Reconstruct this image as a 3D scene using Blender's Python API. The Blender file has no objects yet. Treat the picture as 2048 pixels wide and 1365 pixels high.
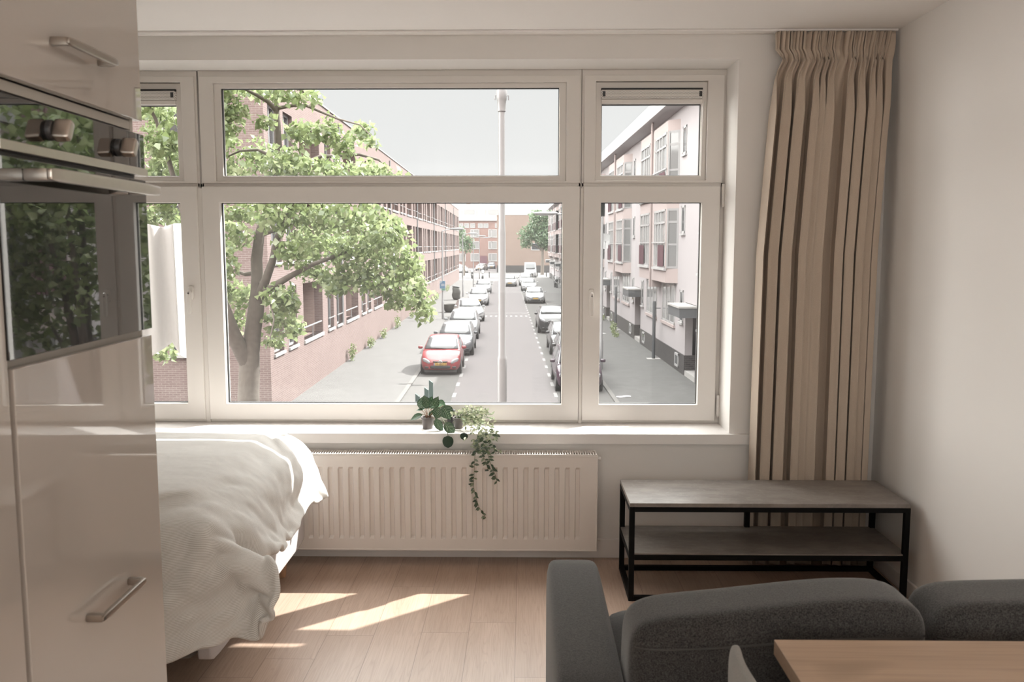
import bpy, bmesh, math, random
import numpy as np
from mathutils import Vector, Matrix, noise

# ------------------------------------------------------------------ camera, world, sun, exposure
C = bpy.context.scene.collection
SC = bpy.context.scene
R = math.radians
F, HC, PX, PY = 1740.0, 1.58, 1024.0, 682.5          # focal length in px of a 2048 wide frame, eye height
TH = math.atan((PY - 492) / F)
YW = math.atan(25 / F)
cam_d = bpy.data.cameras.new('camera')
cam = bpy.data.objects.new('camera', cam_d)
C.objects.link(cam)
cam_d.sensor_width = 36
cam_d.lens = 36 * F / 2048
cam_d.clip_start, cam_d.clip_end = .05, 1000
cam.location = (0, 0, HC)
cam.rotation_euler = (math.pi / 2 - TH, 0, YW)
cam_d.dof.use_dof = True
cam_d.dof.focus_distance = 6.0
cam_d.dof.aperture_fstop = 8.0
SC.camera = cam

SC.view_settings.view_transform = 'Standard'
SC.view_settings.look = 'None'
SC.view_settings.exposure = 0.42
SC.view_settings.gamma = 1.0
SC.view_settings.use_curve_mapping = False
SC.cycles.use_denoising = True
SC.cycles.max_bounces = 10
SC.cycles.diffuse_bounces = 6
SC.cycles.glossy_bounces = 4
SC.cycles.transmission_bounces = 4
SC.cycles.transparent_max_bounces = 12
SC.cycles.caustics_reflective = False
SC.cycles.caustics_refractive = False
SC.cycles.sample_clamp_indirect = 6

SUN_DIR = Vector((-1.22, -1.0, -1.55))
sun_d = bpy.data.lights.new('sun', 'SUN')
sun_d.energy = 10.0
sun_d.angle = R(0.5)
sun_d.color = (1.0, .97, .94)
sun = bpy.data.objects.new('sun', sun_d)
sun.rotation_euler = SUN_DIR.to_track_quat('-Z', 'Y').to_euler()
sun.location = (12, 14, 18)
C.objects.link(sun)

SKY_LOW, SKY_HIGH, SKY_FILL_BACK = (.67, .665, .67, 1), (7.0, 6.9, 6.8, 1), (2.6, 2.5, 2.4, 1)
SKY_FILL_SIDE = (9.5, 9.2, 8.9, 1)
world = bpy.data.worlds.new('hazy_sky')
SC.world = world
world.use_nodes = True
wn = world.node_tree
wn.nodes.clear()
w_out = wn.nodes.new('ShaderNodeOutputWorld')
w_bg = wn.nodes.new('ShaderNodeBackground')
w_tc = wn.nodes.new('ShaderNodeTexCoord')
w_sp = wn.nodes.new('ShaderNodeSeparateXYZ')
wn.links.new(w_tc.outputs['Generated'], w_sp.inputs[0])
def w_range(src, a, b):
    m = wn.nodes.new('ShaderNodeMapRange')
    m.interpolation_type = 'SMOOTHSTEP'
    m.inputs[1].default_value, m.inputs[2].default_value = a, b
    wn.links.new(src, m.inputs[0])
    return m.outputs[0]
def w_mix(f, a, b):
    m = wn.nodes.new('ShaderNodeMix')
    m.data_type = 'RGBA'
    wn.links.new(f, m.inputs[0])
    for i, v in ((6, a), (7, b)):
        if isinstance(v, tuple): m.inputs[i].default_value = v
        else: wn.links.new(v, m.inputs[i])
    return m.outputs[2]
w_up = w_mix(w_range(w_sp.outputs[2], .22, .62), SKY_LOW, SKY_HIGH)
def w_math(op, a, b):
    m = wn.nodes.new('ShaderNodeMath')
    m.operation = op
    for i, v in enumerate((a, b)):
        if isinstance(v, float): m.inputs[i].default_value = v
        else: wn.links.new(v, m.inputs[i])
    return m.outputs[0]
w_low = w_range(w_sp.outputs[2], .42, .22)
w_all = w_mix(w_math('MULTIPLY', w_range(w_sp.outputs[1], -.1, -.45), w_low), w_up, SKY_FILL_BACK)      # bright band added low behind the house, fills the room through the back window
w_all = w_mix(w_math('MULTIPLY', w_range(w_sp.outputs[0], -.50, -.75), w_low), w_all, SKY_FILL_SIDE)  # brighter band added low on the left, feeds the side window
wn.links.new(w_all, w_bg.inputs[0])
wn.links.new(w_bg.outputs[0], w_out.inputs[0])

def portal(name, loc, rot, sx, sy):
    d = bpy.data.lights.new(name, 'AREA')
    d.shape = 'RECTANGLE'
    d.size, d.size_y = sx, sy
    d.cycles.is_portal = True
    o = bpy.data.objects.new(name, d)
    o.location, o.rotation_euler = loc, rot
    C.objects.link(o)
portal('daylight_portal', (-.70, 4.66, 1.55), (R(-90), 0, 0), 3.5, 1.9)
portal('daylight_portal', (-.65, -3.22, 1.28), (R(90), 0, 0), 4.6, 2.4)
portal('daylight_portal', (-3.22, -1.7, 1.5), (0, R(-90), 0), 1.9, 2.3)

# ------------------------------------------------------------------ picture to place (for measuring where things stand)
def ray(px, py):
    x, y, z = (px - PX) / F, -(py - PY) / F, -1
    a = math.pi / 2 - TH
    X, Y, Z = x, y * math.cos(a) - z * math.sin(a), y * math.sin(a) + z * math.cos(a)
    c, s = math.cos(YW), math.sin(YW)
    return X * c - Y * s, X * s + Y * c, Z
def at(px, py, Y):
    r = ray(px, py)
    t = Y / r[1]
    return Vector((r[0] * t, Y, HC + r[2] * t))
G = -3.575                                           # street level below the room's floor
AS = (1012 - 1049) / F                               # the street runs a little askew of the room
def S(u, v, h=0.0):                                  # u along the street, v across it, h above the paving
    return Vector((u * math.sin(AS) + v * math.cos(AS), u * math.cos(AS) - v * math.sin(AS), G + h))
SR = -AS

# ------------------------------------------------------------------ mesh helper
class MB:
    def __init__(self):
        self.v, self.f, self.m, self.uv = [], [], [], None
    def add(self, vs, fs, m=0):
        b = len(self.v)
        self.v += [tuple(p) for p in vs]
        self.f += [tuple(b + i for i in f) for f in fs]
        self.m += [m] * len(fs)
        return self
    def box(self, x0, x1, y0, y1, z0, z1, m=0):
        vs = [(x, y, z) for x in (x0, x1) for y in (y0, y1) for z in (z0, z1)]
        return self.add(vs, [(0, 1, 3, 2), (4, 6, 7, 5), (0, 4, 5, 1), (2, 3, 7, 6), (0, 2, 6, 4), (1, 5, 7, 3)], m)
    def ring(self, x0, x1, z0, z1, l, r, b, t, y0, y1, m=0):      # a frame standing in the XZ plane
        O = [(x0, z0), (x1, z0), (x1, z1), (x0, z1)]
        I = [(x0 + l, z0 + b), (x1 - r, z0 + b), (x1 - r, z1 - t), (x0 + l, z1 - t)]
        vs = [(x, y, z) for y in (y0, y1) for P in (O, I) for x, z in P]
        fs = []
        for i in range(4):
            j = (i + 1) % 4
            fs += [(i, j, 4 + j, 4 + i), (8 + j, 8 + i, 12 + i, 12 + j), (j, i, 8 + i, 8 + j), (4 + i, 4 + j, 12 + j, 12 + i)]
        return self.add(vs, fs, m)
    def tube(self, pts, rad, n=8, cap=True, m=0, flat=1.0):
        pts = [Vector(p) for p in pts]
        if not isinstance(rad, (list, tuple)): rad = [rad] * len(pts)
        rings = []
        up = None
        for i, p in enumerate(pts):
            d = (pts[min(i + 1, len(pts) - 1)] - pts[max(i - 1, 0)])
            if d.length < 1e-9: d = Vector((0, 0, 1))
            d.normalize()
            if up is None:
                up = Vector((0, 0, 1)) if abs(d.z) < .9 else Vector((1, 0, 0))
            a = d.cross(up)
            if a.length < 1e-6: a = d.cross(Vector((.3, 1, .2)))
            a.normalize()
            b = a.cross(d).normalized()
            up = b
            rings.append([p + (a * math.cos(2 * math.pi * k / n) * flat + b * math.sin(2 * math.pi * k / n)) * rad[i] for k in range(n)])
        vs = [q for r_ in rings for q in r_]
        fs = []
        for i in range(len(pts) - 1):
            for k in range(n):
                k2 = (k + 1) % n
                fs.append((i * n + k, i * n + k2, (i + 1) * n + k2, (i + 1) * n + k))
        if cap:
            fs.append(tuple(range(n - 1, -1, -1)))
            fs.append(tuple((len(pts) - 1) * n + k for k in range(n)))
        return self.add(vs, fs, m)
    def lathe(self, prof, c=(0, 0, 0), n=24, axis='z', m=0):       # prof: (radius, height)
        vs, fs = [], []
        for r_, h in prof:
            for k in range(n):
                a = 2 * math.pi * k / n
                x, y = r_ * math.cos(a), r_ * math.sin(a)
                p = {'z': (x, y, h), 'x': (h, x, y), 'y': (x, h, y)}[axis]
                vs.append((c[0] + p[0], c[1] + p[1], c[2] + p[2]))
        for i in range(len(prof) - 1):
            for k in range(n):
                k2 = (k + 1) % n
                fs.append((i * n + k, i * n + k2, (i + 1) * n + k2, (i + 1) * n + k))
        fs.append(tuple(range(n - 1, -1, -1)))
        fs.append(tuple((len(prof) - 1) * n + k for k in range(n)))
        return self.add(vs, fs, m)
    def prism(self, poly, y0, y1, axis='y', m=0):
        n = len(poly)
        def P(a, b, d): return {'y': (a, d, b), 'x': (d, a, b), 'z': (a, b, d)}[axis]
        vs = [P(a, b, y0) for a, b in poly] + [P(a, b, y1) for a, b in poly]
        fs = [tuple(range(n)), tuple(range(2 * n - 1, n - 1, -1))] + [(i, n + i, n + (i + 1) % n, (i + 1) % n) for i in range(n)]
        return self.add(vs, fs, m)
    def grid(self, P, m=0, close=False):                            # P[j][i]
        nj, ni = len(P), len(P[0])
        fs = [(j * ni + i, j * ni + (i + 1) % ni, (j + 1) * ni + (i + 1) % ni, (j + 1) * ni + i)
              for j in range(nj - 1) for i in range(ni if close else ni - 1)]
        return self.add([p for row in P for p in row], fs, m)
    def superbox(self, c, h, e=4.0, n=8, m=0, warp=None):           # a soft edged block
        idx, vs, fs = {}, [], []
        def vert(p):
            k = tuple(round(q, 5) for q in p)
            if k not in idx:
                L = sum(abs(q) ** e for q in p) ** (1 / e)
                q = [p[i] / L * h[i] for i in range(3)]
                if warp: q = warp(q)
                idx[k] = len(vs)
                vs.append((c[0] + q[0], c[1] + q[1], c[2] + q[2]))
            return idx[k]
        for ax in range(3):
            for s in (-1, 1):
                for i in range(n):
                    for j in range(n):
                        qs = []
                        for di, dj in ((0, 0), (1, 0), (1, 1), (0, 1)):
                            p = [0, 0, 0]
                            p[ax] = s
                            p[(ax + 1) % 3] = -1 + 2 * (i + di) / n
                            p[(ax + 2) % 3] = -1 + 2 * (j + dj) / n
                            qs.append(vert(p))
                        fs.append(tuple(qs) if s > 0 else tuple(reversed(qs)))
        return self.add(vs, fs, m)
    def build(self, name, mats, parent=None, smooth=None, bevel=0, loc=None):
        me = bpy.data.meshes.new(name)
        me.from_pydata(self.v, [], self.f)
        mats = mats if isinstance(mats, (list, tuple)) else [mats]
        for m in mats: me.materials.append(m)
        if len(mats) > 1: me.polygons.foreach_set('material_index', self.m)
        if self.uv is not None:
            l = me.uv_layers.new(name='UVMap')
            li = np.empty(len(me.loops), np.int32)
            me.loops.foreach_get('vertex_index', li)
            l.data.foreach_set('uv', np.asarray(self.uv, np.float32)[li].ravel())
        if smooth is not None:
            me.polygons.foreach_set('use_smooth', [True] * len(me.polygons))
            if smooth < 180: me.set_sharp_from_angle(angle=R(smooth))
        me.update()
        o = bpy.data.objects.new(name, me)
        C.objects.link(o)
        if parent is not None: o.parent = parent
        if loc is not None: o.location = loc
        if bevel:
            b = o.modifiers.new('bevel', 'BEVEL')
            b.width, b.segments, b.limit_method, b.angle_limit = bevel, 2, 'ANGLE', R(40)
        return o

def fix_normals(o):
    bm = bmesh.new()
    bm.from_mesh(o.data)
    bmesh.ops.recalc_face_normals(bm, faces=bm.faces[:])
    bm.to_mesh(o.data)
    bm.free()
    return o
def tag(o, label=None, cat=None, group=None, kind=None):
    for k, v in (('label', label), ('category', cat), ('group', group), ('kind', kind)):
        if v: o[k] = v
    return o
def thing(name, label, cat, loc=(0, 0, 0), rz=0, group=None, kind=None):
    o = bpy.data.objects.new(name, None)
    C.objects.link(o)
    o.location, o.rotation_euler = loc, (0, 0, rz)
    return tag(o, label, cat, group, kind)
KIDS = {}
def copy_tree(o, parent=None):
    c = o.copy()
    C.objects.link(c)
    if parent is not None: c.parent = parent
    for ch in [k for k in o.children]: copy_tree(ch, c)
    return c

# ------------------------------------------------------------------ materials
class NB:                                              # small node builder
    def __init__(self, name):
        self.mat = bpy.data.materials.new(name)
        self.mat.use_nodes = True
        self.t = self.mat.node_tree
        self.p = self.t.nodes['Principled BSDF']
        self.out = self.t.nodes['Material Output']
    def set(self, node, sock, v):
        s = node.inputs[sock]
        if isinstance(v, bpy.types.NodeSocket): self.t.links.new(v, s)
        elif isinstance(v, (tuple, list)) and s.type == 'RGBA' and len(v) == 3: s.default_value = (*v, 1)
        else: s.default_value = v
    def n(self, kind, **kw):
        nd = self.t.nodes.new('ShaderNode' + kind)
        return nd
    def coord(self, which='Object'):
        return self.n('TexCoord').outputs[which]
    def mapping(self, v, scale=(1, 1, 1), rot=(0, 0, 0), loc=(0, 0, 0)):
        m = self.n('Mapping')
        self.set(m, 'Vector', v)
        m.inputs['Scale'].default_value, m.inputs['Rotation'].default_value, m.inputs['Location'].default_value = scale, rot, loc
        return m.outputs[0]
    def noise(self, v, scale, detail=3, rough=.5):
        m = self.n('TexNoise')
        self.set(m, 'Vector', v)
        m.inputs['Scale'].default_value, m.inputs['Detail'].default_value, m.inputs['Roughness'].default_value = scale, detail, rough
        return m.outputs['Fac']
    def math(self, op, a, b=0.0, c=0.0):
        m = self.n('Math')
        m.operation = op
        for i, q in enumerate((a, b, c)): self.set(m, i, q)
        return m.outputs[0]
    def mix(self, f, a, b, blend='MIX'):
        m = self.n('Mix')
        m.data_type, m.blend_type = 'RGBA', blend
        self.set(m, 0, f)
        self.set(m, 6, a if not isinstance(a, tuple) or len(a) == 4 else (*a, 1))
        self.set(m, 7, b if not isinstance(b, tuple) or len(b) == 4 else (*b, 1))
        return m.outputs[2]
    def remap(self, f, a, b, c=0.0, d=1.0):
        m = self.n('MapRange')
        for i, q in enumerate((f, a, b, c, d)): self.set(m, i, q)
        return m.outputs[0]
    def sep(self, v):
        m = self.n('SeparateXYZ')
        self.set(m, 0, v)
        return m.outputs
    def comb(self, x, y, z):
        m = self.n('CombineXYZ')
        for i, q in enumerate((x, y, z)): self.set(m, i, q)
        return m.outputs[0]
    def bump(self, h, strength=.3, dist=.01):
        m = self.n('Bump')
        m.inputs['Strength'].default_value, m.inputs['Distance'].default_value = strength, dist
        self.set(m, 'Height', h)
        self.set(self.p, 'Normal', m.outputs[0])
    def base(self, c): self.set(self.p, 'Base Color', c)

def plain(name, col, rough=.5, metal=0.0, var=0.0, scale=6.0, bump=0.0, coat=0.0, spec=.5):
    b = NB(name)
    b.p.inputs['Roughness'].default_value, b.p.inputs['Metallic'].default_value = rough, metal
    b.p.inputs['Specular IOR Level'].default_value = spec
    if coat: b.p.inputs['Coat Weight'].default_value, b.p.inputs['Coat Roughness'].default_value = coat, .03
    if var or bump:
        f = b.noise(b.coord(), scale, 4)
        if var: b.base(b.mix(f, tuple(q * (1 - var) for q in col), tuple(min(1, q * (1 + var)) for q in col)))
        else: b.base(col)
        if bump: b.bump(f, bump, .004)
    else: b.base(col)
    return b.mat

def fabric(name, c0, c1, scale=350, rough=.95, bump=.5, big=.15):
    b = NB(name)
    v = b.coord()
    f = b.noise(v, scale, 2, .7)
    g = b.noise(v, 5, 2)
    c = b.mix(b.remap(f, .3, .7), c0, c1)
    c = b.mix(b.math('MULTIPLY', g, big), c, tuple(q * .6 for q in c0))
    b.base(c)
    b.p.inputs['Roughness'].default_value = rough
    b.p.inputs['Specular IOR Level'].default_value = .2
    b.p.inputs['Sheen Weight'].default_value = .15
    b.bump(f, bump, .002)
    return b.mat

def bricks(name, c0, c1, mortar, bw=.22, bh=.065, gap=.012, rough=.85, horizontal=False, var=.35, turn=False):
    b = NB(name)
    s = b.sep(b.coord())
    if horizontal: v = b.comb(s[1], s[0], 0.0) if turn else b.comb(s[0], s[1], 0.0)
    else: v = b.comb(b.math('ADD', s[0], s[1]), s[2], 0.0)
    t = b.n('TexBrick')
    b.set(t, 'Vector', v)
    t.offset = .5
    t.inputs['Scale'].default_value = 1
    t.inputs['Mortar Size'].default_value = gap / 2
    t.inputs['Mortar Smooth'].default_value = .2
    t.inputs['Bias'].default_value = 0
    t.inputs['Brick Width'].default_value, t.inputs['Row Height'].default_value = bw, bh
    b.set(t, 'Color1', c0); b.set(t, 'Color2', c1); b.set(t, 'Mortar', mortar)
    f = b.noise(b.coord(), .7, 5, .6)
    c = b.mix(b.math('MULTIPLY', f, var), t.outputs['Color'], tuple(q * .55 for q in c0))
    b.base(c)
    b.p.inputs['Roughness'].default_value = rough
    b.bump(b.math('SUBTRACT', 1.0, t.outputs['Fac']), .4, .006)
    return b.mat

def glass_pane(name='window_glass', veil=.008):
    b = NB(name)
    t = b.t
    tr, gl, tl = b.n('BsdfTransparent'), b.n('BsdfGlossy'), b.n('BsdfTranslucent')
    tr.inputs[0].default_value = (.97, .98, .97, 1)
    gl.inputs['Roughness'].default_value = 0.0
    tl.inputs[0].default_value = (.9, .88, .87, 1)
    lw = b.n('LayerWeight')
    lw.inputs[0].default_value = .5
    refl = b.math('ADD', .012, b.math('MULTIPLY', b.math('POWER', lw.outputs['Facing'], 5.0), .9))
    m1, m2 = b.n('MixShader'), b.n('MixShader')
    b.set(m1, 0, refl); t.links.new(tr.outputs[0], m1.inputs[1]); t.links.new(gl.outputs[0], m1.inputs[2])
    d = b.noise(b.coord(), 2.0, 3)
    b.set(m2, 0, b.math('MULTIPLY', b.remap(d, .3, .7, .7, 1.3), veil))  # pale translucent veil mixed into the glass, imitates lens haze
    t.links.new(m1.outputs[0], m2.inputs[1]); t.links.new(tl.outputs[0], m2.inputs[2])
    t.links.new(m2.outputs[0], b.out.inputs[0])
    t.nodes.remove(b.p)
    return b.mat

def leafy(name, dark, mid, light, trans=.45):
    b = NB(name)
    t = b.t
    g = b.n('NewGeometry')
    rnd = g.outputs['Random Per Island']
    c = b.mix(b.remap(rnd, 0, .5), dark, mid)
    c = b.mix(b.remap(rnd, .5, 1.0), c, light)
    d, tl, gl = b.n('BsdfDiffuse'), b.n('BsdfTranslucent'), b.n('BsdfGlossy')
    b.set(d, 0, c)
    b.set(tl, 0, b.mix(.5, c, light))
    gl.inputs['Roughness'].default_value = .35
    m1, m2 = b.n('MixShader'), b.n('MixShader')
    m1.inputs[0].default_value = trans
    t.links.new(d.outputs[0], m1.inputs[1]); t.links.new(tl.outputs[0], m1.inputs[2])
    m2.inputs[0].default_value = .06
    t.links.new(m1.outputs[0], m2.inputs[1]); t.links.new(gl.outputs[0], m2.inputs[2])
    t.links.new(m2.outputs[0], b.out.inputs[0])
    t.nodes.remove(b.p)
    return b.mat

def oak_floor():
    b = NB('oak_laminate')
    s = b.sep(b.coord())
    W, L = .1925, 1.285
    xs = b.math('DIVIDE', b.math('ADD', s[0], .0345 + W * 40), W)
    row = b.math('FLOOR', xs)
    fx = b.math('FRACT', xs)
    w = b.n('TexWhiteNoise'); w.noise_dimensions = '1D'
    b.set(w, 'W', row)
    ys = b.math('ADD', b.math('DIVIDE', b.math('ADD', s[1], 20.0), L), b.math('MULTIPLY', w.outputs['Value'], 7.3))
    col = b.math('FLOOR', ys)
    fy = b.math('FRACT', ys)
    w2 = b.n('TexWhiteNoise'); w2.noise_dimensions = '2D'
    b.set(w2, 'Vector', b.comb(row, col, 0.0))
    pv = w2.outputs['Value']
    # grain: long stretched fibres plus flame-shaped rings, shifted from plank to plank
    off = b.math('MULTIPLY', pv, 37.0)
    lx = b.math('SUBTRACT', fx, .5)
    ring_y = b.math('ADD', b.math('MULTIPLY', fy, 1.1), off)
    nz = b.noise(b.comb(b.math('MULTIPLY', lx, 1.5), b.math('MULTIPLY', ring_y, .5), off), 2.2, 2)
    rings = b.math('FRACT', b.math('MULTIPLY', b.math('ADD', nz, b.math('MULTIPLY', b.math('MULTIPLY', lx, lx), .55)), 16.0))
    rings = b.math('ABSOLUTE', b.math('SUBTRACT', rings, .5))
    fib = b.noise(b.comb(b.math('MULTIPLY', s[0], 150.0), b.math('MULTIPLY', s[1], 5.0), off), 1.0, 3, .6)
    broad = b.noise(b.comb(b.math('MULTIPLY', s[0], 14.0), b.math('MULTIPLY', s[1], 1.6), off), 1.0, 3, .6)
    c = b.mix(b.remap(broad, .3, .7), (.44, .315, .24), (.54, .40, .315))
    c = b.mix(b.math('MULTIPLY', b.remap(rings, .0, .22, 1.0, 0.0), .30), c, (.31, .20, .14))
    c = b.mix(b.math('MULTIPLY', b.remap(fib, .45, .75), .35), c, (.33, .22, .155))
    c = b.mix(b.math('MULTIPLY', pv, .22), c, (.37, .26, .195))
    ex = b.math('MINIMUM', fx, b.math('SUBTRACT', 1.0, fx))
    ey = b.math('MINIMUM', fy, b.math('SUBTRACT', 1.0, fy))
    j = b.math('MINIMUM', b.math('MULTIPLY', ex, W), b.math('MULTIPLY', ey, L))
    jf = b.math('LESS_THAN', j, .0011)
    c = b.mix(b.math('MULTIPLY', jf, .6), c, (.13, .08, .05))
    b.base(c)
    b.set(b.p, 'Roughness', b.remap(fib, .3, .7, .30, .42))
    b.p.inputs['Specular IOR Level'].default_value = .6
    b.bump(b.math('SUBTRACT', 1.0, jf), .25, .001)
    return b.mat

def wood(name, c0, c1, axis=0, scale=1.0, rough=.5, knots=False):
    b = NB(name)
    v = b.coord()
    sc = [22.0, 22.0, 22.0]; sc[axis] = 1.3
    f = b.noise(b.mapping(v, tuple(q * scale for q in sc)), 1.0, 4, .6)
    sc2 = [160.0] * 3; sc2[axis] = 4.0
    g = b.noise(b.mapping(v, tuple(sc2)), 1.0, 2)
    c = b.mix(b.remap(f, .3, .7), c0, c1)
    c = b.mix(b.math('MULTIPLY', b.remap(g, .5, .75), .3), c, tuple(q * .55 for q in c0))
    if knots:
        k = b.noise(b.mapping(v, (3.0, 7.0, 3.0)), 1.0, 1)
        c = b.mix(b.math('MULTIPLY', b.remap(k, .66, .78), .6), c, tuple(q * .5 for q in c0))
    b.base(c)
    b.p.inputs['Roughness'].default_value = rough
    return b.mat

def concrete(name):
    b = NB(name)
    v = b.coord()
    f = b.noise(b.mapping(v, (1, 2.2, 1)), 7, 6, .65)
    g = b.noise(v, 45, 3)
    c = b.mix(b.remap(f, .3, .7), (.17, .15, .135), (.30, .27, .245))
    c = b.mix(b.math('MULTIPLY', b.remap(g, .55, .75), .35), c, (.38, .35, .32))
    b.base(c)
    b.p.inputs['Roughness'].default_value = .36
    return b.mat

def striped_cotton():
    b = NB('striped_cotton')
    uv = b.sep(b.coord('UV'))
    f = b.math('SINE', b.math('MULTIPLY', uv[1], 2 * math.pi / .0060))
    c = b.mix(b.remap(f, -.5, .5), (.82, .81, .79), (.55, .525, .49))
    up = b.sep(b.n('NewGeometry').outputs['Normal'])
    nz = b.noise(b.coord(), 7, 3)
    b.base(c)
    b.p.inputs['Roughness'].default_value = .9
    b.p.inputs['Specular IOR Level'].default_value = .15
    b.bump(nz, .25, .02)
    return b.mat

def calathea():
    b = NB('striped_leaf')
    uv = b.sep(b.coord('UV'))
    a = b.math('ABSOLUTE', b.math('SUBTRACT', uv[0], .5))
    s = b.math('SINE', b.math('MULTIPLY', b.math('SUBTRACT', uv[1], b.math('MULTIPLY', a, .75)), 48.0))
    st = b.math('MULTIPLY', b.remap(s, .45, .75), b.remap(a, .48, .38))
    mid = b.remap(a, .012, .022, 1.0, 0.0)
    c = b.mix(b.noise(b.coord(), 20, 2), (.010, .048, .018), (.024, .10, .03))
    c = b.mix(b.math('MULTIPLY', st, .85), c, (.36, .46, .36))
    c = b.mix(b.math('MULTIPLY', mid, .6), c, (.25, .40, .20))
    b.base(c)
    b.p.inputs['Roughness'].default_value = .38
    b.p.inputs['Subsurface Weight'].default_value = 0.0
    return b.mat

def vent_mat():
    b = NB('perforated_white')
    s = b.sep(b.coord())
    P = .0062
    rz = b.math('FLOOR', b.math('DIVIDE', s[2], P))
    sh = b.math('MULTIPLY', b.math('FRACT', b.math('MULTIPLY', rz, .5)), P)
    fx = b.math('SUBTRACT', b.math('FRACT', b.math('DIVIDE', b.math('ADD', s[0], sh), P)), .5)
    fz = b.math('SUBTRACT', b.math('FRACT', b.math('DIVIDE', s[2], P)), .5)
    d = b.math('SQRT', b.math('ADD', b.math('MULTIPLY', fx, fx), b.math('MULTIPLY', fz, fz)))
    b.base(b.mix(b.math('LESS_THAN', d, .27), (.78, .75, .72), (.10, .095, .09)))
    b.p.inputs['Roughness'].default_value = .5
    return b.mat

M = {}
M['wall'] = plain('wall_paint', (.78, .755, .73), .9, var=.015, scale=3, bump=.05)
M['ceiling'] = plain('ceiling_paint', (.88, .855, .835), .95, var=.01, scale=3)
M['pvc'] = plain('white_frame', (.74, .705, .67), .35)
M['sill'] = plain('white_sill', (.82, .79, .77), .4)
M['gasket'] = plain('black_gasket', (.02, .02, .02), .6)
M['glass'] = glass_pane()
M['vent'] = vent_mat()
M['dark_plastic'] = plain('dark_plastic', (.03, .03, .032), .4)
M['floor'] = oak_floor()
M['gloss'] = plain('gloss_lacquer', (.47, .43, .395), .025, coat=.6)
M['carcass'] = plain('cabinet_board', (.56, .52, .47), .5)
M['steel'] = plain('brushed_steel', (.62, .58, .54), .28, 1.0, var=.05, scale=60)
M['nickel'] = plain('satin_nickel', (.40, .36, .32), .30, 1.0)
M['oven_glass'] = plain('black_glass', (.006, .006, .006), .015, coat=.6)
M['oven_glass'].node_tree.nodes['Principled BSDF'].inputs['IOR'].default_value = 1.9
M['cotton'] = striped_cotton()
M['bed_fabric'] = fabric('pale_bed_fabric', (.46, .43, .43), (.55, .52, .52), 420, bump=.2, big=.05)
M['bed_end'] = fabric('bed_base_dark', (.10, .095, .09), (.14, .13, .12), 420, bump=.2)  # tone of the whole base, darker than the pale foot panel
M['mattress'] = fabric('mattress_fabric', (.7, .69, .67), (.78, .76, .74), 300, bump=.1)
M['leg_wood'] = wood('beech_leg', (.42, .25, .15), (.52, .33, .21), 2)
M['enamel'] = plain('radiator_enamel', (.78, .73, .69), .35)
M['chrome'] = plain('chrome', (.8, .78, .76), .12, 1.0)
M['black_metal'] = plain('black_steel', (.005, .0048, .0048), .6, spec=.15)
M['concrete'] = concrete('concrete_board')
M['curtain'] = fabric('taupe_curtain', (.48, .395, .32), (.555, .465, .38), 500, bump=.15, big=.1)
M['sofa'] = fabric('charcoal_fabric', (.004, .0039, .0039), (.082, .078, .075), 300, bump=.5, big=.3)
M['sofa'].node_tree.nodes['Principled BSDF'].inputs['Sheen Weight'].default_value = .3
M['seam'] = plain('seam_thread', (.05, .048, .046), .9)
M['table'] = wood('table_oak', (.40, .28, .195), (.50, .36, .26), 0, .6, .45, True)
M['chair'] = fabric('grey_chair_felt', (.20, .195, .185), (.29, .28, .265), 600, bump=.2)
M['pot'] = plain('taupe_plastic_pot', (.115, .10, .095), .45)
M['pot_dark'] = plain('black_plastic_pot', (.03, .028, .03), .45)
M['soil'] = plain('potting_soil', (.05, .035, .025), .95, var=.4, scale=150, bump=.8)
M['pebble'] = plain('pink_pebbles', (.62, .50, .47), .8, var=.4, scale=160, bump=.8)
M['leaf_striped'] = calathea()
M['leaf_dark'] = plain('dark_leaf', (.012, .04, .018), .4, var=.3, scale=20)
M['leaf_varieg'] = leafy('variegated_leaf', (.05, .11, .045), (.30, .36, .22), (.62, .62, .45), .3)
M['leaf_hanging'] = leafy('hanging_leaf', (.025, .055, .03), (.05, .09, .05), (.22, .26, .16), .2)
M['stem'] = plain('green_stem', (.12, .15, .07), .6)
M['stem_red'] = plain('pinkish_stem', (.38, .24, .17), .6)
# outside
M['brick'] = bricks('red_brick', (.130, .085, .078), (.162, .112, .103), (.24, .205, .19))
M['brick_dark'] = bricks('brown_brick', (.26, .185, .165), (.31, .23, .205), (.31, .265, .245))
M['brick_far'] = bricks('far_red_brick', (.18, .105, .09), (.215, .133, .115), (.215, .18, .165), .4, .13, .02)
M['brick_tan'] = bricks('tan_brick', (.165, .117, .095), (.195, .143, .12), (.195, .165, .147), .4, .13, .02)
M['render'] = plain('pale_render', (.29, .268, .273), .9, var=.04, scale=.8)
M['render_pink'] = plain('pink_render', (.285, .236, .227), .9, var=.04, scale=.8)
M['plinth'] = bricks('black_glazed_brick', (.022, .02, .02), (.042, .038, .038), (.10, .09, .088), .22, .075, .014, .4)
M['white_ext'] = plain('white_paint', (.31, .305, .305), .5)
M['stone'] = plain('concrete_sill', (.28, .27, .26), .8, var=.06, scale=6)
M['win_dark'] = plain('reflecting_glass', (.04, .042, .045), .05, spec=.8)
M['win_pale'] = plain('glass_with_net_curtain', (.20, .20, .20), .08, spec=.8)
M['aubergine'] = plain('aubergine_paint', (.10, .045, .057), .6)
M['slate'] = plain('slate_grey_metal', (.06, .063, .068), .6)
M['roof_pale'] = plain('pale_fascia', (.42, .41, .415), .7)
M['roof_tile'] = plain('grey_roof', (.18, .17, .165), .8, var=.1, scale=3)
M['pave_shade'] = bricks('grey_pavers', (.063, .061, .059), (.072, .070, .068), (.057, .055, .053), .30, .30, .012, .9, True, .15)
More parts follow.
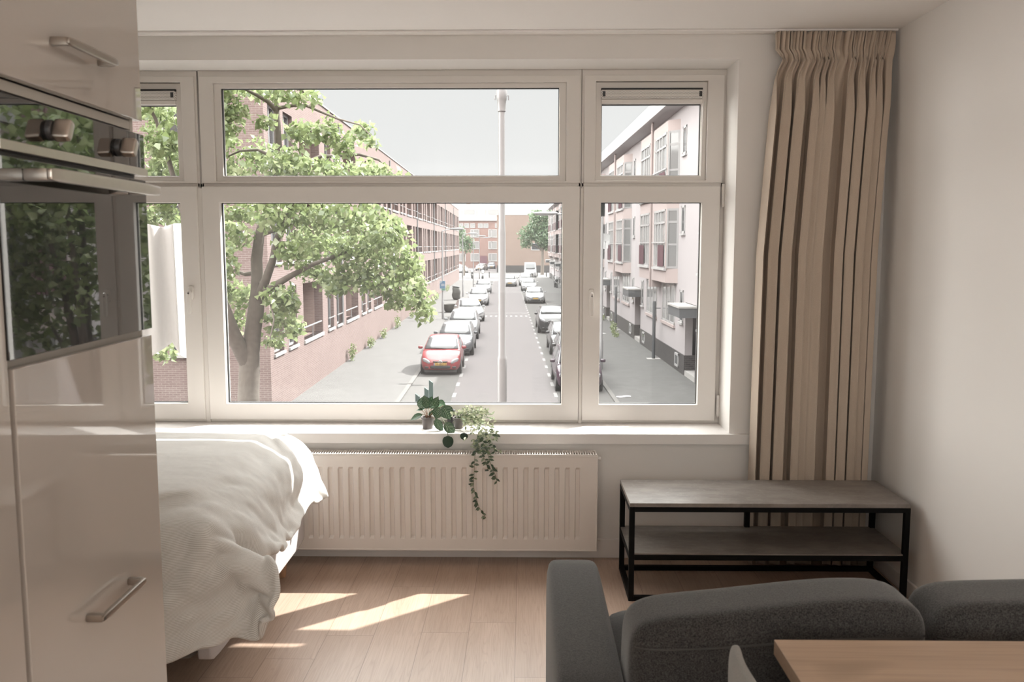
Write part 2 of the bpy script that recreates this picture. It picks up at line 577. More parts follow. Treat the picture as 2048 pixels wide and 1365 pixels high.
M['pave'] = bricks('pavement_bricks', (.076, .073, .071), (.087, .084, .082), (.067, .064, .062), .30, .30, .012, .9, True, .15)
M['pave_park'] = bricks('parking_bricks', (.072, .069, .066), (.087, .083, .08), (.06, .057, .054), .21, .07, .01, .9, True, .25)
M['road'] = bricks('road_clinkers', (.098, .088, .089), (.113, .102, .103), (.085, .076, .077), .21, .07, .008, .85, True, .2)
M['kerb'] = plain('kerb_stone', (.105, .10, .095), .9, var=.06, scale=5)
M['mark'] = plain('white_road_paint', (.19, .187, .185), .8, var=.15, scale=4)
M['bark'] = plain('grey_brown_bark', (.12, .102, .087), .95, var=.35, scale=14, bump=.8)
M['leaf'] = leafy('maple_leaf', (.085, .135, .04), (.19, .255, .085), (.34, .385, .22), .5)
M['leaf_far'] = leafy('far_leaf', (.04, .08, .035), (.075, .13, .06), (.13, .18, .10), .4)
M['leaf_weed'] = leafy('weed_leaf', (.10, .14, .05), (.17, .21, .09), (.25, .28, .15), .4)
M['galv'] = plain('galvanised_steel', (.24, .237, .24), .45, .3, var=.04, scale=20)
M['green_post'] = plain('dark_green_paint', (.022, .042, .037), .5, var=.1, scale=10)
M['cloth'] = plain('white_cloth', (.50, .48, .48), .9)
M['tyre'] = plain('tyre_rubber', (.025, .025, .025), .85)
M['rim'] = plain('alloy_rim', (.45, .45, .46), .3, .8)
M['car_glass'] = plain('car_glass', (.09, .094, .098), .05, spec=.55)
M['lamp_lens'] = plain('headlight_lens', (.26, .26, .275), .06, spec=.9)
M['plate'] = plain('yellow_plate', (.42, .27, .075), .5)
M['plate_ink'] = plain('plate_ink', (.12, .07, .03), .6)
M['plate_blue'] = plain('plate_blue', (.15, .2, .26), .5)
M['trim'] = plain('black_trim', (.02, .02, .021), .5)
PAINT = {}
def paint(name, col):
    if name not in PAINT: PAINT[name] = plain(name + '_car_paint', col, .30, .0, coat=.4)
    return PAINT[name]
M['sign_blue'] = plain('sign_blue', (.05, .115, .2), .5)
M['sign_green'] = plain('sign_green', (.06, .18, .13), .5)
M['sign_white'] = plain('sign_white', (.38, .38, .38), .5)
M['bin'] = plain('dark_bin_plastic', (.05, .047, .042), .7, var=.3, scale=8)
M['dish'] = plain('grey_dish', (.48, .48, .48), .6)

# draped shape of the duvet: rows of points, millimetres
DUVET_SHAPE = (82, 34)
DUVET = [
    -1956,2677,172,-1897,2675,179,-1829,2693,163,-1748,2672,171,-1658,2677,158,-1565,2685,162,-1487,2713,176,-1405,2700,177,-1315,2709,194,-1242,2677,216,-1222,2670,222,-1203,2677,221,-1183,2688,220,-1161,2696,221,-1142,2708,225,-1126,2723,230,-1104,2727,236,-1083,2725,248,-1065,2726,258,-1045,2733,257,-1026,2746,254,-1014,2767,254,-1006,2790,260,-992,2804,265,-973,2802,264,-953,2793,262,-935,2788,260,-916,2782,258,-896,2781,259,-880,2776,266,-879,2764,283,-883,2757,308,-880,2752,332,-870,2745,351,
    -1973,2672,187,-1903,2682,195,-1831,2700,183,-1750,2685,189,-1662,2683,180,-1572,2689,182,-1488,2707,192,-1408,2705,199,-1323,2703,212,-1246,2685,234,-1224,2683,236,-1204,2683,239,-1185,2689,241,-1166,2698,242,-1146,2706,244,-1128,2715,249,-1110,2726,253,-1090,2736,258,-1071,2742,266,-1052,2746,270,-1035,2755,270,-1018,2767,270,-1001,2779,273,-985,2792,277,-968,2801,279,-950,2804,279,-931,2798,278,-914,2788,277,-900,2781,280,-884,2782,290,-872,2782,305,-865,2775,326,-861,2764,343,-859,2748,349,
    -1977,2678,206,-1907,2683,214,-1833,2705,204,-1751,2697,206,-1666,2688,201,-1579,2693,202,-1493,2710,210,-1410,2709,220,-1329,2706,229,-1249,2687,254,-1228,2690,254,-1208,2692,256,-1189,2695,260,-1169,2702,262,-1151,2710,263,-1132,2716,266,-1112,2723,270,-1092,2734,275,-1073,2746,281,-1056,2755,285,-1039,2764,286,-1024,2775,285,-1006,2784,287,-987,2790,292,-968,2797,296,-949,2804,297,-928,2805,297,-912,2796,298,-901,2785,305,-887,2784,318,-870,2791,332,-855,2790,346,-847,2777,351,-846,2753,342,
    -1977,2687,224,-1907,2679,232,-1834,2710,224,-1751,2704,225,-1670,2692,222,-1584,2698,223,-1499,2716,229,-1414,2711,241,-1331,2714,245,-1254,2692,272,-1233,2697,272,-1213,2701,273,-1194,2704,276,-1175,2710,280,-1156,2719,281,-1137,2725,282,-1118,2730,287,-1096,2737,294,-1075,2746,300,-1057,2756,303,-1041,2767,304,-1026,2780,303,-1010,2792,303,-992,2800,306,-972,2803,310,-950,2805,313,-928,2805,314,-911,2803,320,-900,2794,331,-888,2788,345,-872,2794,357,-856,2795,365,-844,2779,362,-834,2753,343,
    -1982,2690,244,-1909,2680,250,-1835,2714,245,-1752,2712,243,-1674,2699,241,-1589,2706,242,-1504,2718,249,-1420,2712,260,-1335,2719,264,-1260,2704,288,-1239,2708,290,-1218,2710,290,-1199,2710,294,-1181,2717,297,-1162,2727,298,-1143,2734,299,-1124,2741,304,-1104,2749,311,-1083,2756,315,-1061,2760,319,-1042,2768,322,-1023,2778,323,-1006,2789,322,-990,2803,321,-973,2814,322,-952,2817,325,-931,2813,331,-913,2811,340,-900,2807,353,-890,2803,367,-879,2801,377,-864,2793,380,-844,2775,374,-828,2749,355,
    -1990,2691,265,-1912,2684,269,-1837,2718,266,-1752,2724,258,-1675,2708,260,-1595,2713,262,-1511,2720,270,-1426,2714,280,-1341,2722,284,-1264,2716,304,-1245,2717,307,-1224,2719,309,-1203,2716,314,-1184,2719,317,-1166,2730,318,-1146,2737,320,-1127,2742,324,-1109,2753,328,-1089,2765,330,-1068,2771,333,-1046,2775,338,-1024,2780,341,-1003,2787,340,-985,2800,338,-969,2816,338,-954,2828,342,-935,2827,349,-918,2822,359,-904,2822,372,-893,2821,386,-885,2810,394,-871,2791,393,-848,2768,383,-825,2744,366,
    -1998,2691,287,-1913,2683,287,-1839,2721,287,-1754,2732,275,-1676,2720,279,-1599,2716,284,-1516,2723,290,-1432,2717,299,-1348,2728,303,-1268,2721,322,-1250,2720,326,-1230,2721,329,-1208,2721,332,-1187,2722,336,-1168,2730,339,-1149,2738,341,-1130,2741,343,-1109,2748,346,-1089,2761,349,-1070,2773,351,-1050,2782,353,-1029,2789,354,-1008,2797,355,-988,2805,356,-971,2815,359,-957,2829,363,-942,2837,369,-925,2836,380,-908,2836,394,-892,2833,407,-880,2818,410,-869,2791,403,-851,2761,391,-829,2735,376,
    -2004,2690,309,-1917,2684,307,-1843,2722,308,-1757,2732,296,-1676,2729,297,-1600,2721,305,-1519,2727,309,-1435,2722,318,-1354,2736,322,-1274,2724,339,-1254,2720,346,-1234,2719,349,-1212,2722,351,-1192,2727,354,-1172,2733,357,-1154,2741,360,-1136,2748,361,-1115,2754,363,-1092,2762,366,-1070,2772,368,-1050,2782,368,-1031,2793,370,-1014,2806,372,-995,2816,374,-977,2818,379,-961,2825,383,-946,2835,389,-930,2839,402,-914,2837,417,-896,2829,425,-875,2818,421,-857,2795,409,-843,2763,399,-831,2733,392,
    -2010,2688,331,-1922,2688,327,-1845,2723,329,-1761,2732,317,-1678,2735,316,-1601,2728,325,-1521,2733,328,-1437,2728,338,-1358,2744,342,-1276,2734,354,-1258,2727,364,-1237,2723,370,-1216,2725,372,-1194,2727,373,-1175,2730,376,-1157,2739,379,-1140,2752,379,-1120,2763,378,-1099,2772,379,-1075,2778,381,-1054,2785,385,-1034,2793,389,-1016,2806,391,-999,2818,393,-981,2825,398,-963,2826,402,-946,2826,407,-933,2824,419,-922,2821,433,-904,2814,436,-878,2806,427,-849,2793,414,-831,2770,408,-824,2743,411,
    -2015,2685,353,-1926,2691,349,-1849,2726,349,-1764,2734,339,-1683,2739,337,-1603,2736,344,-1522,2740,346,-1439,2732,357,-1361,2748,363,-1278,2748,369,-1258,2742,378,-1239,2735,386,-1220,2731,392,-1198,2729,394,-1177,2727,395,-1158,2733,396,-1139,2747,396,-1121,2762,396,-1103,2773,396,-1082,2778,398,-1062,2786,402,-1042,2795,407,-1021,2804,410,-1003,2815,413,-985,2826,418,-967,2829,423,-950,2822,429,-940,2811,438,-928,2807,448,-908,2805,446,-879,2798,435,-848,2788,424,-826,2776,422,-815,2758,428,
    -2018,2680,374,-1931,2693,370,-1853,2728,369,-1769,2734,361,-1687,2738,359,-1605,2742,361,-1523,2747,364,-1442,2735,376,-1364,2752,384,-1280,2757,387,-1260,2755,393,-1240,2751,399,-1222,2744,406,-1202,2736,412,-1181,2733,414,-1161,2736,414,-1142,2746,415,-1125,2758,416,-1106,2767,418,-1085,2772,419,-1065,2777,421,-1047,2788,425,-1028,2799,429,-1009,2810,433,-991,2821,438,-973,2824,444,-958,2817,453,-947,2808,462,-930,2805,464,-904,2804,457,-873,2800,445,-846,2793,438,-828,2783,440,-813,2770,448,
    -2020,2683,394,-1936,2695,392,-1855,2728,390,-1775,2732,382,-1693,2738,379,-1609,2742,380,-1526,2754,384,-1446,2738,395,-1368,2756,404,-1284,2765,407,-1263,2765,412,-1242,2763,415,-1222,2757,418,-1203,2750,425,-1184,2744,432,-1166,2744,435,-1147,2750,435,-1129,2754,436,-1110,2760,438,-1090,2766,438,-1068,2770,439,-1049,2777,443,-1031,2787,446,-1011,2797,450,-994,2809,456,-979,2814,464,-966,2808,474,-951,2803,480,-929,2805,477,-900,2806,466,-871,2804,457,-848,2801,454,-831,2793,458,-817,2780,468,
    -2021,2694,412,-1940,2699,414,-1859,2727,411,-1778,2735,404,-1697,2742,398,-1613,2740,401,-1531,2757,405,-1449,2739,415,-1374,2761,424,-1289,2771,428,-1267,2771,431,-1247,2766,435,-1226,2759,436,-1206,2758,440,-1187,2756,448,-1170,2753,454,-1152,2752,457,-1132,2752,457,-1113,2754,457,-1094,2763,457,-1074,2771,459,-1054,2773,461,-1032,2777,463,-1012,2785,465,-996,2794,471,-985,2798,484,-971,2793,495,-951,2791,496,-926,2800,488,-900,2808,476,-876,2809,469,-856,2807,471,-838,2803,477,-821,2794,486,
    -2020,2697,434,-1944,2704,435,-1864,2727,432,-1780,2742,425,-1700,2750,417,-1617,2741,422,-1536,2755,427,-1454,2743,436,-1376,2759,444,-1292,2771,448,-1272,2769,451,-1253,2763,454,-1233,2756,458,-1212,2756,461,-1193,2760,466,-1175,2761,473,-1155,2758,477,-1135,2755,478,-1115,2753,477,-1096,2758,477,-1078,2768,479,-1058,2775,480,-1038,2780,481,-1019,2785,482,-1003,2787,488,-990,2786,502,-974,2785,511,-949,2787,509,-922,2798,499,-901,2811,486,-882,2816,481,-864,2815,485,-847,2814,493,-827,2811,503,
    -2023,2696,455,-1949,2710,455,-1867,2731,451,-1783,2746,446,-1702,2758,437,-1619,2747,442,-1540,2752,449,-1459,2749,458,-1376,2753,462,-1295,2770,469,-1275,2767,471,-1256,2762,474,-1237,2756,478,-1217,2753,482,-1197,2756,486,-1177,2762,492,-1158,2764,496,-1138,2761,497,-1118,2757,497,-1098,2755,498,-1079,2761,500,-1061,2774,500,-1045,2788,499,-1028,2795,501,-1012,2794,507,-999,2792,516,-979,2793,520,-949,2797,517,-920,2805,508,-902,2817,497,-888,2825,490,-873,2826,495,-857,2827,505,-839,2829,517,
    -2031,2704,473,-1953,2717,474,-1872,2739,469,-1788,2750,468,-1704,2760,458,-1620,2753,461,-1542,2750,471,-1461,2751,478,-1379,2757,482,-1297,2769,489,-1277,2768,491,-1258,2764,494,-1239,2759,498,-1220,2753,503,-1199,2751,508,-1178,2755,512,-1159,2763,515,-1140,2766,516,-1121,2762,516,-1101,2758,519,-1080,2760,521,-1064,2773,521,-1050,2791,518,-1037,2802,519,-1022,2805,525,-1006,2804,528,-982,2804,527,-952,2808,524,-925,2815,519,-907,2825,511,-895,2835,502,-882,2840,501,-868,2843,512,-853,2848,525,
    -2039,2719,489,-1957,2726,492,-1878,2747,489,-1793,2755,489,-1706,2761,479,-1622,2756,481,-1542,2745,493,-1464,2750,498,-1382,2764,502,-1300,2768,509,-1280,2769,511,-1260,2767,514,-1240,2763,518,-1222,2758,523,-1201,2755,528,-1179,2754,532,-1159,2758,535,-1141,2767,536,-1122,2769,535,-1102,2765,539,-1082,2765,543,-1063,2773,542,-1048,2787,539,-1039,2803,540,-1028,2812,544,-1009,2813,542,-983,2813,535,-957,2817,530,-935,2825,527,-916,2834,524,-901,2845,516,-890,2855,508,-878,2861,511,-867,2868,526,
    -2040,2739,502,-1960,2736,509,-1885,2753,509,-1797,2763,509,-1710,2762,500,-1625,2755,503,-1544,2747,514,-1468,2754,518,-1384,2764,522,-1304,2767,529,-1284,2766,533,-1263,2766,535,-1243,2767,538,-1223,2765,541,-1203,2764,545,-1181,2763,550,-1161,2761,555,-1143,2765,556,-1124,2772,556,-1104,2772,560,-1083,2770,563,-1062,2774,562,-1047,2783,560,-1038,2798,562,-1027,2811,562,-1008,2817,555,-984,2820,543,-962,2825,537,-943,2835,534,-925,2844,530,-910,2856,524,-900,2868,514,-890,2877,507,-880,2887,517,
    -2040,2756,515,-1966,2749,528,-1892,2757,530,-1803,2770,529,-1716,2761,522,-1629,2753,525,-1548,2759,533,-1469,2760,538,-1383,2761,542,-1306,2768,548,-1287,2765,553,-1266,2763,558,-1246,2769,560,-1226,2770,561,-1206,2768,565,-1184,2769,569,-1163,2768,573,-1144,2769,576,-1125,2773,578,-1104,2774,582,-1083,2772,585,-1064,2774,583,-1050,2783,582,-1039,2794,583,-1022,2802,579,-1002,2813,566,-983,2825,552,-965,2834,545,-948,2844,543,-935,2856,537,-924,2868,528,-915,2879,515,-907,2888,503,-894,2898,500,
    -2046,2760,535,-1974,2760,549,-1899,2761,552,-1809,2772,550,-1722,2760,543,-1632,2753,545,-1552,2770,551,-1471,2761,558,-1383,2762,562,-1306,2769,570,-1287,2770,573,-1268,2766,578,-1248,2768,582,-1228,2772,583,-1208,2770,586,-1187,2769,589,-1165,2773,592,-1145,2776,596,-1125,2778,600,-1104,2777,604,-1082,2774,608,-1065,2777,605,-1056,2789,601,-1043,2797,600,-1020,2802,593,-997,2812,578,-981,2828,563,-969,2842,553,-957,2854,548,-946,2866,541,-939,2875,526,-933,2883,509,-924,2891,494,-910,2899,482,
    -2055,2762,557,-1981,2768,569,-1904,2766,572,-1814,2772,571,-1725,2765,563,-1636,2760,565,-1555,2774,571,-1472,2765,578,-1385,2769,582,-1306,2771,592,-1287,2775,594,-1268,2776,596,-1248,2773,601,-1228,2775,604,-1207,2777,606,-1187,2778,608,-1166,2780,611,-1145,2784,614,-1125,2786,618,-1104,2787,623,-1081,2784,627,-1063,2788,625,-1057,2799,617,-1048,2810,608,-1027,2816,597,-1005,2824,584,-988,2837,570,-977,2851,559,-970,2863,548,-962,2867,535,-954,2870,518,-948,2877,500,-939,2885,483,-926,2890,467,
    -2065,2769,577,-1986,2775,592,-1906,2776,593,-1818,2776,592,-1728,2774,584,-1640,2771,584,-1557,2777,592,-1473,2775,596,-1386,2777,601,-1307,2778,612,-1287,2779,615,-1267,2784,615,-1246,2786,617,-1226,2785,622,-1205,2787,625,-1184,2790,626,-1164,2793,627,-1144,2795,630,-1125,2799,634,-1104,2802,636,-1081,2804,638,-1060,2806,637,-1050,2813,628,-1045,2824,613,-1034,2832,597,-1015,2838,583,-999,2848,572,-990,2860,560,-985,2867,545,-978,2864,527,-969,2861,509,-962,2868,491,-955,2875,473,-943,2877,457,
    -2075,2777,597,-1992,2784,614,-1911,2786,613,-1822,2784,612,-1731,2783,605,-1642,2783,604,-1558,2784,612,-1474,2786,615,-1385,2788,619,-1307,2790,628,-1287,2789,630,-1266,2792,633,-1245,2797,635,-1224,2799,637,-1203,2800,641,-1183,2804,642,-1163,2808,641,-1143,2811,644,-1123,2815,647,-1103,2820,647,-1082,2825,647,-1059,2827,646,-1042,2830,638,-1036,2837,621,-1028,2846,604,-1014,2852,590,-1004,2861,576,-1000,2869,560,-998,2871,541,-994,2869,522,-987,2866,504,-979,2867,486,-973,2870,466,-964,2871,447,
    -2086,2788,615,-2000,2797,633,-1916,2798,630,-1827,2797,629,-1735,2794,624,-1644,2795,623,-1558,2796,629,-1474,2798,632,-1384,2801,636,-1307,2806,641,-1288,2807,641,-1267,2809,643,-1245,2812,648,-1223,2815,649,-1202,2817,651,-1183,2821,653,-1164,2827,652,-1142,2831,653,-1122,2834,655,-1102,2838,656,-1082,2842,656,-1061,2846,654,-1044,2849,643,-1034,2854,626,-1022,2862,611,-1010,2869,597,-1005,2877,579,-1004,2883,560,-1004,2884,539,-1004,2883,518,-1001,2879,500,-996,2876,481,-990,2875,462,-985,2874,441,
    -2096,2804,631,-2006,2813,646,-1920,2815,644,-1832,2812,645,-1738,2809,641,-1646,2809,640,-1558,2810,645,-1473,2813,646,-1384,2817,650,-1308,2824,654,-1288,2827,652,-1267,2829,653,-1245,2830,655,-1222,2833,656,-1201,2837,658,-1182,2842,660,-1162,2847,661,-1141,2851,661,-1120,2853,661,-1101,2857,661,-1082,2861,658,-1064,2864,653,-1049,2868,641,-1037,2873,626,-1025,2879,611,-1015,2887,595,-1010,2895,577,-1008,2900,557,-1008,2901,536,-1010,2899,515,-1009,2895,496,-1006,2891,478,-1003,2888,460,-1002,2888,441,
    -2104,2822,645,-2011,2834,656,-1924,2834,657,-1836,2829,660,-1742,2828,653,-1649,2829,652,-1559,2826,660,-1472,2829,660,-1385,2835,661,-1306,2844,662,-1285,2846,662,-1265,2848,661,-1243,2850,661,-1220,2852,663,-1199,2856,664,-1179,2862,666,-1159,2867,668,-1139,2869,670,-1118,2871,667,-1099,2876,662,-1082,2880,657,-1065,2883,649,-1050,2887,637,-1037,2892,623,-1027,2897,609,-1021,2903,593,-1018,2911,574,-1017,2917,555,-1018,2917,535,-1016,2915,514,-1014,2914,494,-1011,2909,476,-1006,2905,461,-1008,2906,443,
    -2112,2842,659,-2018,2854,667,-1930,2853,666,-1840,2848,673,-1746,2848,662,-1652,2850,662,-1559,2845,669,-1472,2848,670,-1384,2852,672,-1302,2862,669,-1281,2865,670,-1261,2867,671,-1240,2870,668,-1218,2873,668,-1197,2877,669,-1178,2883,670,-1157,2887,672,-1136,2888,673,-1116,2890,669,-1097,2895,663,-1079,2899,656,-1063,2902,647,-1049,2906,635,-1036,2912,622,-1023,2915,609,-1015,2918,593,-1016,2925,575,-1020,2933,556,-1020,2933,535,-1017,2933,515,-1015,2933,495,-1009,2929,477,-999,2924,462,-996,2920,447,
    -2120,2864,670,-2026,2872,679,-1935,2873,675,-1844,2870,679,-1750,2869,672,-1655,2869,674,-1560,2867,676,-1469,2870,674,-1382,2871,681,-1301,2881,677,-1280,2885,677,-1258,2887,680,-1237,2890,677,-1216,2893,675,-1195,2897,675,-1175,2902,674,-1154,2906,673,-1133,2907,671,-1112,2910,669,-1093,2915,666,-1076,2919,658,-1062,2922,647,-1048,2927,634,-1034,2932,622,-1018,2935,609,-1006,2935,594,-1004,2939,575,-1008,2946,557,-1011,2951,537,-1012,2952,517,-1008,2951,498,-1000,2947,480,-989,2941,464,-979,2933,451,
    -2128,2886,679,-2034,2892,686,-1941,2892,685,-1848,2892,683,-1754,2889,684,-1658,2889,686,-1562,2888,685,-1468,2890,683,-1379,2891,689,-1297,2898,689,-1276,2904,685,-1254,2908,685,-1232,2909,686,-1211,2911,684,-1191,2916,683,-1171,2921,680,-1151,2924,677,-1130,2926,674,-1109,2930,673,-1089,2935,671,-1074,2940,661,-1061,2945,647,-1047,2949,635,-1032,2954,622,-1017,2956,609,-1002,2955,594,-993,2955,576,-993,2960,557,-999,2967,538,-1001,2969,519,-995,2965,501,-987,2960,483,-979,2956,466,-968,2951,452,
    -2136,2908,690,-2042,2913,691,-1947,2912,695,-1853,2913,690,-1757,2910,696,-1662,2909,697,-1564,2909,696,-1469,2910,696,-1377,2911,697,-1291,2914,701,-1269,2918,699,-1248,2925,694,-1227,2929,693,-1206,2931,693,-1185,2935,691,-1167,2939,687,-1148,2943,680,-1129,2946,675,-1108,2950,675,-1089,2955,671,-1074,2960,660,-1059,2966,646,-1044,2971,633,-1029,2975,621,-1013,2976,609,-997,2975,597,-987,2975,579,-984,2978,558,-985,2981,538,-986,2984,519,-981,2982,501,-974,2977,483,-970,2973,466,-960,2967,452,
    -2143,2931,700,-2048,2934,700,-1952,2933,705,-1857,2933,700,-1761,2932,705,-1665,2931,707,-1567,2931,705,-1471,2931,706,-1376,2932,706,-1285,2932,710,-1262,2933,711,-1240,2938,708,-1219,2944,703,-1199,2948,702,-1180,2952,699,-1162,2957,693,-1145,2962,683,-1127,2967,676,-1109,2971,673,-1090,2975,666,-1073,2980,655,-1057,2986,643,-1041,2991,631,-1024,2994,621,-1007,2994,611,-994,2995,597,-986,2996,579,-979,2997,559,-974,2998,539,-972,3000,518,-969,2999,499,-965,2996,481,-963,2992,463,-959,2985,446,
    -2148,2954,708,-2052,2955,710,-1956,2954,712,-1859,2955,710,-1763,2955,712,-1666,2954,714,-1569,2954,711,-1473,2954,712,-1376,2954,712,-1281,2954,714,-1257,2954,716,-1234,2955,716,-1211,2958,715,-1190,2963,712,-1173,2970,706,-1157,2976,696,-1140,2982,686,-1123,2988,677,-1106,2992,670,-1088,2996,662,-1071,3001,652,-1055,3006,641,-1039,3010,629,-1022,3013,620,-1005,3014,610,-993,3015,594,-985,3016,575,-976,3017,557,-968,3018,538,-963,3018,518,-960,3017,499,-957,3015,479,-955,3012,460,-953,3006,439,
    -2150,2978,712,-2053,2978,714,-1957,2978,714,-1860,2978,714,-1763,2978,715,-1667,2978,716,-1570,2978,713,-1473,2978,715,-1377,2978,714,-1280,2978,715,-1256,2978,717,-1232,2978,718,-1208,2978,719,-1186,2981,717,-1168,2989,708,-1153,2997,697,-1136,3003,687,-1119,3008,677,-1102,3012,668,-1085,3016,660,-1069,3021,650,-1053,3026,638,-1039,3029,626,-1024,3031,614,-1007,3033,602,-993,3035,589,-983,3036,571,-976,3036,553,-968,3037,535,-960,3037,518,-954,3035,499,-951,3033,478,-949,3031,457,-946,3027,437,
    -2150,3002,714,-2053,3002,715,-1957,3002,714,-1860,3002,715,-1763,3002,715,-1667,3002,715,-1570,3002,713,-1473,3002,714,-1377,3002,714,-1280,3002,716,-1256,3002,717,-1232,3002,718,-1208,3002,719,-1185,3004,716,-1166,3010,708,-1150,3017,697,-1133,3022,686,-1116,3027,676,-1100,3032,667,-1083,3037,658,-1067,3041,648,-1052,3045,636,-1038,3048,622,-1025,3050,608,-1010,3052,595,-994,3055,582,-983,3056,567,-978,3055,548,-971,3056,530,-961,3056,514,-952,3055,497,-946,3053,478,-945,3051,457,-946,3049,435,
    -2150,3026,715,-2053,3026,716,-1957,3026,715,-1860,3026,716,-1763,3026,716,-1667,3026,715,-1570,3026,714,-1473,3026,713,-1377,3026,714,-1280,3026,717,-1256,3026,717,-1232,3026,718,-1208,3026,718,-1185,3028,716,-1165,3032,708,-1147,3037,696,-1131,3042,685,-1114,3046,676,-1098,3052,667,-1081,3057,657,-1065,3061,647,-1050,3065,634,-1037,3068,619,-1024,3069,604,-1010,3072,590,-996,3075,576,-985,3077,562,-980,3076,543,-975,3075,524,-964,3075,508,-952,3074,494,-944,3073,477,-943,3071,458,-948,3072,438,
    -2150,3051,716,-2053,3051,717,-1957,3051,716,-1860,3051,718,-1763,3051,717,-1667,3051,716,-1570,3051,715,-1473,3051,712,-1377,3051,714,-1280,3051,717,-1256,3051,717,-1232,3051,717,-1208,3051,718,-1185,3052,715,-1164,3055,707,-1146,3059,695,-1130,3063,684,-1113,3067,676,-1095,3072,668,-1079,3077,657,-1063,3081,646,-1049,3085,632,-1036,3088,617,-1023,3089,602,-1010,3092,587,-998,3094,572,-988,3096,556,-981,3096,539,-976,3095,519,-966,3094,503,-951,3094,492,-939,3092,478,-936,3090,459,-944,3092,442,
    -2150,3075,717,-2053,3075,717,-1957,3075,717,-1860,3075,719,-1763,3075,718,-1667,3075,717,-1570,3075,715,-1473,3075,712,-1377,3075,714,-1280,3075,716,-1256,3075,716,-1232,3075,717,-1208,3075,718,-1185,3076,714,-1165,3079,706,-1147,3083,695,-1131,3086,683,-1112,3089,675,-1093,3093,669,-1076,3097,658,-1061,3101,645,-1047,3105,632,-1036,3109,616,-1025,3111,600,-1010,3112,585,-999,3114,569,-990,3114,551,-982,3115,534,-975,3115,516,-966,3115,500,-951,3114,490,-935,3112,478,-928,3108,459,-930,3108,439,
    -2150,3099,718,-2053,3099,718,-1957,3099,718,-1860,3099,720,-1763,3099,718,-1667,3099,717,-1570,3099,715,-1473,3099,712,-1377,3099,713,-1280,3099,715,-1256,3099,715,-1232,3099,716,-1208,3099,717,-1184,3100,714,-1164,3102,706,-1146,3105,694,-1129,3108,682,-1112,3111,673,-1092,3115,668,-1074,3119,658,-1060,3122,645,-1046,3126,633,-1036,3130,617,-1028,3133,598,-1014,3134,582,-1001,3133,564,-992,3132,546,-984,3133,529,-975,3134,513,-966,3134,497,-953,3133,484,-938,3131,472,-926,3128,456,-920,3126,436,
    -2150,3123,718,-2053,3123,719,-1957,3123,719,-1860,3123,720,-1763,3123,718,-1667,3123,717,-1570,3123,715,-1473,3123,712,-1377,3123,713,-1280,3123,714,-1256,3123,715,-1232,3123,715,-1208,3123,716,-1184,3124,713,-1163,3125,704,-1144,3127,693,-1128,3130,681,-1111,3133,673,-1091,3137,667,-1075,3142,658,-1060,3145,645,-1044,3147,632,-1032,3150,618,-1026,3154,598,-1018,3154,578,-1006,3151,559,-995,3151,541,-986,3152,525,-977,3152,508,-967,3153,492,-957,3151,476,-944,3149,464,-929,3148,455,-919,3147,440,
    -2150,3147,718,-2053,3147,719,-1957,3147,720,-1860,3147,720,-1763,3147,718,-1667,3147,717,-1570,3147,715,-1473,3147,713,-1377,3147,712,-1280,3147,714,-1256,3147,714,-1232,3147,715,-1208,3147,715,-1185,3148,712,-1164,3149,703,-1145,3152,693,-1128,3153,680,-1110,3155,672,-1090,3158,668,-1074,3163,658,-1059,3167,644,-1044,3169,630,-1029,3171,616,-1019,3173,598,-1013,3174,577,-1006,3171,556,-997,3170,537,-988,3170,520,-977,3171,504,-967,3172,488,-958,3170,471,-947,3167,458,-931,3167,453,-916,3167,448,
    -2150,3171,717,-2053,3171,719,-1957,3171,721,-1860,3171,721,-1763,3171,719,-1667,3171,717,-1570,3171,715,-1473,3171,712,-1377,3171,712,-1280,3171,714,-1256,3171,715,-1232,3171,715,-1208,3171,715,-1184,3171,712,-1162,3172,705,-1144,3175,693,-1129,3177,678,-1110,3178,669,-1090,3181,667,-1072,3184,658,-1057,3187,643,-1044,3190,628,-1031,3192,613,-1018,3193,596,-1009,3194,577,-1002,3193,556,-996,3191,536,-988,3189,517,-978,3190,501,-965,3191,486,-953,3189,471,-944,3186,454,-931,3185,446,-914,3187,449,
    -2150,3196,715,-2053,3196,718,-1957,3196,721,-1860,3196,722,-1763,3196,720,-1667,3196,718,-1570,3196,715,-1473,3196,712,-1377,3196,711,-1280,3196,715,-1256,3196,715,-1232,3196,714,-1208,3196,714,-1184,3195,711,-1161,3195,705,-1142,3197,695,-1128,3200,679,-1112,3202,667,-1091,3204,662,-1072,3205,655,-1056,3208,641,-1042,3210,627,-1031,3212,611,-1021,3213,593,-1011,3213,573,-1001,3214,555,-991,3212,536,-985,3209,517,-980,3209,498,-968,3210,483,-952,3209,468,-941,3206,451,-933,3203,437,-917,3202,433,
    -2150,3220,714,-2053,3220,717,-1957,3220,720,-1860,3220,722,-1763,3220,720,-1667,3220,718,-1570,3220,715,-1473,3220,712,-1377,3220,711,-1280,3220,715,-1256,3220,715,-1232,3220,714,-1208,3220,713,-1184,3219,710,-1161,3219,704,-1142,3221,697,-1125,3223,684,-1108,3225,669,-1090,3226,659,-1071,3227,651,-1054,3229,639,-1041,3230,624,-1029,3232,608,-1019,3232,591,-1009,3233,571,-999,3234,552,-987,3233,535,-978,3231,517,-977,3229,496,-973,3228,477,-958,3227,462,-944,3226,446,-936,3223,430,-925,3216,414,
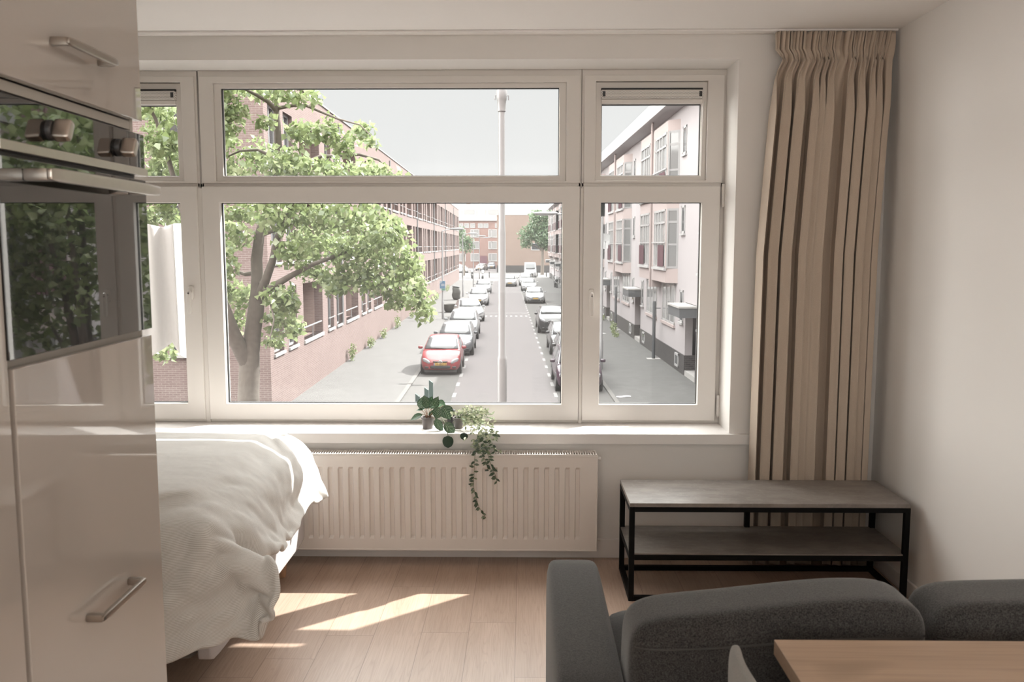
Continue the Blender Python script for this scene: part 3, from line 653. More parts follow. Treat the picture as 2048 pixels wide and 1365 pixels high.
    -2150,3244,714,-2053,3244,715,-1957,3244,719,-1860,3244,722,-1763,3244,721,-1667,3244,717,-1570,3244,714,-1473,3244,712,-1377,3244,712,-1280,3244,715,-1256,3244,714,-1232,3244,713,-1208,3244,713,-1184,3243,711,-1162,3242,705,-1142,3244,696,-1123,3246,686,-1104,3247,673,-1087,3248,659,-1070,3250,648,-1052,3250,636,-1039,3251,621,-1028,3251,604,-1017,3251,587,-1006,3253,570,-995,3255,552,-984,3255,533,-974,3252,514,-972,3249,494,-971,3247,474,-961,3246,457,-948,3245,441,-938,3243,423,-930,3237,404,
    -2150,3268,713,-2053,3268,714,-1957,3268,718,-1860,3268,721,-1763,3268,721,-1667,3268,717,-1570,3268,713,-1473,3268,712,-1377,3268,712,-1280,3268,715,-1256,3268,714,-1232,3268,713,-1208,3268,713,-1184,3267,710,-1162,3265,703,-1141,3266,695,-1122,3268,685,-1103,3268,673,-1085,3270,661,-1067,3272,648,-1050,3271,634,-1037,3270,618,-1028,3270,600,-1019,3271,583,-1008,3272,566,-996,3275,550,-985,3276,532,-978,3273,512,-974,3269,492,-969,3267,472,-961,3265,454,-951,3264,437,-941,3264,419,-931,3261,400,
    -2150,3292,712,-2053,3292,713,-1957,3292,718,-1860,3292,720,-1763,3292,721,-1667,3292,717,-1570,3292,712,-1473,3292,713,-1377,3292,713,-1280,3292,715,-1256,3292,715,-1232,3292,714,-1208,3292,713,-1184,3292,710,-1163,3290,701,-1141,3289,693,-1120,3290,685,-1101,3290,673,-1084,3291,661,-1066,3292,649,-1048,3290,635,-1036,3290,618,-1028,3291,599,-1021,3290,580,-1012,3291,562,-1001,3293,546,-992,3294,529,-987,3292,510,-982,3289,490,-973,3287,471,-963,3285,452,-954,3284,435,-943,3284,418,-931,3286,401,
    -2150,3316,711,-2053,3316,712,-1957,3316,719,-1860,3316,720,-1763,3316,721,-1667,3316,716,-1570,3316,711,-1473,3316,713,-1377,3316,713,-1280,3316,715,-1256,3316,715,-1232,3316,714,-1208,3316,714,-1185,3316,710,-1164,3315,700,-1143,3313,690,-1121,3314,683,-1102,3313,673,-1083,3312,661,-1066,3311,649,-1049,3310,634,-1035,3311,617,-1027,3313,598,-1023,3311,578,-1016,3310,559,-1007,3311,541,-999,3311,524,-992,3310,506,-986,3309,488,-977,3307,470,-966,3306,452,-956,3305,433,-948,3305,416,-934,3308,402,
    -2150,3341,711,-2053,3341,712,-1957,3341,719,-1860,3341,721,-1763,3341,721,-1667,3341,715,-1570,3341,711,-1473,3341,713,-1377,3341,713,-1280,3341,715,-1256,3341,715,-1232,3341,714,-1208,3341,714,-1185,3340,709,-1166,3338,698,-1145,3336,688,-1124,3336,680,-1104,3335,671,-1084,3334,661,-1065,3331,649,-1048,3330,634,-1034,3333,617,-1026,3335,598,-1022,3334,578,-1018,3331,556,-1012,3330,538,-1003,3330,521,-995,3331,504,-988,3330,486,-981,3329,469,-969,3328,452,-959,3327,434,-954,3325,414,-946,3325,398,
    -2150,3365,711,-2053,3365,713,-1957,3365,719,-1860,3365,721,-1763,3365,720,-1667,3365,713,-1570,3365,712,-1473,3365,713,-1377,3365,713,-1280,3365,715,-1256,3365,714,-1232,3365,714,-1208,3365,713,-1185,3364,709,-1166,3362,697,-1145,3360,686,-1124,3358,679,-1104,3358,670,-1086,3355,659,-1067,3352,647,-1049,3351,633,-1034,3354,617,-1025,3356,599,-1021,3356,579,-1020,3354,556,-1015,3353,536,-1006,3353,519,-998,3353,502,-991,3353,484,-984,3352,467,-973,3351,451,-963,3348,434,-961,3345,413,-962,3342,392,
    -2150,3389,711,-2053,3389,713,-1957,3389,719,-1860,3389,721,-1763,3389,720,-1667,3389,713,-1570,3389,712,-1473,3389,712,-1377,3389,714,-1280,3389,715,-1256,3389,714,-1232,3389,713,-1208,3389,713,-1185,3389,709,-1165,3387,697,-1145,3384,685,-1123,3382,678,-1103,3379,670,-1086,3377,658,-1068,3375,646,-1049,3373,634,-1034,3375,618,-1025,3377,600,-1020,3378,579,-1018,3376,557,-1014,3374,536,-1007,3374,517,-1001,3374,499,-995,3373,481,-987,3372,463,-975,3372,448,-965,3368,433,-965,3365,414,-971,3363,395,
    -2150,3413,711,-2053,3413,714,-1957,3413,717,-1860,3413,720,-1763,3413,719,-1667,3413,714,-1570,3413,712,-1473,3413,712,-1377,3413,715,-1280,3413,715,-1256,3413,714,-1232,3413,713,-1208,3413,713,-1185,3413,708,-1165,3411,697,-1145,3409,687,-1123,3405,680,-1103,3401,670,-1084,3398,659,-1066,3397,647,-1048,3396,634,-1035,3396,617,-1025,3397,598,-1018,3399,579,-1014,3396,557,-1010,3394,536,-1006,3394,516,-1001,3393,496,-998,3392,476,-993,3390,457,-980,3391,443,-964,3389,430,-962,3385,413,-973,3383,398,
    -2150,3437,711,-2053,3437,714,-1957,3437,715,-1860,3437,719,-1763,3437,719,-1667,3437,714,-1570,3437,712,-1473,3437,713,-1377,3437,716,-1280,3437,715,-1256,3437,715,-1232,3437,714,-1208,3437,713,-1186,3437,708,-1166,3436,698,-1144,3433,690,-1122,3429,682,-1103,3424,669,-1083,3421,658,-1065,3420,648,-1050,3419,633,-1036,3417,615,-1025,3418,597,-1017,3418,578,-1011,3416,556,-1008,3414,536,-1002,3414,516,-997,3413,495,-996,3411,474,-996,3408,452,-986,3408,434,-970,3408,421,-959,3406,408,-966,3401,392,
    -2150,3461,711,-2053,3461,714,-1957,3461,714,-1860,3461,717,-1763,3461,719,-1667,3461,715,-1570,3461,713,-1473,3461,714,-1377,3461,716,-1280,3461,716,-1256,3461,715,-1232,3461,714,-1208,3461,713,-1185,3462,708,-1164,3461,699,-1143,3458,691,-1121,3453,682,-1102,3449,668,-1084,3445,657,-1065,3444,648,-1049,3443,634,-1036,3440,615,-1025,3438,597,-1015,3438,578,-1008,3436,557,-1006,3434,537,-1003,3434,517,-997,3432,495,-993,3429,472,-990,3426,449,-986,3425,428,-976,3426,412,-962,3425,400,-955,3421,385,
    -2150,3486,712,-2053,3486,713,-1957,3486,713,-1860,3486,716,-1763,3486,718,-1667,3486,715,-1570,3486,713,-1473,3486,715,-1377,3486,717,-1280,3486,716,-1256,3486,715,-1232,3486,714,-1208,3486,713,-1184,3486,709,-1163,3485,699,-1142,3482,689,-1121,3478,679,-1102,3473,667,-1083,3468,656,-1064,3466,646,-1047,3465,634,-1033,3463,617,-1023,3460,598,-1014,3458,577,-1007,3457,557,-1004,3456,537,-1006,3453,516,-1004,3450,493,-998,3447,470,-989,3445,449,-984,3446,428,-979,3446,409,-968,3445,395,-950,3444,387,
    -2150,3510,713,-2053,3510,713,-1957,3510,713,-1860,3510,715,-1763,3510,718,-1667,3510,715,-1570,3510,714,-1473,3510,715,-1377,3510,717,-1280,3510,715,-1256,3510,715,-1232,3510,713,-1208,3510,712,-1184,3509,708,-1162,3508,698,-1142,3506,687,-1121,3502,677,-1102,3496,666,-1082,3491,656,-1064,3488,646,-1047,3487,633,-1032,3486,618,-1022,3483,599,-1017,3480,576,-1010,3479,555,-1005,3478,535,-1005,3475,514,-1005,3471,492,-1000,3469,471,-991,3467,451,-984,3466,430,-980,3467,409,-971,3466,393,-952,3464,390,
    -2150,3534,714,-2053,3534,713,-1957,3534,713,-1860,3534,715,-1763,3534,717,-1667,3534,716,-1570,3534,714,-1473,3534,714,-1377,3534,716,-1280,3534,714,-1256,3534,714,-1232,3534,712,-1208,3534,711,-1184,3533,707,-1162,3532,698,-1141,3529,687,-1122,3525,676,-1102,3520,663,-1082,3515,654,-1063,3512,647,-1047,3511,633,-1036,3509,617,-1026,3505,598,-1018,3502,577,-1010,3500,557,-1006,3499,536,-1004,3497,515,-1004,3493,493,-1000,3491,472,-991,3489,453,-984,3488,432,-981,3489,411,-973,3488,394,-956,3484,384,
    -2150,3558,715,-2053,3558,713,-1957,3558,712,-1860,3558,715,-1763,3558,717,-1667,3558,716,-1570,3558,715,-1473,3558,713,-1377,3558,715,-1280,3558,713,-1256,3558,712,-1232,3558,711,-1208,3558,709,-1184,3557,706,-1162,3556,697,-1142,3553,685,-1124,3548,672,-1104,3543,661,-1083,3539,654,-1062,3536,648,-1046,3533,635,-1037,3531,617,-1027,3526,599,-1016,3523,581,-1009,3522,561,-1007,3521,539,-1007,3518,517,-1006,3515,495,-1002,3513,474,-991,3511,455,-981,3511,436,-978,3512,416,-971,3511,396,-959,3507,378,
    -2150,3582,716,-2053,3582,713,-1957,3582,712,-1860,3582,715,-1763,3582,717,-1667,3582,717,-1570,3582,714,-1473,3582,713,-1377,3582,713,-1280,3582,712,-1256,3582,711,-1232,3582,710,-1208,3582,708,-1184,3582,705,-1162,3580,696,-1144,3576,681,-1126,3572,667,-1105,3567,660,-1082,3562,656,-1061,3559,650,-1045,3556,637,-1034,3553,620,-1023,3547,602,-1015,3544,582,-1010,3543,561,-1009,3542,541,-1010,3540,519,-1009,3537,498,-1003,3535,476,-993,3534,457,-982,3534,438,-974,3533,419,-969,3532,398,-962,3531,378,
    -2150,3606,716,-2053,3606,713,-1957,3606,712,-1860,3606,714,-1763,3606,718,-1667,3606,717,-1570,3606,714,-1473,3606,712,-1377,3606,713,-1280,3606,712,-1256,3606,711,-1232,3606,709,-1208,3606,708,-1184,3606,704,-1163,3604,694,-1145,3600,680,-1126,3596,666,-1104,3591,660,-1082,3586,660,-1062,3582,653,-1045,3579,640,-1030,3575,623,-1020,3571,604,-1016,3567,581,-1012,3566,560,-1009,3564,541,-1011,3562,522,-1009,3560,501,-1003,3558,478,-996,3556,457,-986,3555,437,-974,3554,419,-966,3553,399,-964,3553,378,
    -2150,3630,717,-2053,3630,714,-1957,3630,713,-1860,3630,714,-1763,3630,717,-1667,3630,716,-1570,3630,714,-1473,3630,713,-1377,3630,713,-1280,3630,713,-1256,3630,711,-1232,3630,709,-1208,3630,708,-1184,3630,704,-1163,3628,694,-1144,3624,681,-1124,3620,669,-1103,3616,664,-1082,3610,662,-1062,3606,654,-1044,3602,642,-1030,3598,625,-1021,3594,604,-1017,3591,582,-1014,3589,561,-1010,3588,542,-1011,3586,524,-1011,3584,502,-1006,3581,480,-1000,3578,458,-991,3576,438,-979,3576,419,-967,3575,401,-959,3574,380,
    -2150,3655,719,-2053,3655,715,-1957,3655,714,-1860,3655,714,-1763,3655,717,-1667,3655,715,-1570,3655,714,-1473,3655,714,-1377,3655,713,-1280,3655,714,-1256,3655,712,-1232,3655,710,-1208,3655,709,-1184,3654,705,-1164,3652,695,-1144,3648,682,-1124,3644,672,-1102,3639,669,-1082,3634,664,-1063,3629,654,-1045,3625,642,-1032,3621,626,-1023,3617,606,-1017,3614,585,-1014,3612,563,-1010,3610,542,-1010,3608,522,-1013,3605,501,-1013,3602,479,-1006,3599,459,-996,3598,440,-984,3598,421,-971,3597,402,-958,3596,384,
    -2150,3679,720,-2053,3679,717,-1957,3679,714,-1860,3679,715,-1763,3679,717,-1667,3679,715,-1570,3679,713,-1473,3679,715,-1377,3679,714,-1280,3679,715,-1256,3679,713,-1232,3679,712,-1208,3679,710,-1184,3678,707,-1163,3676,696,-1144,3672,683,-1123,3668,675,-1102,3663,672,-1083,3657,664,-1064,3652,654,-1047,3647,642,-1034,3643,626,-1024,3639,608,-1017,3636,587,-1013,3634,566,-1010,3631,544,-1009,3628,522,-1012,3626,500,-1016,3623,479,-1012,3621,459,-1001,3619,441,-988,3619,424,-976,3619,406,-963,3618,387,
    -2150,3703,722,-2053,3703,718,-1957,3703,715,-1860,3703,716,-1763,3703,717,-1667,3703,715,-1570,3703,713,-1473,3703,716,-1377,3703,715,-1280,3703,715,-1256,3703,714,-1232,3703,712,-1208,3703,711,-1184,3702,707,-1163,3700,696,-1144,3697,684,-1123,3692,678,-1102,3686,672,-1083,3679,662,-1066,3673,652,-1048,3668,643,-1036,3664,629,-1026,3660,610,-1018,3658,590,-1012,3656,569,-1009,3654,547,-1009,3651,524,-1010,3647,502,-1012,3645,481,-1014,3642,459,-1007,3640,441,-993,3640,425,-979,3640,409,-967,3639,391,
    -2150,3727,722,-2053,3727,720,-1957,3727,715,-1860,3727,717,-1763,3727,717,-1667,3727,714,-1570,3727,713,-1473,3727,716,-1377,3727,716,-1280,3727,714,-1256,3727,713,-1232,3727,712,-1208,3727,711,-1184,3727,706,-1164,3725,696,-1143,3721,686,-1122,3715,679,-1102,3709,672,-1085,3703,659,-1067,3696,649,-1047,3691,642,-1034,3686,630,-1027,3682,612,-1018,3680,593,-1011,3679,572,-1008,3676,550,-1007,3673,527,-1008,3669,505,-1010,3666,484,-1013,3664,461,-1010,3662,441,-997,3661,425,-981,3661,411,-968,3659,395,
    -2150,3751,721,-2053,3751,720,-1957,3751,715,-1860,3751,717,-1763,3751,718,-1667,3751,714,-1570,3751,713,-1473,3751,716,-1377,3751,716,-1280,3751,713,-1256,3751,712,-1232,3751,711,-1208,3751,711,-1184,3751,706,-1163,3748,697,-1142,3744,687,-1121,3739,680,-1103,3733,670,-1085,3726,657,-1067,3719,648,-1046,3713,641,-1032,3709,631,-1026,3706,614,-1018,3703,594,-1008,3701,575,-1005,3699,553,-1005,3695,531,-1007,3692,509,-1011,3688,488,-1015,3686,466,-1010,3684,446,-997,3683,428,-981,3681,413,-965,3679,400,
    -2150,3775,719,-2053,3775,719,-1957,3775,716,-1860,3775,718,-1763,3775,718,-1667,3775,715,-1570,3775,713,-1473,3775,716,-1377,3775,715,-1280,3775,712,-1256,3775,712,-1232,3775,711,-1208,3775,711,-1185,3775,706,-1164,3772,697,-1142,3768,688,-1122,3762,679,-1104,3756,668,-1086,3749,657,-1067,3741,649,-1047,3735,644,-1032,3732,632,-1026,3728,612,-1021,3725,592,-1010,3723,574,-1002,3721,555,-1002,3717,533,-1006,3714,512,-1012,3711,491,-1017,3708,471,-1010,3706,451,-994,3704,435,-979,3702,420,-965,3701,403,
    -2150,3800,717,-2053,3800,718,-1957,3800,716,-1860,3800,719,-1763,3800,718,-1667,3800,716,-1570,3800,713,-1473,3800,716,-1377,3800,715,-1280,3800,712,-1256,3800,711,-1232,3800,711,-1208,3800,711,-1185,3799,707,-1163,3797,698,-1143,3792,688,-1124,3786,677,-1106,3779,666,-1087,3771,657,-1067,3764,653,-1048,3758,647,-1035,3754,633,-1028,3751,612,-1023,3747,591,-1013,3744,572,-1002,3742,554,-998,3739,534,-1002,3736,512,-1009,3732,492,-1014,3730,472,-1010,3728,454,-994,3725,441,-978,3723,426,-967,3725,407,
    -2150,3824,715,-2053,3824,716,-1957,3824,717,-1860,3824,720,-1763,3824,719,-1667,3824,717,-1570,3824,714,-1473,3824,715,-1377,3824,715,-1280,3824,712,-1256,3824,711,-1232,3824,711,-1208,3824,711,-1184,3823,707,-1164,3820,698,-1144,3815,686,-1126,3809,675,-1107,3802,666,-1088,3793,663,-1068,3785,661,-1049,3780,652,-1035,3776,635,-1028,3773,614,-1021,3768,594,-1011,3765,574,-1001,3764,553,-995,3762,533,-999,3757,513,-1006,3753,493,-1010,3750,473,-1008,3749,455,-996,3748,441,-982,3745,425,-967,3745,410,
    -2150,3848,714,-2053,3848,715,-1957,3848,718,-1860,3848,720,-1763,3848,719,-1667,3848,717,-1570,3848,714,-1473,3848,714,-1377,3848,715,-1280,3848,712,-1256,3848,711,-1232,3848,711,-1208,3848,711,-1185,3847,706,-1166,3843,695,-1146,3838,683,-1126,3832,675,-1108,3823,671,-1089,3813,672,-1068,3807,668,-1049,3802,655,-1036,3798,637,-1028,3793,616,-1018,3790,596,-1007,3787,577,-999,3786,556,-997,3783,536,-1002,3778,515,-1009,3773,495,-1011,3770,475,-1007,3769,456,-998,3768,439,-985,3766,423,-970,3764,408,
    -2150,3872,713,-2053,3872,714,-1957,3872,718,-1860,3872,721,-1763,3872,720,-1667,3872,717,-1570,3872,715,-1473,3872,714,-1377,3872,715,-1280,3872,712,-1256,3872,711,-1232,3872,710,-1208,3872,711,-1185,3871,706,-1166,3868,694,-1147,3862,683,-1127,3853,680,-1109,3843,681,-1090,3835,678,-1071,3830,667,-1054,3825,653,-1043,3818,635,-1032,3814,615,-1019,3812,597,-1007,3811,579,-1001,3808,558,-1003,3803,539,-1009,3798,519,-1012,3794,499,-1013,3790,477,-1008,3788,456,-997,3787,439,-985,3785,424,-972,3786,408,
    -2150,3896,712,-2053,3896,714,-1957,3896,719,-1860,3896,721,-1763,3896,719,-1667,3896,718,-1570,3896,716,-1473,3896,714,-1377,3896,714,-1280,3896,711,-1256,3896,711,-1232,3896,710,-1208,3896,711,-1185,3895,707,-1165,3892,696,-1146,3884,689,-1128,3873,690,-1111,3863,688,-1092,3857,677,-1075,3852,663,-1060,3846,648,-1047,3839,632,-1036,3836,615,-1023,3835,598,-1012,3832,579,-1007,3828,558,-1011,3823,539,-1016,3818,520,-1014,3813,500,-1009,3810,478,-1003,3808,457,-993,3806,441,-979,3803,429,-969,3804,413,
    -2150,3920,710,-2053,3920,713,-1957,3920,720,-1860,3920,720,-1763,3920,719,-1667,3920,718,-1570,3920,717,-1473,3920,714,-1377,3920,714,-1280,3920,711,-1256,3920,711,-1232,3920,711,-1208,3920,711,-1185,3919,707,-1164,3915,700,-1145,3906,699,-1129,3894,698,-1113,3885,687,-1097,3880,672,-1079,3874,659,-1063,3867,645,-1048,3861,631,-1035,3857,616,-1025,3854,598,-1017,3850,578,-1015,3847,558,-1019,3842,538,-1022,3838,518,-1018,3834,496,-1007,3830,478,-996,3827,460,-986,3825,445,-972,3820,433,-959,3817,422,
    -2150,3945,709,-2053,3945,713,-1957,3945,720,-1860,3945,720,-1763,3945,719,-1667,3945,718,-1570,3945,716,-1473,3945,714,-1377,3945,714,-1280,3945,711,-1256,3945,711,-1232,3945,711,-1208,3945,711,-1184,3943,709,-1163,3937,707,-1144,3927,707,-1129,3916,700,-1114,3908,686,-1099,3901,670,-1081,3896,657,-1064,3890,644,-1048,3882,631,-1035,3877,616,-1025,3872,598,-1018,3868,577,-1018,3866,558,-1022,3863,537,-1023,3860,515,-1019,3856,493,-1008,3851,475,-993,3847,460,-981,3843,445,-969,3838,433,-955,3831,425,
    -2150,3969,708,-2053,3969,712,-1957,3969,719,-1860,3969,719,-1763,3969,719,-1667,3969,717,-1570,3969,715,-1473,3969,714,-1377,3969,714,-1280,3969,712,-1256,3969,712,-1232,3969,711,-1208,3969,711,-1184,3967,712,-1163,3959,712,-1145,3948,707,-1130,3937,696,-1114,3929,685,-1097,3922,672,-1080,3917,659,-1064,3912,646,-1048,3904,632,-1035,3897,617,-1025,3891,598,-1017,3887,577,-1014,3885,557,-1016,3883,537,-1017,3880,514,-1015,3876,491,-1007,3873,471,-995,3867,454,-982,3859,439,-969,3853,426,-956,3845,417,
    -2150,3993,708,-2053,3993,711,-1957,3993,718,-1860,3993,719,-1763,3993,718,-1667,3993,716,-1570,3993,715,-1473,3993,714,-1377,3993,715,-1280,3993,713,-1256,3993,712,-1232,3993,712,-1208,3993,712,-1185,3990,712,-1165,3981,710,-1149,3968,701,-1134,3957,688,-1116,3948,678,-1096,3942,671,-1077,3938,662,-1059,3933,650,-1043,3926,636,-1031,3917,620,-1023,3911,600,-1018,3908,577,-1015,3905,555,-1012,3900,535,-1009,3894,513,-1006,3893,491,-1002,3891,470,-994,3884,452,-981,3875,434,-967,3867,419,-953,3861,407,
    -2148,4017,708,-2051,4016,708,-1955,4016,714,-1859,4014,713,-1764,4015,712,-1667,4012,708,-1570,4014,710,-1473,4012,708,-1377,4013,710,-1281,4016,711,-1257,4016,710,-1232,4016,710,-1209,4014,708,-1188,4008,705,-1170,3998,699,-1154,3986,691,-1138,3976,681,-1119,3967,672,-1098,3961,667,-1078,3957,662,-1059,3952,650,-1041,3944,636,-1027,3936,619,-1019,3931,600,-1017,3927,577,-1015,3922,554,-1013,3915,532,-1009,3910,511,-1003,3910,490,-997,3906,471,-989,3897,452,-976,3889,433,-962,3882,416,-950,3878,402,
    -2142,4038,702,-2049,4032,696,-1952,4031,701,-1857,4030,700,-1763,4033,699,-1668,4025,693,-1571,4030,695,-1474,4024,693,-1380,4026,694,-1284,4036,700,-1260,4036,700,-1236,4034,698,-1213,4028,695,-1193,4020,690,-1175,4010,683,-1158,4000,677,-1138,3992,673,-1117,3986,672,-1096,3980,669,-1078,3974,660,-1059,3967,647,-1042,3959,631,-1029,3953,613,-1019,3949,595,-1011,3942,576,-1006,3935,554,-1006,3930,531,-1007,3929,509,-1003,3927,488,-997,3920,467,-989,3911,448,-975,3904,431,-960,3898,415,-947,3894,401,
    -2137,4056,690,-2047,4044,681,-1950,4037,681,-1853,4045,683,-1760,4048,684,-1669,4042,682,-1573,4047,677,-1475,4041,679,-1383,4040,681,-1289,4050,682,-1264,4050,682,-1241,4045,681,-1218,4039,678,-1197,4032,674,-1178,4024,668,-1158,4014,665,-1137,4007,665,-1114,4002,666,-1093,3997,665,-1075,3989,658,-1056,3981,644,-1038,3975,629,-1026,3971,611,-1017,3966,590,-1008,3958,571,-999,3952,552,-996,3949,532,-995,3945,510,-992,3939,488,-991,3934,466,-986,3928,446,-973,3921,429,-958,3914,414,-946,3910,400,
    -2129,4073,689,-2044,4060,679,-1951,4051,668,-1851,4059,674,-1757,4064,667,-1667,4062,673,-1574,4065,673,-1477,4063,672,-1386,4060,682,-1292,4060,667,-1268,4061,666,-1244,4061,666,-1220,4057,665,-1198,4050,663,-1176,4043,662,-1155,4034,664,-1135,4025,666,-1112,4019,665,-1091,4012,661,-1073,4001,653,-1055,3994,640,-1038,3992,625,-1025,3988,608,-1014,3981,588,-1005,3975,567,-998,3972,549,-993,3967,530,-986,3960,509,-982,3953,487,-982,3949,466,-977,3943,448,-967,3935,431,-955,3930,414,-943,3927,399,
    -2122,4088,700,-2042,4078,685,-1949,4070,668,-1853,4075,675,-1757,4080,660,-1665,4082,664,-1573,4080,680,-1477,4085,672,-1387,4080,683,-1293,4074,671,-1269,4075,665,-1244,4077,662,-1219,4077,661,-1195,4072,661,-1172,4065,663,-1151,4056,667,-1131,4045,670,-1109,4035,668,-1087,4025,664,-1067,4016,655,-1051,4011,640,-1038,4009,622,-1027,4003,602,-1017,3997,582,-1006,3994,562,-998,3990,543,-993,3984,525,-985,3975,507,-977,3968,485,-971,3961,466,-963,3951,451,-954,3942,436,-946,3941,417,-938,3945,400,
    -2125,4100,698,-2043,4092,679,-1949,4089,675,-1856,4091,669,-1759,4096,668,-1665,4100,669,-1573,4097,681,-1477,4102,682,-1386,4096,682,-1292,4090,679,-1268,4087,677,-1244,4087,675,-1220,4087,674,-1195,4084,672,-1171,4078,672,-1148,4070,672,-1127,4059,670,-1107,4048,665,-1085,4041,660,-1064,4034,653,-1046,4027,641,-1032,4023,623,-1022,4019,602,-1015,4014,580,-1007,4010,560,-997,4006,539,-988,4000,521,-978,3989,506,-968,3979,488,-958,3972,468,-949,3963,452,-938,3953,438,-930,3948,423,-928,3952,406,
    -2131,4102,679,-2043,4098,661,-1951,4110,681,-1857,4102,651,-1764,4115,675,-1667,4110,688,-1574,4118,686,-1479,4111,701,-1382,4109,693,-1290,4106,672,-1267,4104,684,-1245,4097,694,-1223,4086,695,-1200,4076,691,-1175,4072,690,-1148,4069,690,-1124,4066,684,-1103,4064,672,-1084,4061,655,-1068,4052,641,-1054,4041,631,-1037,4039,619,-1017,4039,604,-1004,4031,586,-994,4020,568,-985,4016,548,-975,4015,525,-970,4006,504,-967,3996,487,-955,3991,470,-941,3983,452,-929,3971,436,-917,3957,425,-910,3941,411,]

# ================================================================== the room
D, DG, DO = 4.30, 4.54, 4.86             # inner wall face, window frames, outer wall face
XR, XL, YB, ZC = 1.745, -3.10, -3.0, 2.585
WX0, WX1, WZ0, WZ1 = -2.41, 1.026, .645, 2.472

def struct(name, mb, mat, parent=None, **kw):
    o = mb.build(name, mat, parent, **kw)
    o['kind'] = 'structure'
    return o
struct('floor', MB().box(XL - .2, XR + .2, YB - .2, D + .02, -.12, 0), M['floor'])
struct('ceiling', MB().box(XL - .2, XR + .2, YB - .2, DO, ZC, ZC + .2), M['ceiling'])
w = MB()
w.box(XL - .2, WX0, D, DO, -.12, ZC + .01)
w.box(WX1, XR + .2, D, DO, -.12, ZC + .01)
w.box(WX0, WX1, D, DO, -.12, WZ0 - .05)
w.box(WX0, WX1, D, DG + .09, WZ1, ZC + .01)
w.box(WX0, WX1, DG + .08, DO, 2.445, ZC + .01)
struct('wall_front', w, M['wall'])
w = MB()                                                      # the rest of the house front, so the street side is shielded from the sky behind
w.box(-22, XL - .2, D, DO, G, 9).box(XR + .2, 16, D, DO, G, 9).box(XL - .2, XR + .2, D, DO, G, -.12).box(XL - .2, XR + .2, D, DO, ZC + .2, 9)
struct('wall_outside', w, M['brick_dark'])
struct('wall_right', MB().box(XR, XR + .2, YB - .2, D + .01, -.12, ZC + .01), M['wall'])
w = MB()                                                      # left wall, with an unseen window added to light the room from the side
ly0, ly1, lz0, lz1 = -2.75, -.65, .65, 2.42
w.box(XL - .2, XL, YB - .2, ly0, -.12, ZC + .01).box(XL - .2, XL, ly1, D + .01, -.12, ZC + .01)
w.box(XL - .2, XL, ly0, ly1, -.12, lz0).box(XL - .2, XL, ly0, ly1, lz1, ZC + .01)
struct('wall_left', w, M['wall'])
w = MB()                                                      # back wall with a wide unseen window added for fill light
bx0, bx1, bz0, bz1 = -2.95, 1.62, .85, 2.46
w.box(XL - .2, bx0, YB - .2, YB, -.12, ZC + .01).box(bx1, XR + .2, YB - .2, YB, -.12, ZC + .01)
w.box(bx0, bx1, YB - .2, YB, -.12, bz0).box(bx0, bx1, YB - .2, YB, bz1, ZC + .01)
struct('wall_back', w, M['wall'])
struct('wall_kitchen', MB().box(XL, -1.475, -.2, 2.0, 0, ZC), M['wall'])
struct('baseboard_right', MB().box(XR - .014, XR, YB, D, 0, .075), M['sill'], bevel=.003)
struct('baseboard_front', MB().box(XL, XR - .014, D - .014, D, 0, .10), M['sill'], bevel=.003)
sb = MB().box(WX0, WX1, 4.27, DG + .02, WZ0 - .05, WZ0)
sb.box(WX1, WX1 + .117, 4.27, D, WZ0 - .05, WZ0).box(WX0 - .117, WX0, 4.27, D, WZ0 - .05, WZ0)
struct('trim_1', sb, M['sill'])['label'] = 'white window sill board'
struct('trim_2', MB().box(WX0 - .03, WX1 + .03, DG + .09, DO + .06, WZ0 - .06, WZ0 - .012), M['stone'])

# windows: outer frame, sashes, panes
def ringed(name, parent, x0, x1, z0, z1, l, r, b, t, y0, y1, mat='pvc', bevel=.003):
    return MB().ring(x0, x1, z0, z1, l, r, b, t, y0, y1).build(name, M[mat], parent, bevel=bevel)
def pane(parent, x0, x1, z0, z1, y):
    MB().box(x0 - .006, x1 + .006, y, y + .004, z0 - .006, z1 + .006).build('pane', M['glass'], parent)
    g = MB().ring(x0 - .003, x1 + .003, z0 - .003, z1 + .003, .006, .006, .006, .006, y - .008, y + .012)
    g.build('gasket', M['gasket'], parent)
ZT0, ZT1 = 1.885, 1.902                     # transom gap between lower sashes and upper lights
def window(n, x0, x1, kind):
    o = thing('window_%d' % n, None, None, kind='structure')
    y = DG
    fl = {'left': (.025, .055), 'mid': (.055, .055), 'right': (.055, .025)}[kind]
    f = MB().ring(x0, x1, WZ0, WZ1, .02 if kind == 'left' else .012, .02 if kind == 'right' else .012, .018, .05, y + .012, y + .08)
    f.box(x0, x1, y + .012, y + .08, ZT0 - .004, ZT1 + .002)
    f.build('frame', M['pvc'], o, bevel=.003)
    return o
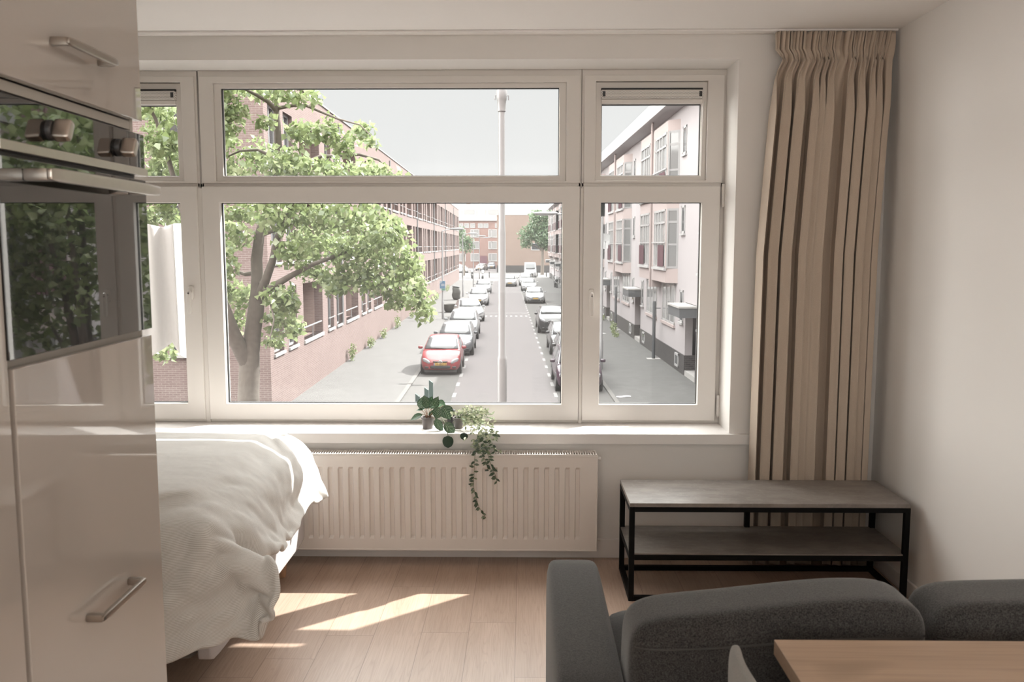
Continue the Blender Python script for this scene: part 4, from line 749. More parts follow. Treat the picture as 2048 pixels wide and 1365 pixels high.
# centre light: fixed glass above and below
XM0, XM1 = -1.675, .290
wc = window(2, XM0, XM1, 'mid')
ringed('sash', wc, XM0 + .006, XM1 - .006, .662, ZT0, .09, .089, .085, .083, DG - .012, DG + .06)
pane(wc, XM0 + .096, XM1 - .095, .747, ZT0 - .083, DG + .030)
ringed('upper_frame', wc, XM0 + .006, XM1 - .006, ZT1, WZ1 - .03, .072, .072, .01, .035, DG, DG + .07)
ringed('upper_sash', wc, XM0 + .078, XM1 - .078, ZT1 + .010, WZ1 - .065, .036, .036, .028, .024, DG + .015, DG + .065)
pane(wc, XM0 + .114, XM1 - .114, ZT1 + .038, WZ1 - .089, DG + .035)
def handle(parent, x, z):
    h = MB()
    h.superbox((x, DG - .017, z), (.014, .006, .036), 5, 6)
    h.tube([(x, DG - .014, z), (x, DG - .045, z)], .0085, 12)
    h = h.build('handle_plate', M['pvc'], parent, smooth=40)
    l = MB().superbox((x, DG - .049, z - .045), (.0105, .007, .062), 5, 6)
    l.lathe([(.0, 0), (.004, 0), (.004, -.0025), (0, -.0025)], (x, DG - .056, z), 12, 'y')
    l.build('lever', M['pvc'], h, smooth=40)
    k = MB().lathe([(.0045, 0), (.0045, -.002), (.001, -.002)], (x, DG - .0565, z), 12, 'y')
    k.build('lock', M['chrome'], h, smooth=30)
def side_unit(n, xg0, xg1, mirror):
    # xg0..xg1: glass of the casement
    x0, x1 = xg0 - (.09 if not mirror else .105), xg1 + (.105 if not mirror else .09)
    o = window(n, x0 - (.011 if not mirror else .012), x1 + (.012 if not mirror else .011), 'right' if not mirror else 'left')
    ringed('sash', o, x0, x1 - .012 if not mirror else x1, .662, ZT0, xg0 - x0, x1 - .012 - xg1 if not mirror else x1 - xg1, .085, .083, DG - .012, DG + .06)
    pane(o, xg0, xg1, .747, ZT0 - .083, DG + .030)
    u0, u1 = xg0 - .030, xg1 + .020
    ringed('upper_frame', o, x0, x1, ZT1, WZ1 - .03, u0 - x0, x1 - u1, .012, .030, DG, DG + .07)
    us = ringed('upper_sash', o, u0, u1, ZT1 + .012, WZ1 - .062, .030, .030, .026, .032, DG + .018, DG + .065)
    a0, a1 = u0 + .030, u1 - .030
    pane(o, a0, a1, ZT1 + .038, 2.300, DG + .04)
    v = MB().box(a0 - .004, a1 + .004, DG - .002, DG + .05, 2.300, 2.322).build('vent_rail', M['pvc'], o, bevel=.003)
    v = MB().box(a0 - .004, a1 + .004, DG - .010, DG + .045, 2.324, 2.368).build('vent_grille', M['vent'], o, bevel=.004)
    for s, x in ((0, a0 + .002), (1, a1 - .016)):
        MB().box(x, x + .014, DG - .0125, DG - .008, 2.334, 2.360).build('vent_slider', M['dark_plastic'], v)
    MB().box(a0 - .004, a1 + .004, DG + .002, DG + .05, 2.370, 2.378).build('vent_slot', M['gasket'], o)
    if not mirror:
        st = MB().tube([(a1 + .008, DG + .004, 2.31), (a1 + .004, DG - .002, 1.935)], .005, 8).build('stay_rod', M['pvc'], o)
        for z in (1.84, .745):
            h = MB().tube([(x1 + .004, DG - .008, z - .055), (x1 + .004, DG - .008, z + .055)], .009, 10)
            h.tube([(x1 + .004, DG - .008, z - .062), (x1 + .004, DG - .008, z - .056)], .006, 10).build('hinge', M['pvc'], o, smooth=40)
    return o
wr = side_unit(3, .393, .910, False)
handle(wr, .347, 1.322)
wl = side_unit(1, -2.300, -1.784, True)
handle(wl, -1.742, 1.335)
# mullion covers between the lights
mu = MB().box(XM1 - .004, .303, DG - .001, DG + .08, WZ0, ZT0 - .01).box(-1.695, XM0 + .004, DG - .001, DG + .08, WZ0, ZT0 - .01)
struct('trim_3', mu, M['pvc'], bevel=.002)
# back window behind the camera, added to let in fill light
wb = thing('window_4', None, None, kind='structure')
f = MB().ring(bx0, bx1, bz0, bz1, .07, .07, .07, .07, YB - .12, YB - .05)
f.box(-.70, -.63, YB - .12, YB - .05, bz0, bz1).build('frame', M['pvc'], wb)
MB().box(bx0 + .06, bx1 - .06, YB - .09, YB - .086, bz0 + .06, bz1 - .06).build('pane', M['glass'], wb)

wb = thing('window_5', None, None, kind='structure')  # side window out of view, added to light the right wall
def turned(m): m.v = [(p[1] + 0, p[0], p[2]) for p in m.v]; return m
turned(MB().ring(ly0, ly1, lz0, lz1, .07, .07, .07, .07, XL - .12, XL - .05)).build('frame', M['pvc'], wb)
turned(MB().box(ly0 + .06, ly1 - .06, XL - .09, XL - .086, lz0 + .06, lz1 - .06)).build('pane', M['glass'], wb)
cr = MB().box(XL + .01, XR - .01, 4.198, 4.222, ZC - .010, ZC - .0005).build('curtain_rail', M['sill'], bevel=.002)
tag(cr, 'slim white curtain rail along the ceiling above the window', 'curtain rail')

# ------------------------------------------------------------------ curtain
def build_curtain():
    rnd = random.Random(5)
    NF, NU, NZ = 10, 10 * 30, 64
    zt, zb = ZC - .0125, .02
    ph = [rnd.uniform(-.30, .30) for _ in range(NF + 2)]
    am = [rnd.uniform(.75, 1.15) for _ in range(NF + 2)]
    def lerp(a, b, t): return a + (b - a) * t
    P = []
    for j in range(NZ + 1):
        t = j / NZ
        z = lerp(zt, zb, t ** 1.25)
        d = zt - z
        row = []
        spread = min(1, max(0, (d - .13) / .9))
        xl = lerp(1.172, 1.123, spread) + (.030 if .08 < d < .20 else 0) * (1 - abs(d - .13) / .07 if abs(d - .13) < .07 else 0)
        xr = lerp(1.712, 1.680, spread)
        for i in range(NU + 1):
            u = i / NU
            k = (u + .030 * math.sin(2 * math.pi * u * 2.3 + .6) + .018 * math.sin(2 * math.pi * u * 4.1 + 2)) * NF
            k = min(max(k, 0), NF - 1e-4)
            a = int(k); fr = k - a
            p_ = lerp(ph[a], ph[a + 1], fr); m_ = lerp(am[a], am[a + 1], fr)
            th = 2 * math.pi * k + p_ * min(1, d / .5) * 2.2
            body = .046 * m_ * min(1, .25 + max(0, d - .13) / .30)
            wv = math.tanh(2.6 * (math.sin(th) + .15))
            lean = -.0125 * math.sin(2 * th) * min(1, max(0, d - .13) / .25)
            if d < .13:                                       # gathered heading tape
                q = d / .13
                y = .020 * math.sin(4 * th + .7 * math.sin(th)) * (1 - .55 * q) + .010 * wv * q
                lean = .004 * math.sin(6 * th) - .020 * (1 - q) * -u
            else:
                q = min(1, (d - .13) / .12)
                y = lerp(.010 * wv + .010 * math.sin(3 * th), body * wv + .006 * math.sin(3 * th + 1), q)
            sway = .030 * (t ** 1.5) * math.sin(3.1 * u + 1.3) * (1 - u) + .010 * t * math.sin(9 * u)
            x = lerp(xl, xr, u) + lean - sway * .5
            row.append((min(x, XR - .02), 4.205 - y, z))
        P.append(row)
    o = MB().grid(P).build('curtain', M['curtain'], smooth=180)
    s = o.modifiers.new('thick', 'SOLIDIFY'); s.thickness = .002
    tag(o, 'floor-length taupe pleated curtain drawn into the corner beside the window', 'curtain')
build_curtain()

# ------------------------------------------------------------------ radiator
def build_radiator():
    x0, x1, z0, z1, yf = -1.24, .357, .078, .553, 4.178
    t = thing('radiator', 'long white ribbed panel radiator under the window sill', 'radiator', (0, 0, 0))
    P = .0508
    n = int((x1 - x0 - .08) / P)
    xs = [x0, x0 + .012]
    off = (x1 - x0 - n * P) / 2
    cols = [(x0, 0)]
    for k in range(n):
        a = x0 + off + k * P
        cols += [(a + .005, 0), (a + .010, 1), (a + .026, 1), (a + .031, 0)]
    cols.append((x1, 0))
    zs = [(z0, 0), (z0 + .055, 0), (z0 + .068, 1), (z1 - .068, 1), (z1 - .055, 0), (z1, 0)]
    Pg = [[(x, yf + .013 * cx * cz, z) for x, cx in cols] for z, cz in zs]
    m = MB().grid(Pg)
    m.build('front_panel', M['enamel'], t)
    e = MB().ring(x0 - .004, x1 + .004, z0 - .004, z1 + .004, .008, .008, .008, .008, yf - .003, yf + .004)
    e.build('panel_rim', M['enamel'], t, bevel=.002)
    MB().box(x0, x1, yf + .07, yf + .085, z0, z1).build('rear_panel', M['enamel'], t)
    for xe in (x0 - .003, x1 - .001): MB().box(xe, xe + .004, yf, yf + .085, z0 + .01, z1).build('side_cover', M['enamel'], t)
    g = MB().box(x0, x1, yf, yf + .004, z1, z1 + .010).box(x0, x1, yf + .081, yf + .085, z1, z1 + .010)
    k = x0 + .004
    while k < x1 - .004:
        g.box(k, k + .0028, yf + .004, yf + .081, z1 - .004, z1 + .009)
        k += .0125
    g.build('top_grille', M['enamel'], t)
    MB().box(x0 + .01, x1 - .01, yf + .02, yf + .065, z1 - .05, z1 - .03).build('convector', M['gasket'], t)
    v = MB().tube([(x1, yf + .03, z1 - .018), (x1 + .012, yf + .03, z1 - .018)], .006, 10)
    v.tube([(x1 + .012, yf + .03, z1 - .018), (x1 + .020, yf + .03, z1 - .018)], .010, 6)
    v.build('bleed_valve', M['pvc'], t, smooth=40)
    v = MB().tube([(x1, yf + .035, z0 + .045), (x1 + .022, yf + .035, z0 + .045)], .006, 10)
    v.tube([(x1 + .014, yf + .035, z0 + .045), (x1 + .022, yf + .035, z0 + .045)], .009, 6)
    v.build('end_plug', M['pvc'], t, smooth=40)
    for x in (-.95, .22): MB().box(x - .02, x + .02, yf + .0855, D - .0005, z0 + .05, z1 - .03).build('wall_bracket', M['enamel'], t)
build_radiator()

# ------------------------------------------------------------------ media bench
def build_bench():
    x0, x1, y0, y1 = .466, 1.700, 3.745, 4.140
    t = thing('media_bench', 'low black steel bench with concrete-look top and shelf beside the curtain', 'tv bench', ((x0 + x1) / 2, (y0 + y1) / 2, 0))
    cx, cy = (x0 + x1) / 2, (y0 + y1) / 2
    a, b = (x1 - x0) / 2, (y1 - y0) / 2
    q = .024
    for sx in (-1, 1):
        for sy in (-1, 1):
            X, Y = (-a if sx < 0 else a - q), (-b if sy < 0 else b - q)
            MB().box(X, X + q, Y, Y + q, 0, .432).build('leg', M['black_metal'], t, bevel=.0015)
    def rails(name, z0, z1):
        m = MB()
        for Y in (-b, b - q): m.box(-a + q, a - q, Y, Y + q, z0, z1)
        for X in (-a, a - q): m.box(X, X + q, -b + q, b - q, z0, z1)
        m.build(name, M['black_metal'], t, bevel=.0015)
    rails('bottom_rail', 0, .022)
    rails('shelf_rail', .190, .214)
    rails('top_rail', .410, .432)
    MB().box(-.012, .012, b - q, b, .214, .41).build('rear_post', M['black_metal'], t)
    MB().box(-a + .004, a - .004, -b + .004, b - .004, .2142, .220).build('shelf', M['concrete'], t)
    MB().box(-a, a, -b, b, .4322, .450).build('top', M['concrete'], t, bevel=.002)
build_bench()

# ------------------------------------------------------------------ bed
def build_bed():
    x0, x1, y0, y1 = -3.03, -1.065, 2.82, 4.10
    t = thing('bed', 'box spring bed with pale grey upholstered base and round wooden legs', 'bed', (x1, (y0 + y1) / 2, 0))
    o = Vector((x1, (y0 + y1) / 2, 0))
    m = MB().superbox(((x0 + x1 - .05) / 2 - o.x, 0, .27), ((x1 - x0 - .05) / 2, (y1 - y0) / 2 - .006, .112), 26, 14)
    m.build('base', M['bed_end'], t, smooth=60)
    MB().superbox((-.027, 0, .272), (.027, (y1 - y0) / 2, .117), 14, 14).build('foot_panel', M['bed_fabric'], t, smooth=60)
    MB().superbox(((x0 + x1) / 2 - o.x, 0, .485), ((x1 - x0) / 2 - .012, (y1 - y0) / 2 - .012, .10), 12, 12).build('mattress', M['mattress'], t, smooth=60)
    for lx, ly in ((x1 - .10, y1 - .09), (x1 - .48, y0 + .12), (x0 + .12, y1 - .09), (x0 + .12, y0 + .09)):
        MB().lathe([(.021, 0), (.023, .004), (.034, .162), (.034, .17)], (lx - o.x, ly - o.y, 0), 20).build('leg', M['leg_wood'], t, smooth=50)
    # duvet: a separate thing lying on the bed
    co = np.array(DUVET, float).reshape(DUVET_SHAPE + (3,)) / 1000
    nj, ni = DUVET_SHAPE
    extra = 6
    P, UV = [], []
    ds = .024
    for j in range(nj):
        row = []
        for i in range(-extra, ni):
            p = co[j, max(i, 0)].copy()
            if i < 0: p[0] += i * .135
            row.append(Vector(p))
            UV.append(((i if i > 0 else i * 5.6) * ds, j * ds))
        P.append(row)
    # soft quilted fullness and crumpling on top of the fall of the cloth
    mb = MB()
    mb.grid(P)
    mb.uv = UV
    d = mb.build('duvet', M['cotton'], smooth=180)
    sd = d.modifiers.new('thick', 'SOLIDIFY'); sd.thickness, sd.offset = .022, 0.0
    ss = d.modifiers.new('soft', 'SUBSURF'); ss.levels = ss.render_levels = 2
    tx = bpy.data.textures.new('crumple', 'CLOUDS'); tx.noise_scale, tx.noise_depth = .09, 2
    dm = d.modifiers.new('crumple', 'DISPLACE'); dm.texture, dm.strength, dm.mid_level, dm.texture_coords = tx, .005, .5, 'LOCAL'
    tag(d, 'rumpled white duvet with fine grey stripes hanging over the bed edge', 'duvet')
build_bed()

# ------------------------------------------------------------------ kitchen units
XF = -.86
def bar_handle(parent, y0, y1, z, xf, stand=.033):
    h = MB().superbox((xf + stand, (y0 + y1) / 2, z), (.0055, (y1 - y0) / 2, .0075), 6, 8)
    h = h.build('handle', M['nickel'], parent, smooth=40)
    f = MB()
    for y in (y0 + .008, y1 - .008): f.superbox((xf + stand / 2, y, z), (stand / 2, .007, .0075), 8, 4)
    f.build('handle_foot', M['nickel'], h, smooth=40)
y0, y1 = 1.418, 1.985
t = thing('tall_kitchen_cabinet', 'tall glossy greige kitchen cabinet housing the built-in oven', 'cabinet', (-1.17, (y0 + y1) / 2, 0))
tl = Matrix.Translation(-t.location)
def sub(o):
    return o
def shifted(mb, t):
    mb.v = [(p[0] - t.location.x, p[1] - t.location.y, p[2] - t.location.z) for p in mb.v]
    return mb
c = MB()
c.box(-1.47, XF - .021, y0 - .006, y0 + .010, .1, ZC - .003).box(-1.47, XF - .021, y1 - .016, y1 - .002, .1, ZC - .003)
c.box(-1.47, -1.455, y0, y1 - .01, .1, ZC - .003)
for z in (.1, 1.372, 1.838, 2.56): c.box(-1.47, XF - .022, y0 + .010, y1 - .016, z, z + .018)
shifted(c, t).build('carcass', M['carcass'], t)
shifted(MB().box(-1.44, XF - .05, y0, y1 - .01, 0, .1), t).build('plinth', M['carcass'], t)
ud = shifted(MB().box(XF - .019, XF, y0, y1, 1.858, ZC - .012), t).build('upper_door', M['gloss'], t, bevel=.0015)
ld = shifted(MB().box(XF - .019, XF, y0, y1, .104, 1.376), t).build('lower_door', M['gloss'], t, bevel=.0015)
def bar_on(door, ya, yb, z):
    h = MB().superbox((XF + .033, (ya + yb) / 2, z), (.0055, (yb - ya) / 2, .0075), 6, 8)
    h = shifted(h, t).build('handle', M['nickel'], door, smooth=40)
    f = MB()
    for y in (ya + .008, yb - .008): f.superbox((XF + .0165, y, z), (.0172, .0072, .0078), 8, 4)
    h2 = shifted(f, t)
    b = len(h.data.vertices)
    me = h.data
    vs = [tuple(v.co) for v in me.vertices] + h2.v
    fs = [tuple(p.vertices) for p in me.polygons] + [tuple(b + i for i in q) for q in h2.f]
    me.clear_geometry(); me.from_pydata(vs, [], fs); me.polygons.foreach_set('use_smooth', [True] * len(fs)); me.set_sharp_from_angle(angle=R(40))
bar_on(ud, 1.595, 1.795, 1.946)
bar_on(ld, 1.610, 1.812, .858)
t2 = thing('tall_kitchen_cabinet', 'edge of the glossy greige cabinet next to the oven cabinet', 'cabinet', (-1.17, 1.1, 0))
shifted(MB().box(-1.47, XF - .021, .82, 1.405, .1, ZC - .003), t2).build('carcass', M['carcass'], t2)
shifted(MB().box(-1.44, XF - .05, .82, 1.405, 0, .1), t2).build('plinth', M['carcass'], t2)
shifted(MB().box(XF - .019, XF, .822, 1.403, .104, ZC - .012), t2).build('door', M['gloss'], t2, bevel=.0015)
# oven
t = thing('built_in_oven', 'black glass compact oven with two knobs and steel trims built into the cabinet', 'oven', (-1.17, 1.70, 1.39))
o0, o1 = 1.404, 1.980
shifted(MB().box(-1.40, XF - .012, o0 + .03, o1 - .024, 1.393, 1.820), t).build('body', M['dark_plastic'], t)
shifted(MB().box(XF - .012, XF + .004, o0, o1, 1.752, 1.827), t).build('control_panel', M['oven_glass'], t, bevel=.001)
shifted(MB().box(XF - .012, XF + .010, o0, o1, 1.735, 1.7515), t).build('steel_trim', M['steel'], t, bevel=.001)
dr = shifted(MB().box(XF - .012, XF + .004, o0, o1, 1.392, 1.726), t).build('door', M['oven_glass'], t, bevel=.001)
h = MB().superbox((XF + .052, 1.700, 1.700), (.006, .232, .0115), 10, 8)
for y in (1.492, 1.905): h.superbox((XF + .027, y, 1.700), (.024, .018, .0105), 10, 4)
shifted(h, t).build('handle', M['steel'], dr, smooth=40)
for yk in (1.572, 1.846):
    k = shifted(MB().lathe([(.0, 0), (.0185, 0), (.0180, .006), (.016, .009), (0, .009)], (XF + .004, yk, 1.785), 28, 'x'), t)
    k = k.build('knob', M['dark_plastic'], t, smooth=40)
    g = MB().superbox((0, 0, 0), (.0155, .0085, .0195), 7, 8, warp=lambda p: (p[0], p[1] * (1.15 - 25 * p[0] * .4), p[2]))
    c_, s_ = math.cos(R(-28)), math.sin(R(-28))
    g.v = [(XF + .028 + p[0], yk + p[1] * c_ - p[2] * s_, 1.785 + p[1] * s_ + p[2] * c_) for p in g.v]
    shifted(g, t).build('grip', M['steel'], k, smooth=40)
# the kitchen run stands a touch out of square with the room
PIV = Vector((XF, 1.985, 0))
for o in bpy.data.objects:
    if o.parent is None and o.name.startswith(('tall_kitchen_cabinet', 'built_in_oven')):
        d = o.location - PIV
        q = .020
        o.location = PIV + Vector((d.x * math.cos(q) - d.y * math.sin(q), d.x * math.sin(q) + d.y * math.cos(q), d.z))
        o.rotation_euler = (0, 0, q)

# ------------------------------------------------------------------ sofa
def build_sofa():
    t = thing('sofa', 'charcoal grey two-seat sofa seen from behind, facing the window', 'sofa', (.9, 2.25, 0))
    o = t.location
    def part(name, c, h, e=8, n=12, mat='sofa', warp=None):
        return MB().superbox((c[0] - o.x, c[1] - o.y, c[2]), h, e, n, warp=warp).build(name, M[mat], t, smooth=70)
    part('armrest', (.152, 2.255, .355), (.084, .457, .250), 9, 16)
    part('armrest', (1.6685, 2.255, .355), (.0705, .457, .250), 9, 16)
    part('base_frame', (.92, 2.25, .20), (.69, .43, .085), 14, 10)
    part('back_frame', (.92, 1.875, .36), (.69, .075, .24), 10, 12)
    for x0, x1 in ((.240, .912), (.918, 1.602)):
        part('seat_cushion', ((x0 + x1) / 2, 2.31, .355), ((x1 - x0) / 2, .385, .085), 7, 12)
    for k, (x0, x1) in enumerate(((.236, .905), (.910, 1.596))):
        hw = (x1 - x0) / 2
        def warp(q, k=k, hw=hw):
            x, y, z = q
            u = x / hw
            zt = z / .24
            fall = (.052 * ((1 - u) / 2) ** 1.6) if k == 0 else .004 * (1 + u)
            puff = 1 + .10 * (1 - zt ** 2)
            return (x, y * puff - .035 * zt, z - (fall * zt if z > 0 else 0) + (.004 * math.sin(3.5 * u + k) if z > 0 else 0))
        c = ((x0 + x1) / 2, 1.975, .560)
        cu = part('back_cushion', c, (hw, .095, .238), 7.5, 22, warp=warp)
        pts = []                                                    # piped seam running round the back of the cushion
        for i in range(25):
            u = -.965 + 1.93 * i / 24
            L = abs(u) ** 7.5 + abs(.155 / .238) ** 7.5
            yy = -.095 * max(0.02, 1 - min(.98, L)) ** (1 / 7.5)
            w_ = warp((u * hw, yy, .155))
            pts.append((c[0] - o.x + w_[0], c[1] - o.y + w_[1] - .0005, c[2] + w_[2]))
        MB().tube(pts, .0028, 6).build('seam', M['seam'], cu, smooth=180)
    for x in (.14, 1.66):
        for y in (1.86, 2.64):
            MB().lathe([(.016, 0), (.024, .13)], (x - o.x, y - o.y, 0), 14).build('leg', M['leg_wood'], t, smooth=50)
build_sofa()

# ------------------------------------------------------------------ dining table and chair
def build_table():
    x0, x1, y0, y1 = .530, 1.715, .93, 1.772
    t = thing('dining_table', 'light oak dining table standing behind the sofa', 'table', ((x0 + x1) / 2, (y0 + y1) / 2, 0))
    a, b = (x1 - x0) / 2, (y1 - y0) / 2
    MB().box(-a, a, -b, b, .717, .750).build('tabletop', M['table'], t, bevel=.0012)
    for sx in (-1, 1):
        for sy in (-1, 1):
            X, Y = sx * (a - .07), sy * (b - .07)
            MB().box(X - .022, X + .022, Y - .022, Y + .022, 0, .717).build('leg', M['black_metal'], t, bevel=.002)
    for Y in (-b + .07, b - .07): MB().box(-a + .09, a - .09, Y - .015, Y + .015, .677, .717).build('apron', M['black_metal'], t)
build_table()
def build_chair():
    t = thing('dining_chair', 'grey felt shell chair tucked against the end of the oak table', 'chair', (.612, 1.56, 0))
    def warp(q):
        x, y, z = q
        return (x - .02 * (z / .22) + .9 * y * y, y * (1 - .12 * (z / .22)), z)
    MB().superbox((-.185, 0, .590), (.021, .205, .213), 3.0, 14, warp=warp).build('backrest', M['chair'], t, smooth=80)
    MB().superbox((.03, 0, .435), (.215, .215, .028), 3.5, 12).build('seat', M['chair'], t, smooth=80)
    for sx in (-1, 1):
        for sy in (-1, 1):
            MB().tube([(.03 + sx * .13, sy * .13, .42), (.03 + sx * .19, sy * .20, 0)], [.013, .009], 10).build('leg', M['black_metal'], t, smooth=40)
build_chair()

# ------------------------------------------------------------------ plants on the sill
def blade(mb, base, direction, normal, L, W, curl=.25, heart=0.0, nu=7, nv=9, uvs=None, fold=.12):
    d = Vector(direction).normalized()
    nrm = Vector(normal)
    nrm = (nrm - d * nrm.dot(d)).normalized()
    s = d.cross(nrm).normalized()
    base = Vector(base)
    P = []
    for j in range(nv + 1):
        v = j / nv
        wv = (math.sin(math.pi * min(1, (v * (1 - heart * .3) + heart * .3)) ** .8)) if heart == 0 else math.sqrt(max(0, 1 - (2 * v - 1) ** 2)) * (1.1 - .25 * v)
        wv = max(wv, .02)
        row = []
        for i in range(nu + 1):
            u = i / nu * 2 - 1
            vv = v
            if heart: vv = v - heart * .22 * (1 - abs(u)) * -1 * (1 - v) ** 2 + 0
            bend = -curl * L * vv * vv
            p = base + d * (L * vv * (1 - .15 * curl)) + s * (u * wv * W / 2) + nrm * (bend + fold * W * abs(u) ** 1.3 * wv - .5 * fold * W * u * u * wv)
            row.append(p)
            if uvs is not None: uvs.append((i / nu, v))
        P.append(row)
    mb.grid(P)
def pot(t, c, r0, r1, h, mat='pot', soil='soil'):
    prof = [(0, 0), (r0, 0), (r0 + (r1 - r0) * .8, h * .8), (r1 + .002, h * .82), (r1 + .0035, h * .99), (r1 + .001, h), (r1 - .004, h * .98), (r0 + (r1 - r0) * .7, h * .80), (0, h * .80)]
    MB().lathe(prof, c, 32).build('pot', M[mat], t, smooth=40)
    MB().lathe([(0, h * .80), (r1 - .006, h * .80), (r1 - .007, h * .86), (r1 * .5, h * .90), (0, h * .90)], c, 24).build('soil', M[soil], t, smooth=60)
def plant_one():
    b = Vector((-.497, 4.395, WZ0))
    t = thing('potted_prayer_plant', 'broad striped-leaf plant in a taupe plastic pot on the window sill', 'plant', b)
    pot(t, (0, 0, 0), .025, .0315, .062)
    K = 1 / 402.0
    def off(px, py, dy=0.0):
        p = at(px, py, b.y + dy)
        return p - b
    top = Vector((0, 0, .055))
    # (base px, tip px, width, facing, depth)
    L = [((857, 816), (849, 794), .050, (.2, -1, .2), -.015), ((842, 820), (846, 795), .056, (-.3, -1, .1), .0),
         ((852, 818), (864, 797), .050, (.4, -1, .2), .005), ((862, 818), (876, 797), .052, (.5, -.8, .5), -.01),
         ((851, 817), (866, 811), .020, (0, -.3, 1), -.03), ((848, 819), (833, 820), .024, (-.2, -.5, 1), .0),
         ((845, 829), (821, 838), .040, (-.3, -.7, .8), -.02), ((858, 833), (866, 822), .020, (.3, -.8, .2), .0),
         ((872, 805), (891, 812), .052, (.3, -.8, .6), .02), ((878, 815), (873, 838), .060, (.3, -1, .1), -.035),
         ((886, 812), (900, 838), .074, (.1, -1, .1), -.02), ((871, 838), (884, 864), .044, (-.2, -1, .2), -.04)]
    for (bx, by), (tx, ty), W, nr, dy in L:
        p0, p1 = off(bx, by, dy), off(tx, ty, dy - .02)
        uv = []
        m = MB()
        blade(m, p0, p1 - p0, nr, (p1 - p0).length * 1.08, W, .18, 0, uvs=uv)
        m.uv = uv
        o = m.build('leaf', M['leaf_striped'], t, smooth=180)
        mid = (top + p0) / 2 + Vector((0, -.004, .008))
        MB().tube([top + Vector((random.uniform(-.01, .01), random.uniform(-.01, .01), 0)), mid, p0], .0016, 6).build('stem', M['stem_red'], t, smooth=180)
    # trailing shoot with three round leaves, the lowest hanging free below the sill edge
    s = [off(880, 832, -.05), off(889, 845, -.085), off(894, 858, -.125), off(896, 872, -.138)]
    MB().tube([top] + s, .0014, 6).build('trailing_stem', M['stem'], t, smooth=180)
    for (bx, by), (tx, ty), W, nr, dy in (((890, 846), (908, 868), .052, (.2, -1, .35), -.10), ((896, 872), (896, 897), .056, (0, -1, .05), -.142),
                                          ((929, 866), (927, 881), .040, (.1, -1, .2), -.135)):
        p0, p1 = off(bx, by, dy), off(tx, ty, dy - .004)
        uv = []
        m = MB()
        blade(m, p0, p1 - p0, nr, (p1 - p0).length, W, .05, .6, uvs=uv)
        m.uv = uv
        m.build('round_leaf', M['leaf_striped'] if by == 846 else M['leaf_dark'], t, smooth=180)
    MB().tube([off(908, 862, -.11), off(919, 861, -.13), off(929, 866, -.135)], .0012, 6).build('trailing_stem', M['stem'], t, smooth=180)
random.seed(4)
plant_one()
def plant_two():
    b = Vector((-.338, 4.405, WZ0))
    t = thing('trailing_plant', 'variegated trailing plant spilling from its small pot down over the radiator', 'plant', b)
    pot(t, (0, 0, 0), .022, .028, .058)
    rnd = random.Random(11)
    def off(px, py, dy=0.0): return at(px, py, b.y + dy) - b
    st, lf, lh = MB(), MB(), MB()
    def leaf(mb, p, d, L):
        d = Vector(d).normalized()
        n = Vector((rnd.uniform(-.6, .6), -1, rnd.uniform(-.3, .9)))
        blade(mb, p, d, n, L, L * .48, .15, 0, 2, 4, None, .1)
    # bushy crown: many short arching shoots
    for k in range(46):
        px, py = rnd.gauss(948, 23), rnd.gauss(838, 13)
        if k < 8: px, py = [(941, 812), (934, 820), (955, 822), (965, 830), (980, 828), (985, 838), (975, 826), (922, 826)][k]
        px = min(max(px, 905), 992)
        e = off(px, py, rnd.uniform(-.09, .03) - max(0, (py - 850)) * .002)
        m_ = e * .55 + Vector((rnd.uniform(-.01, .01), rnd.uniform(-.01, .01), .045))
        pts = [Vector((rnd.uniform(-.012, .012), rnd.uniform(-.012, .012), .052)), m_, e]
        st.tube(pts, .0010, 5)
        for q in range(6):
            f = .45 + .6 * q / 6
            p = pts[1].lerp(pts[2], min(1, (f - .4) / .6))
            leaf(lf, p, (rnd.uniform(-1, 1), rnd.uniform(-.8, .3), rnd.uniform(-.5, .8)), rnd.uniform(.014, .026))
    for k in range(60):                                              # ragged skirt just above and over the sill edge
        px, py = rnd.uniform(930, 1000), rnd.uniform(845, 905)
        if px < 945 and py > 880: continue
        p = off(px, py, -.13 - (.055 if py > 868 else 0) + rnd.uniform(-.02, .01))
        for q in range(2): leaf(lf, p, (rnd.uniform(-1, 1), -.3, rnd.uniform(-1, .4)), rnd.uniform(.013, .024))
    def trail(px, dens, L):
        pts = [off(x, y, dy) for x, y, dy in px]
        st.tube([Vector((0, 0, .055)), off(945, 840, -.05)] + pts, .0012, 5)
        for i in range(len(pts) - 1):
            for q in range(dens):
                p = pts[i].lerp(pts[i + 1], (q + rnd.random()) / dens)
                sd = rnd.choice((-1, 1))
                leaf(lh, p, (sd * rnd.uniform(.4, 1), rnd.uniform(-.5, .1), rnd.uniform(-.9, .2)), L * rnd.uniform(.75, 1.25))
    trail([(955, 868, -.125), (953, 890, -.250), (949, 920, -.250), (948, 950, -.250), (947, 975, -.250), (952, 997, -.250), (958, 1015, -.250), (972, 1037, -.250)], 5, .024)
    trail([(968, 866, -.125), (966, 885, -.250), (974, 905, -.250), (982, 930, -.250), (990, 950, -.250), (994, 963, -.250)], 5, .027)
    trail([(960, 866, -.125), (956, 888, -.250), (962, 905, -.250), (972, 925, -.250), (977, 943, -.250)], 6, .024)
    trail([(975, 866, -.125), (985, 890, -.20), (990, 905, -.250)], 5, .022)
    trail([(985, 860, -.10), (993, 870, -.15), (996, 873, -.20)], 3, .022)
    st.build('stems', M['stem'], t, smooth=180)
    lf.build('variegated_foliage', M['leaf_varieg'], t, smooth=180)
    lh.build('hanging_foliage', M['leaf_hanging'], t, smooth=180)
plant_two()
b = Vector((-.383, 4.462, WZ0))
t = thing('small_pot', 'small black pot of pink pebbles between the two plants on the sill', 'pot', b)
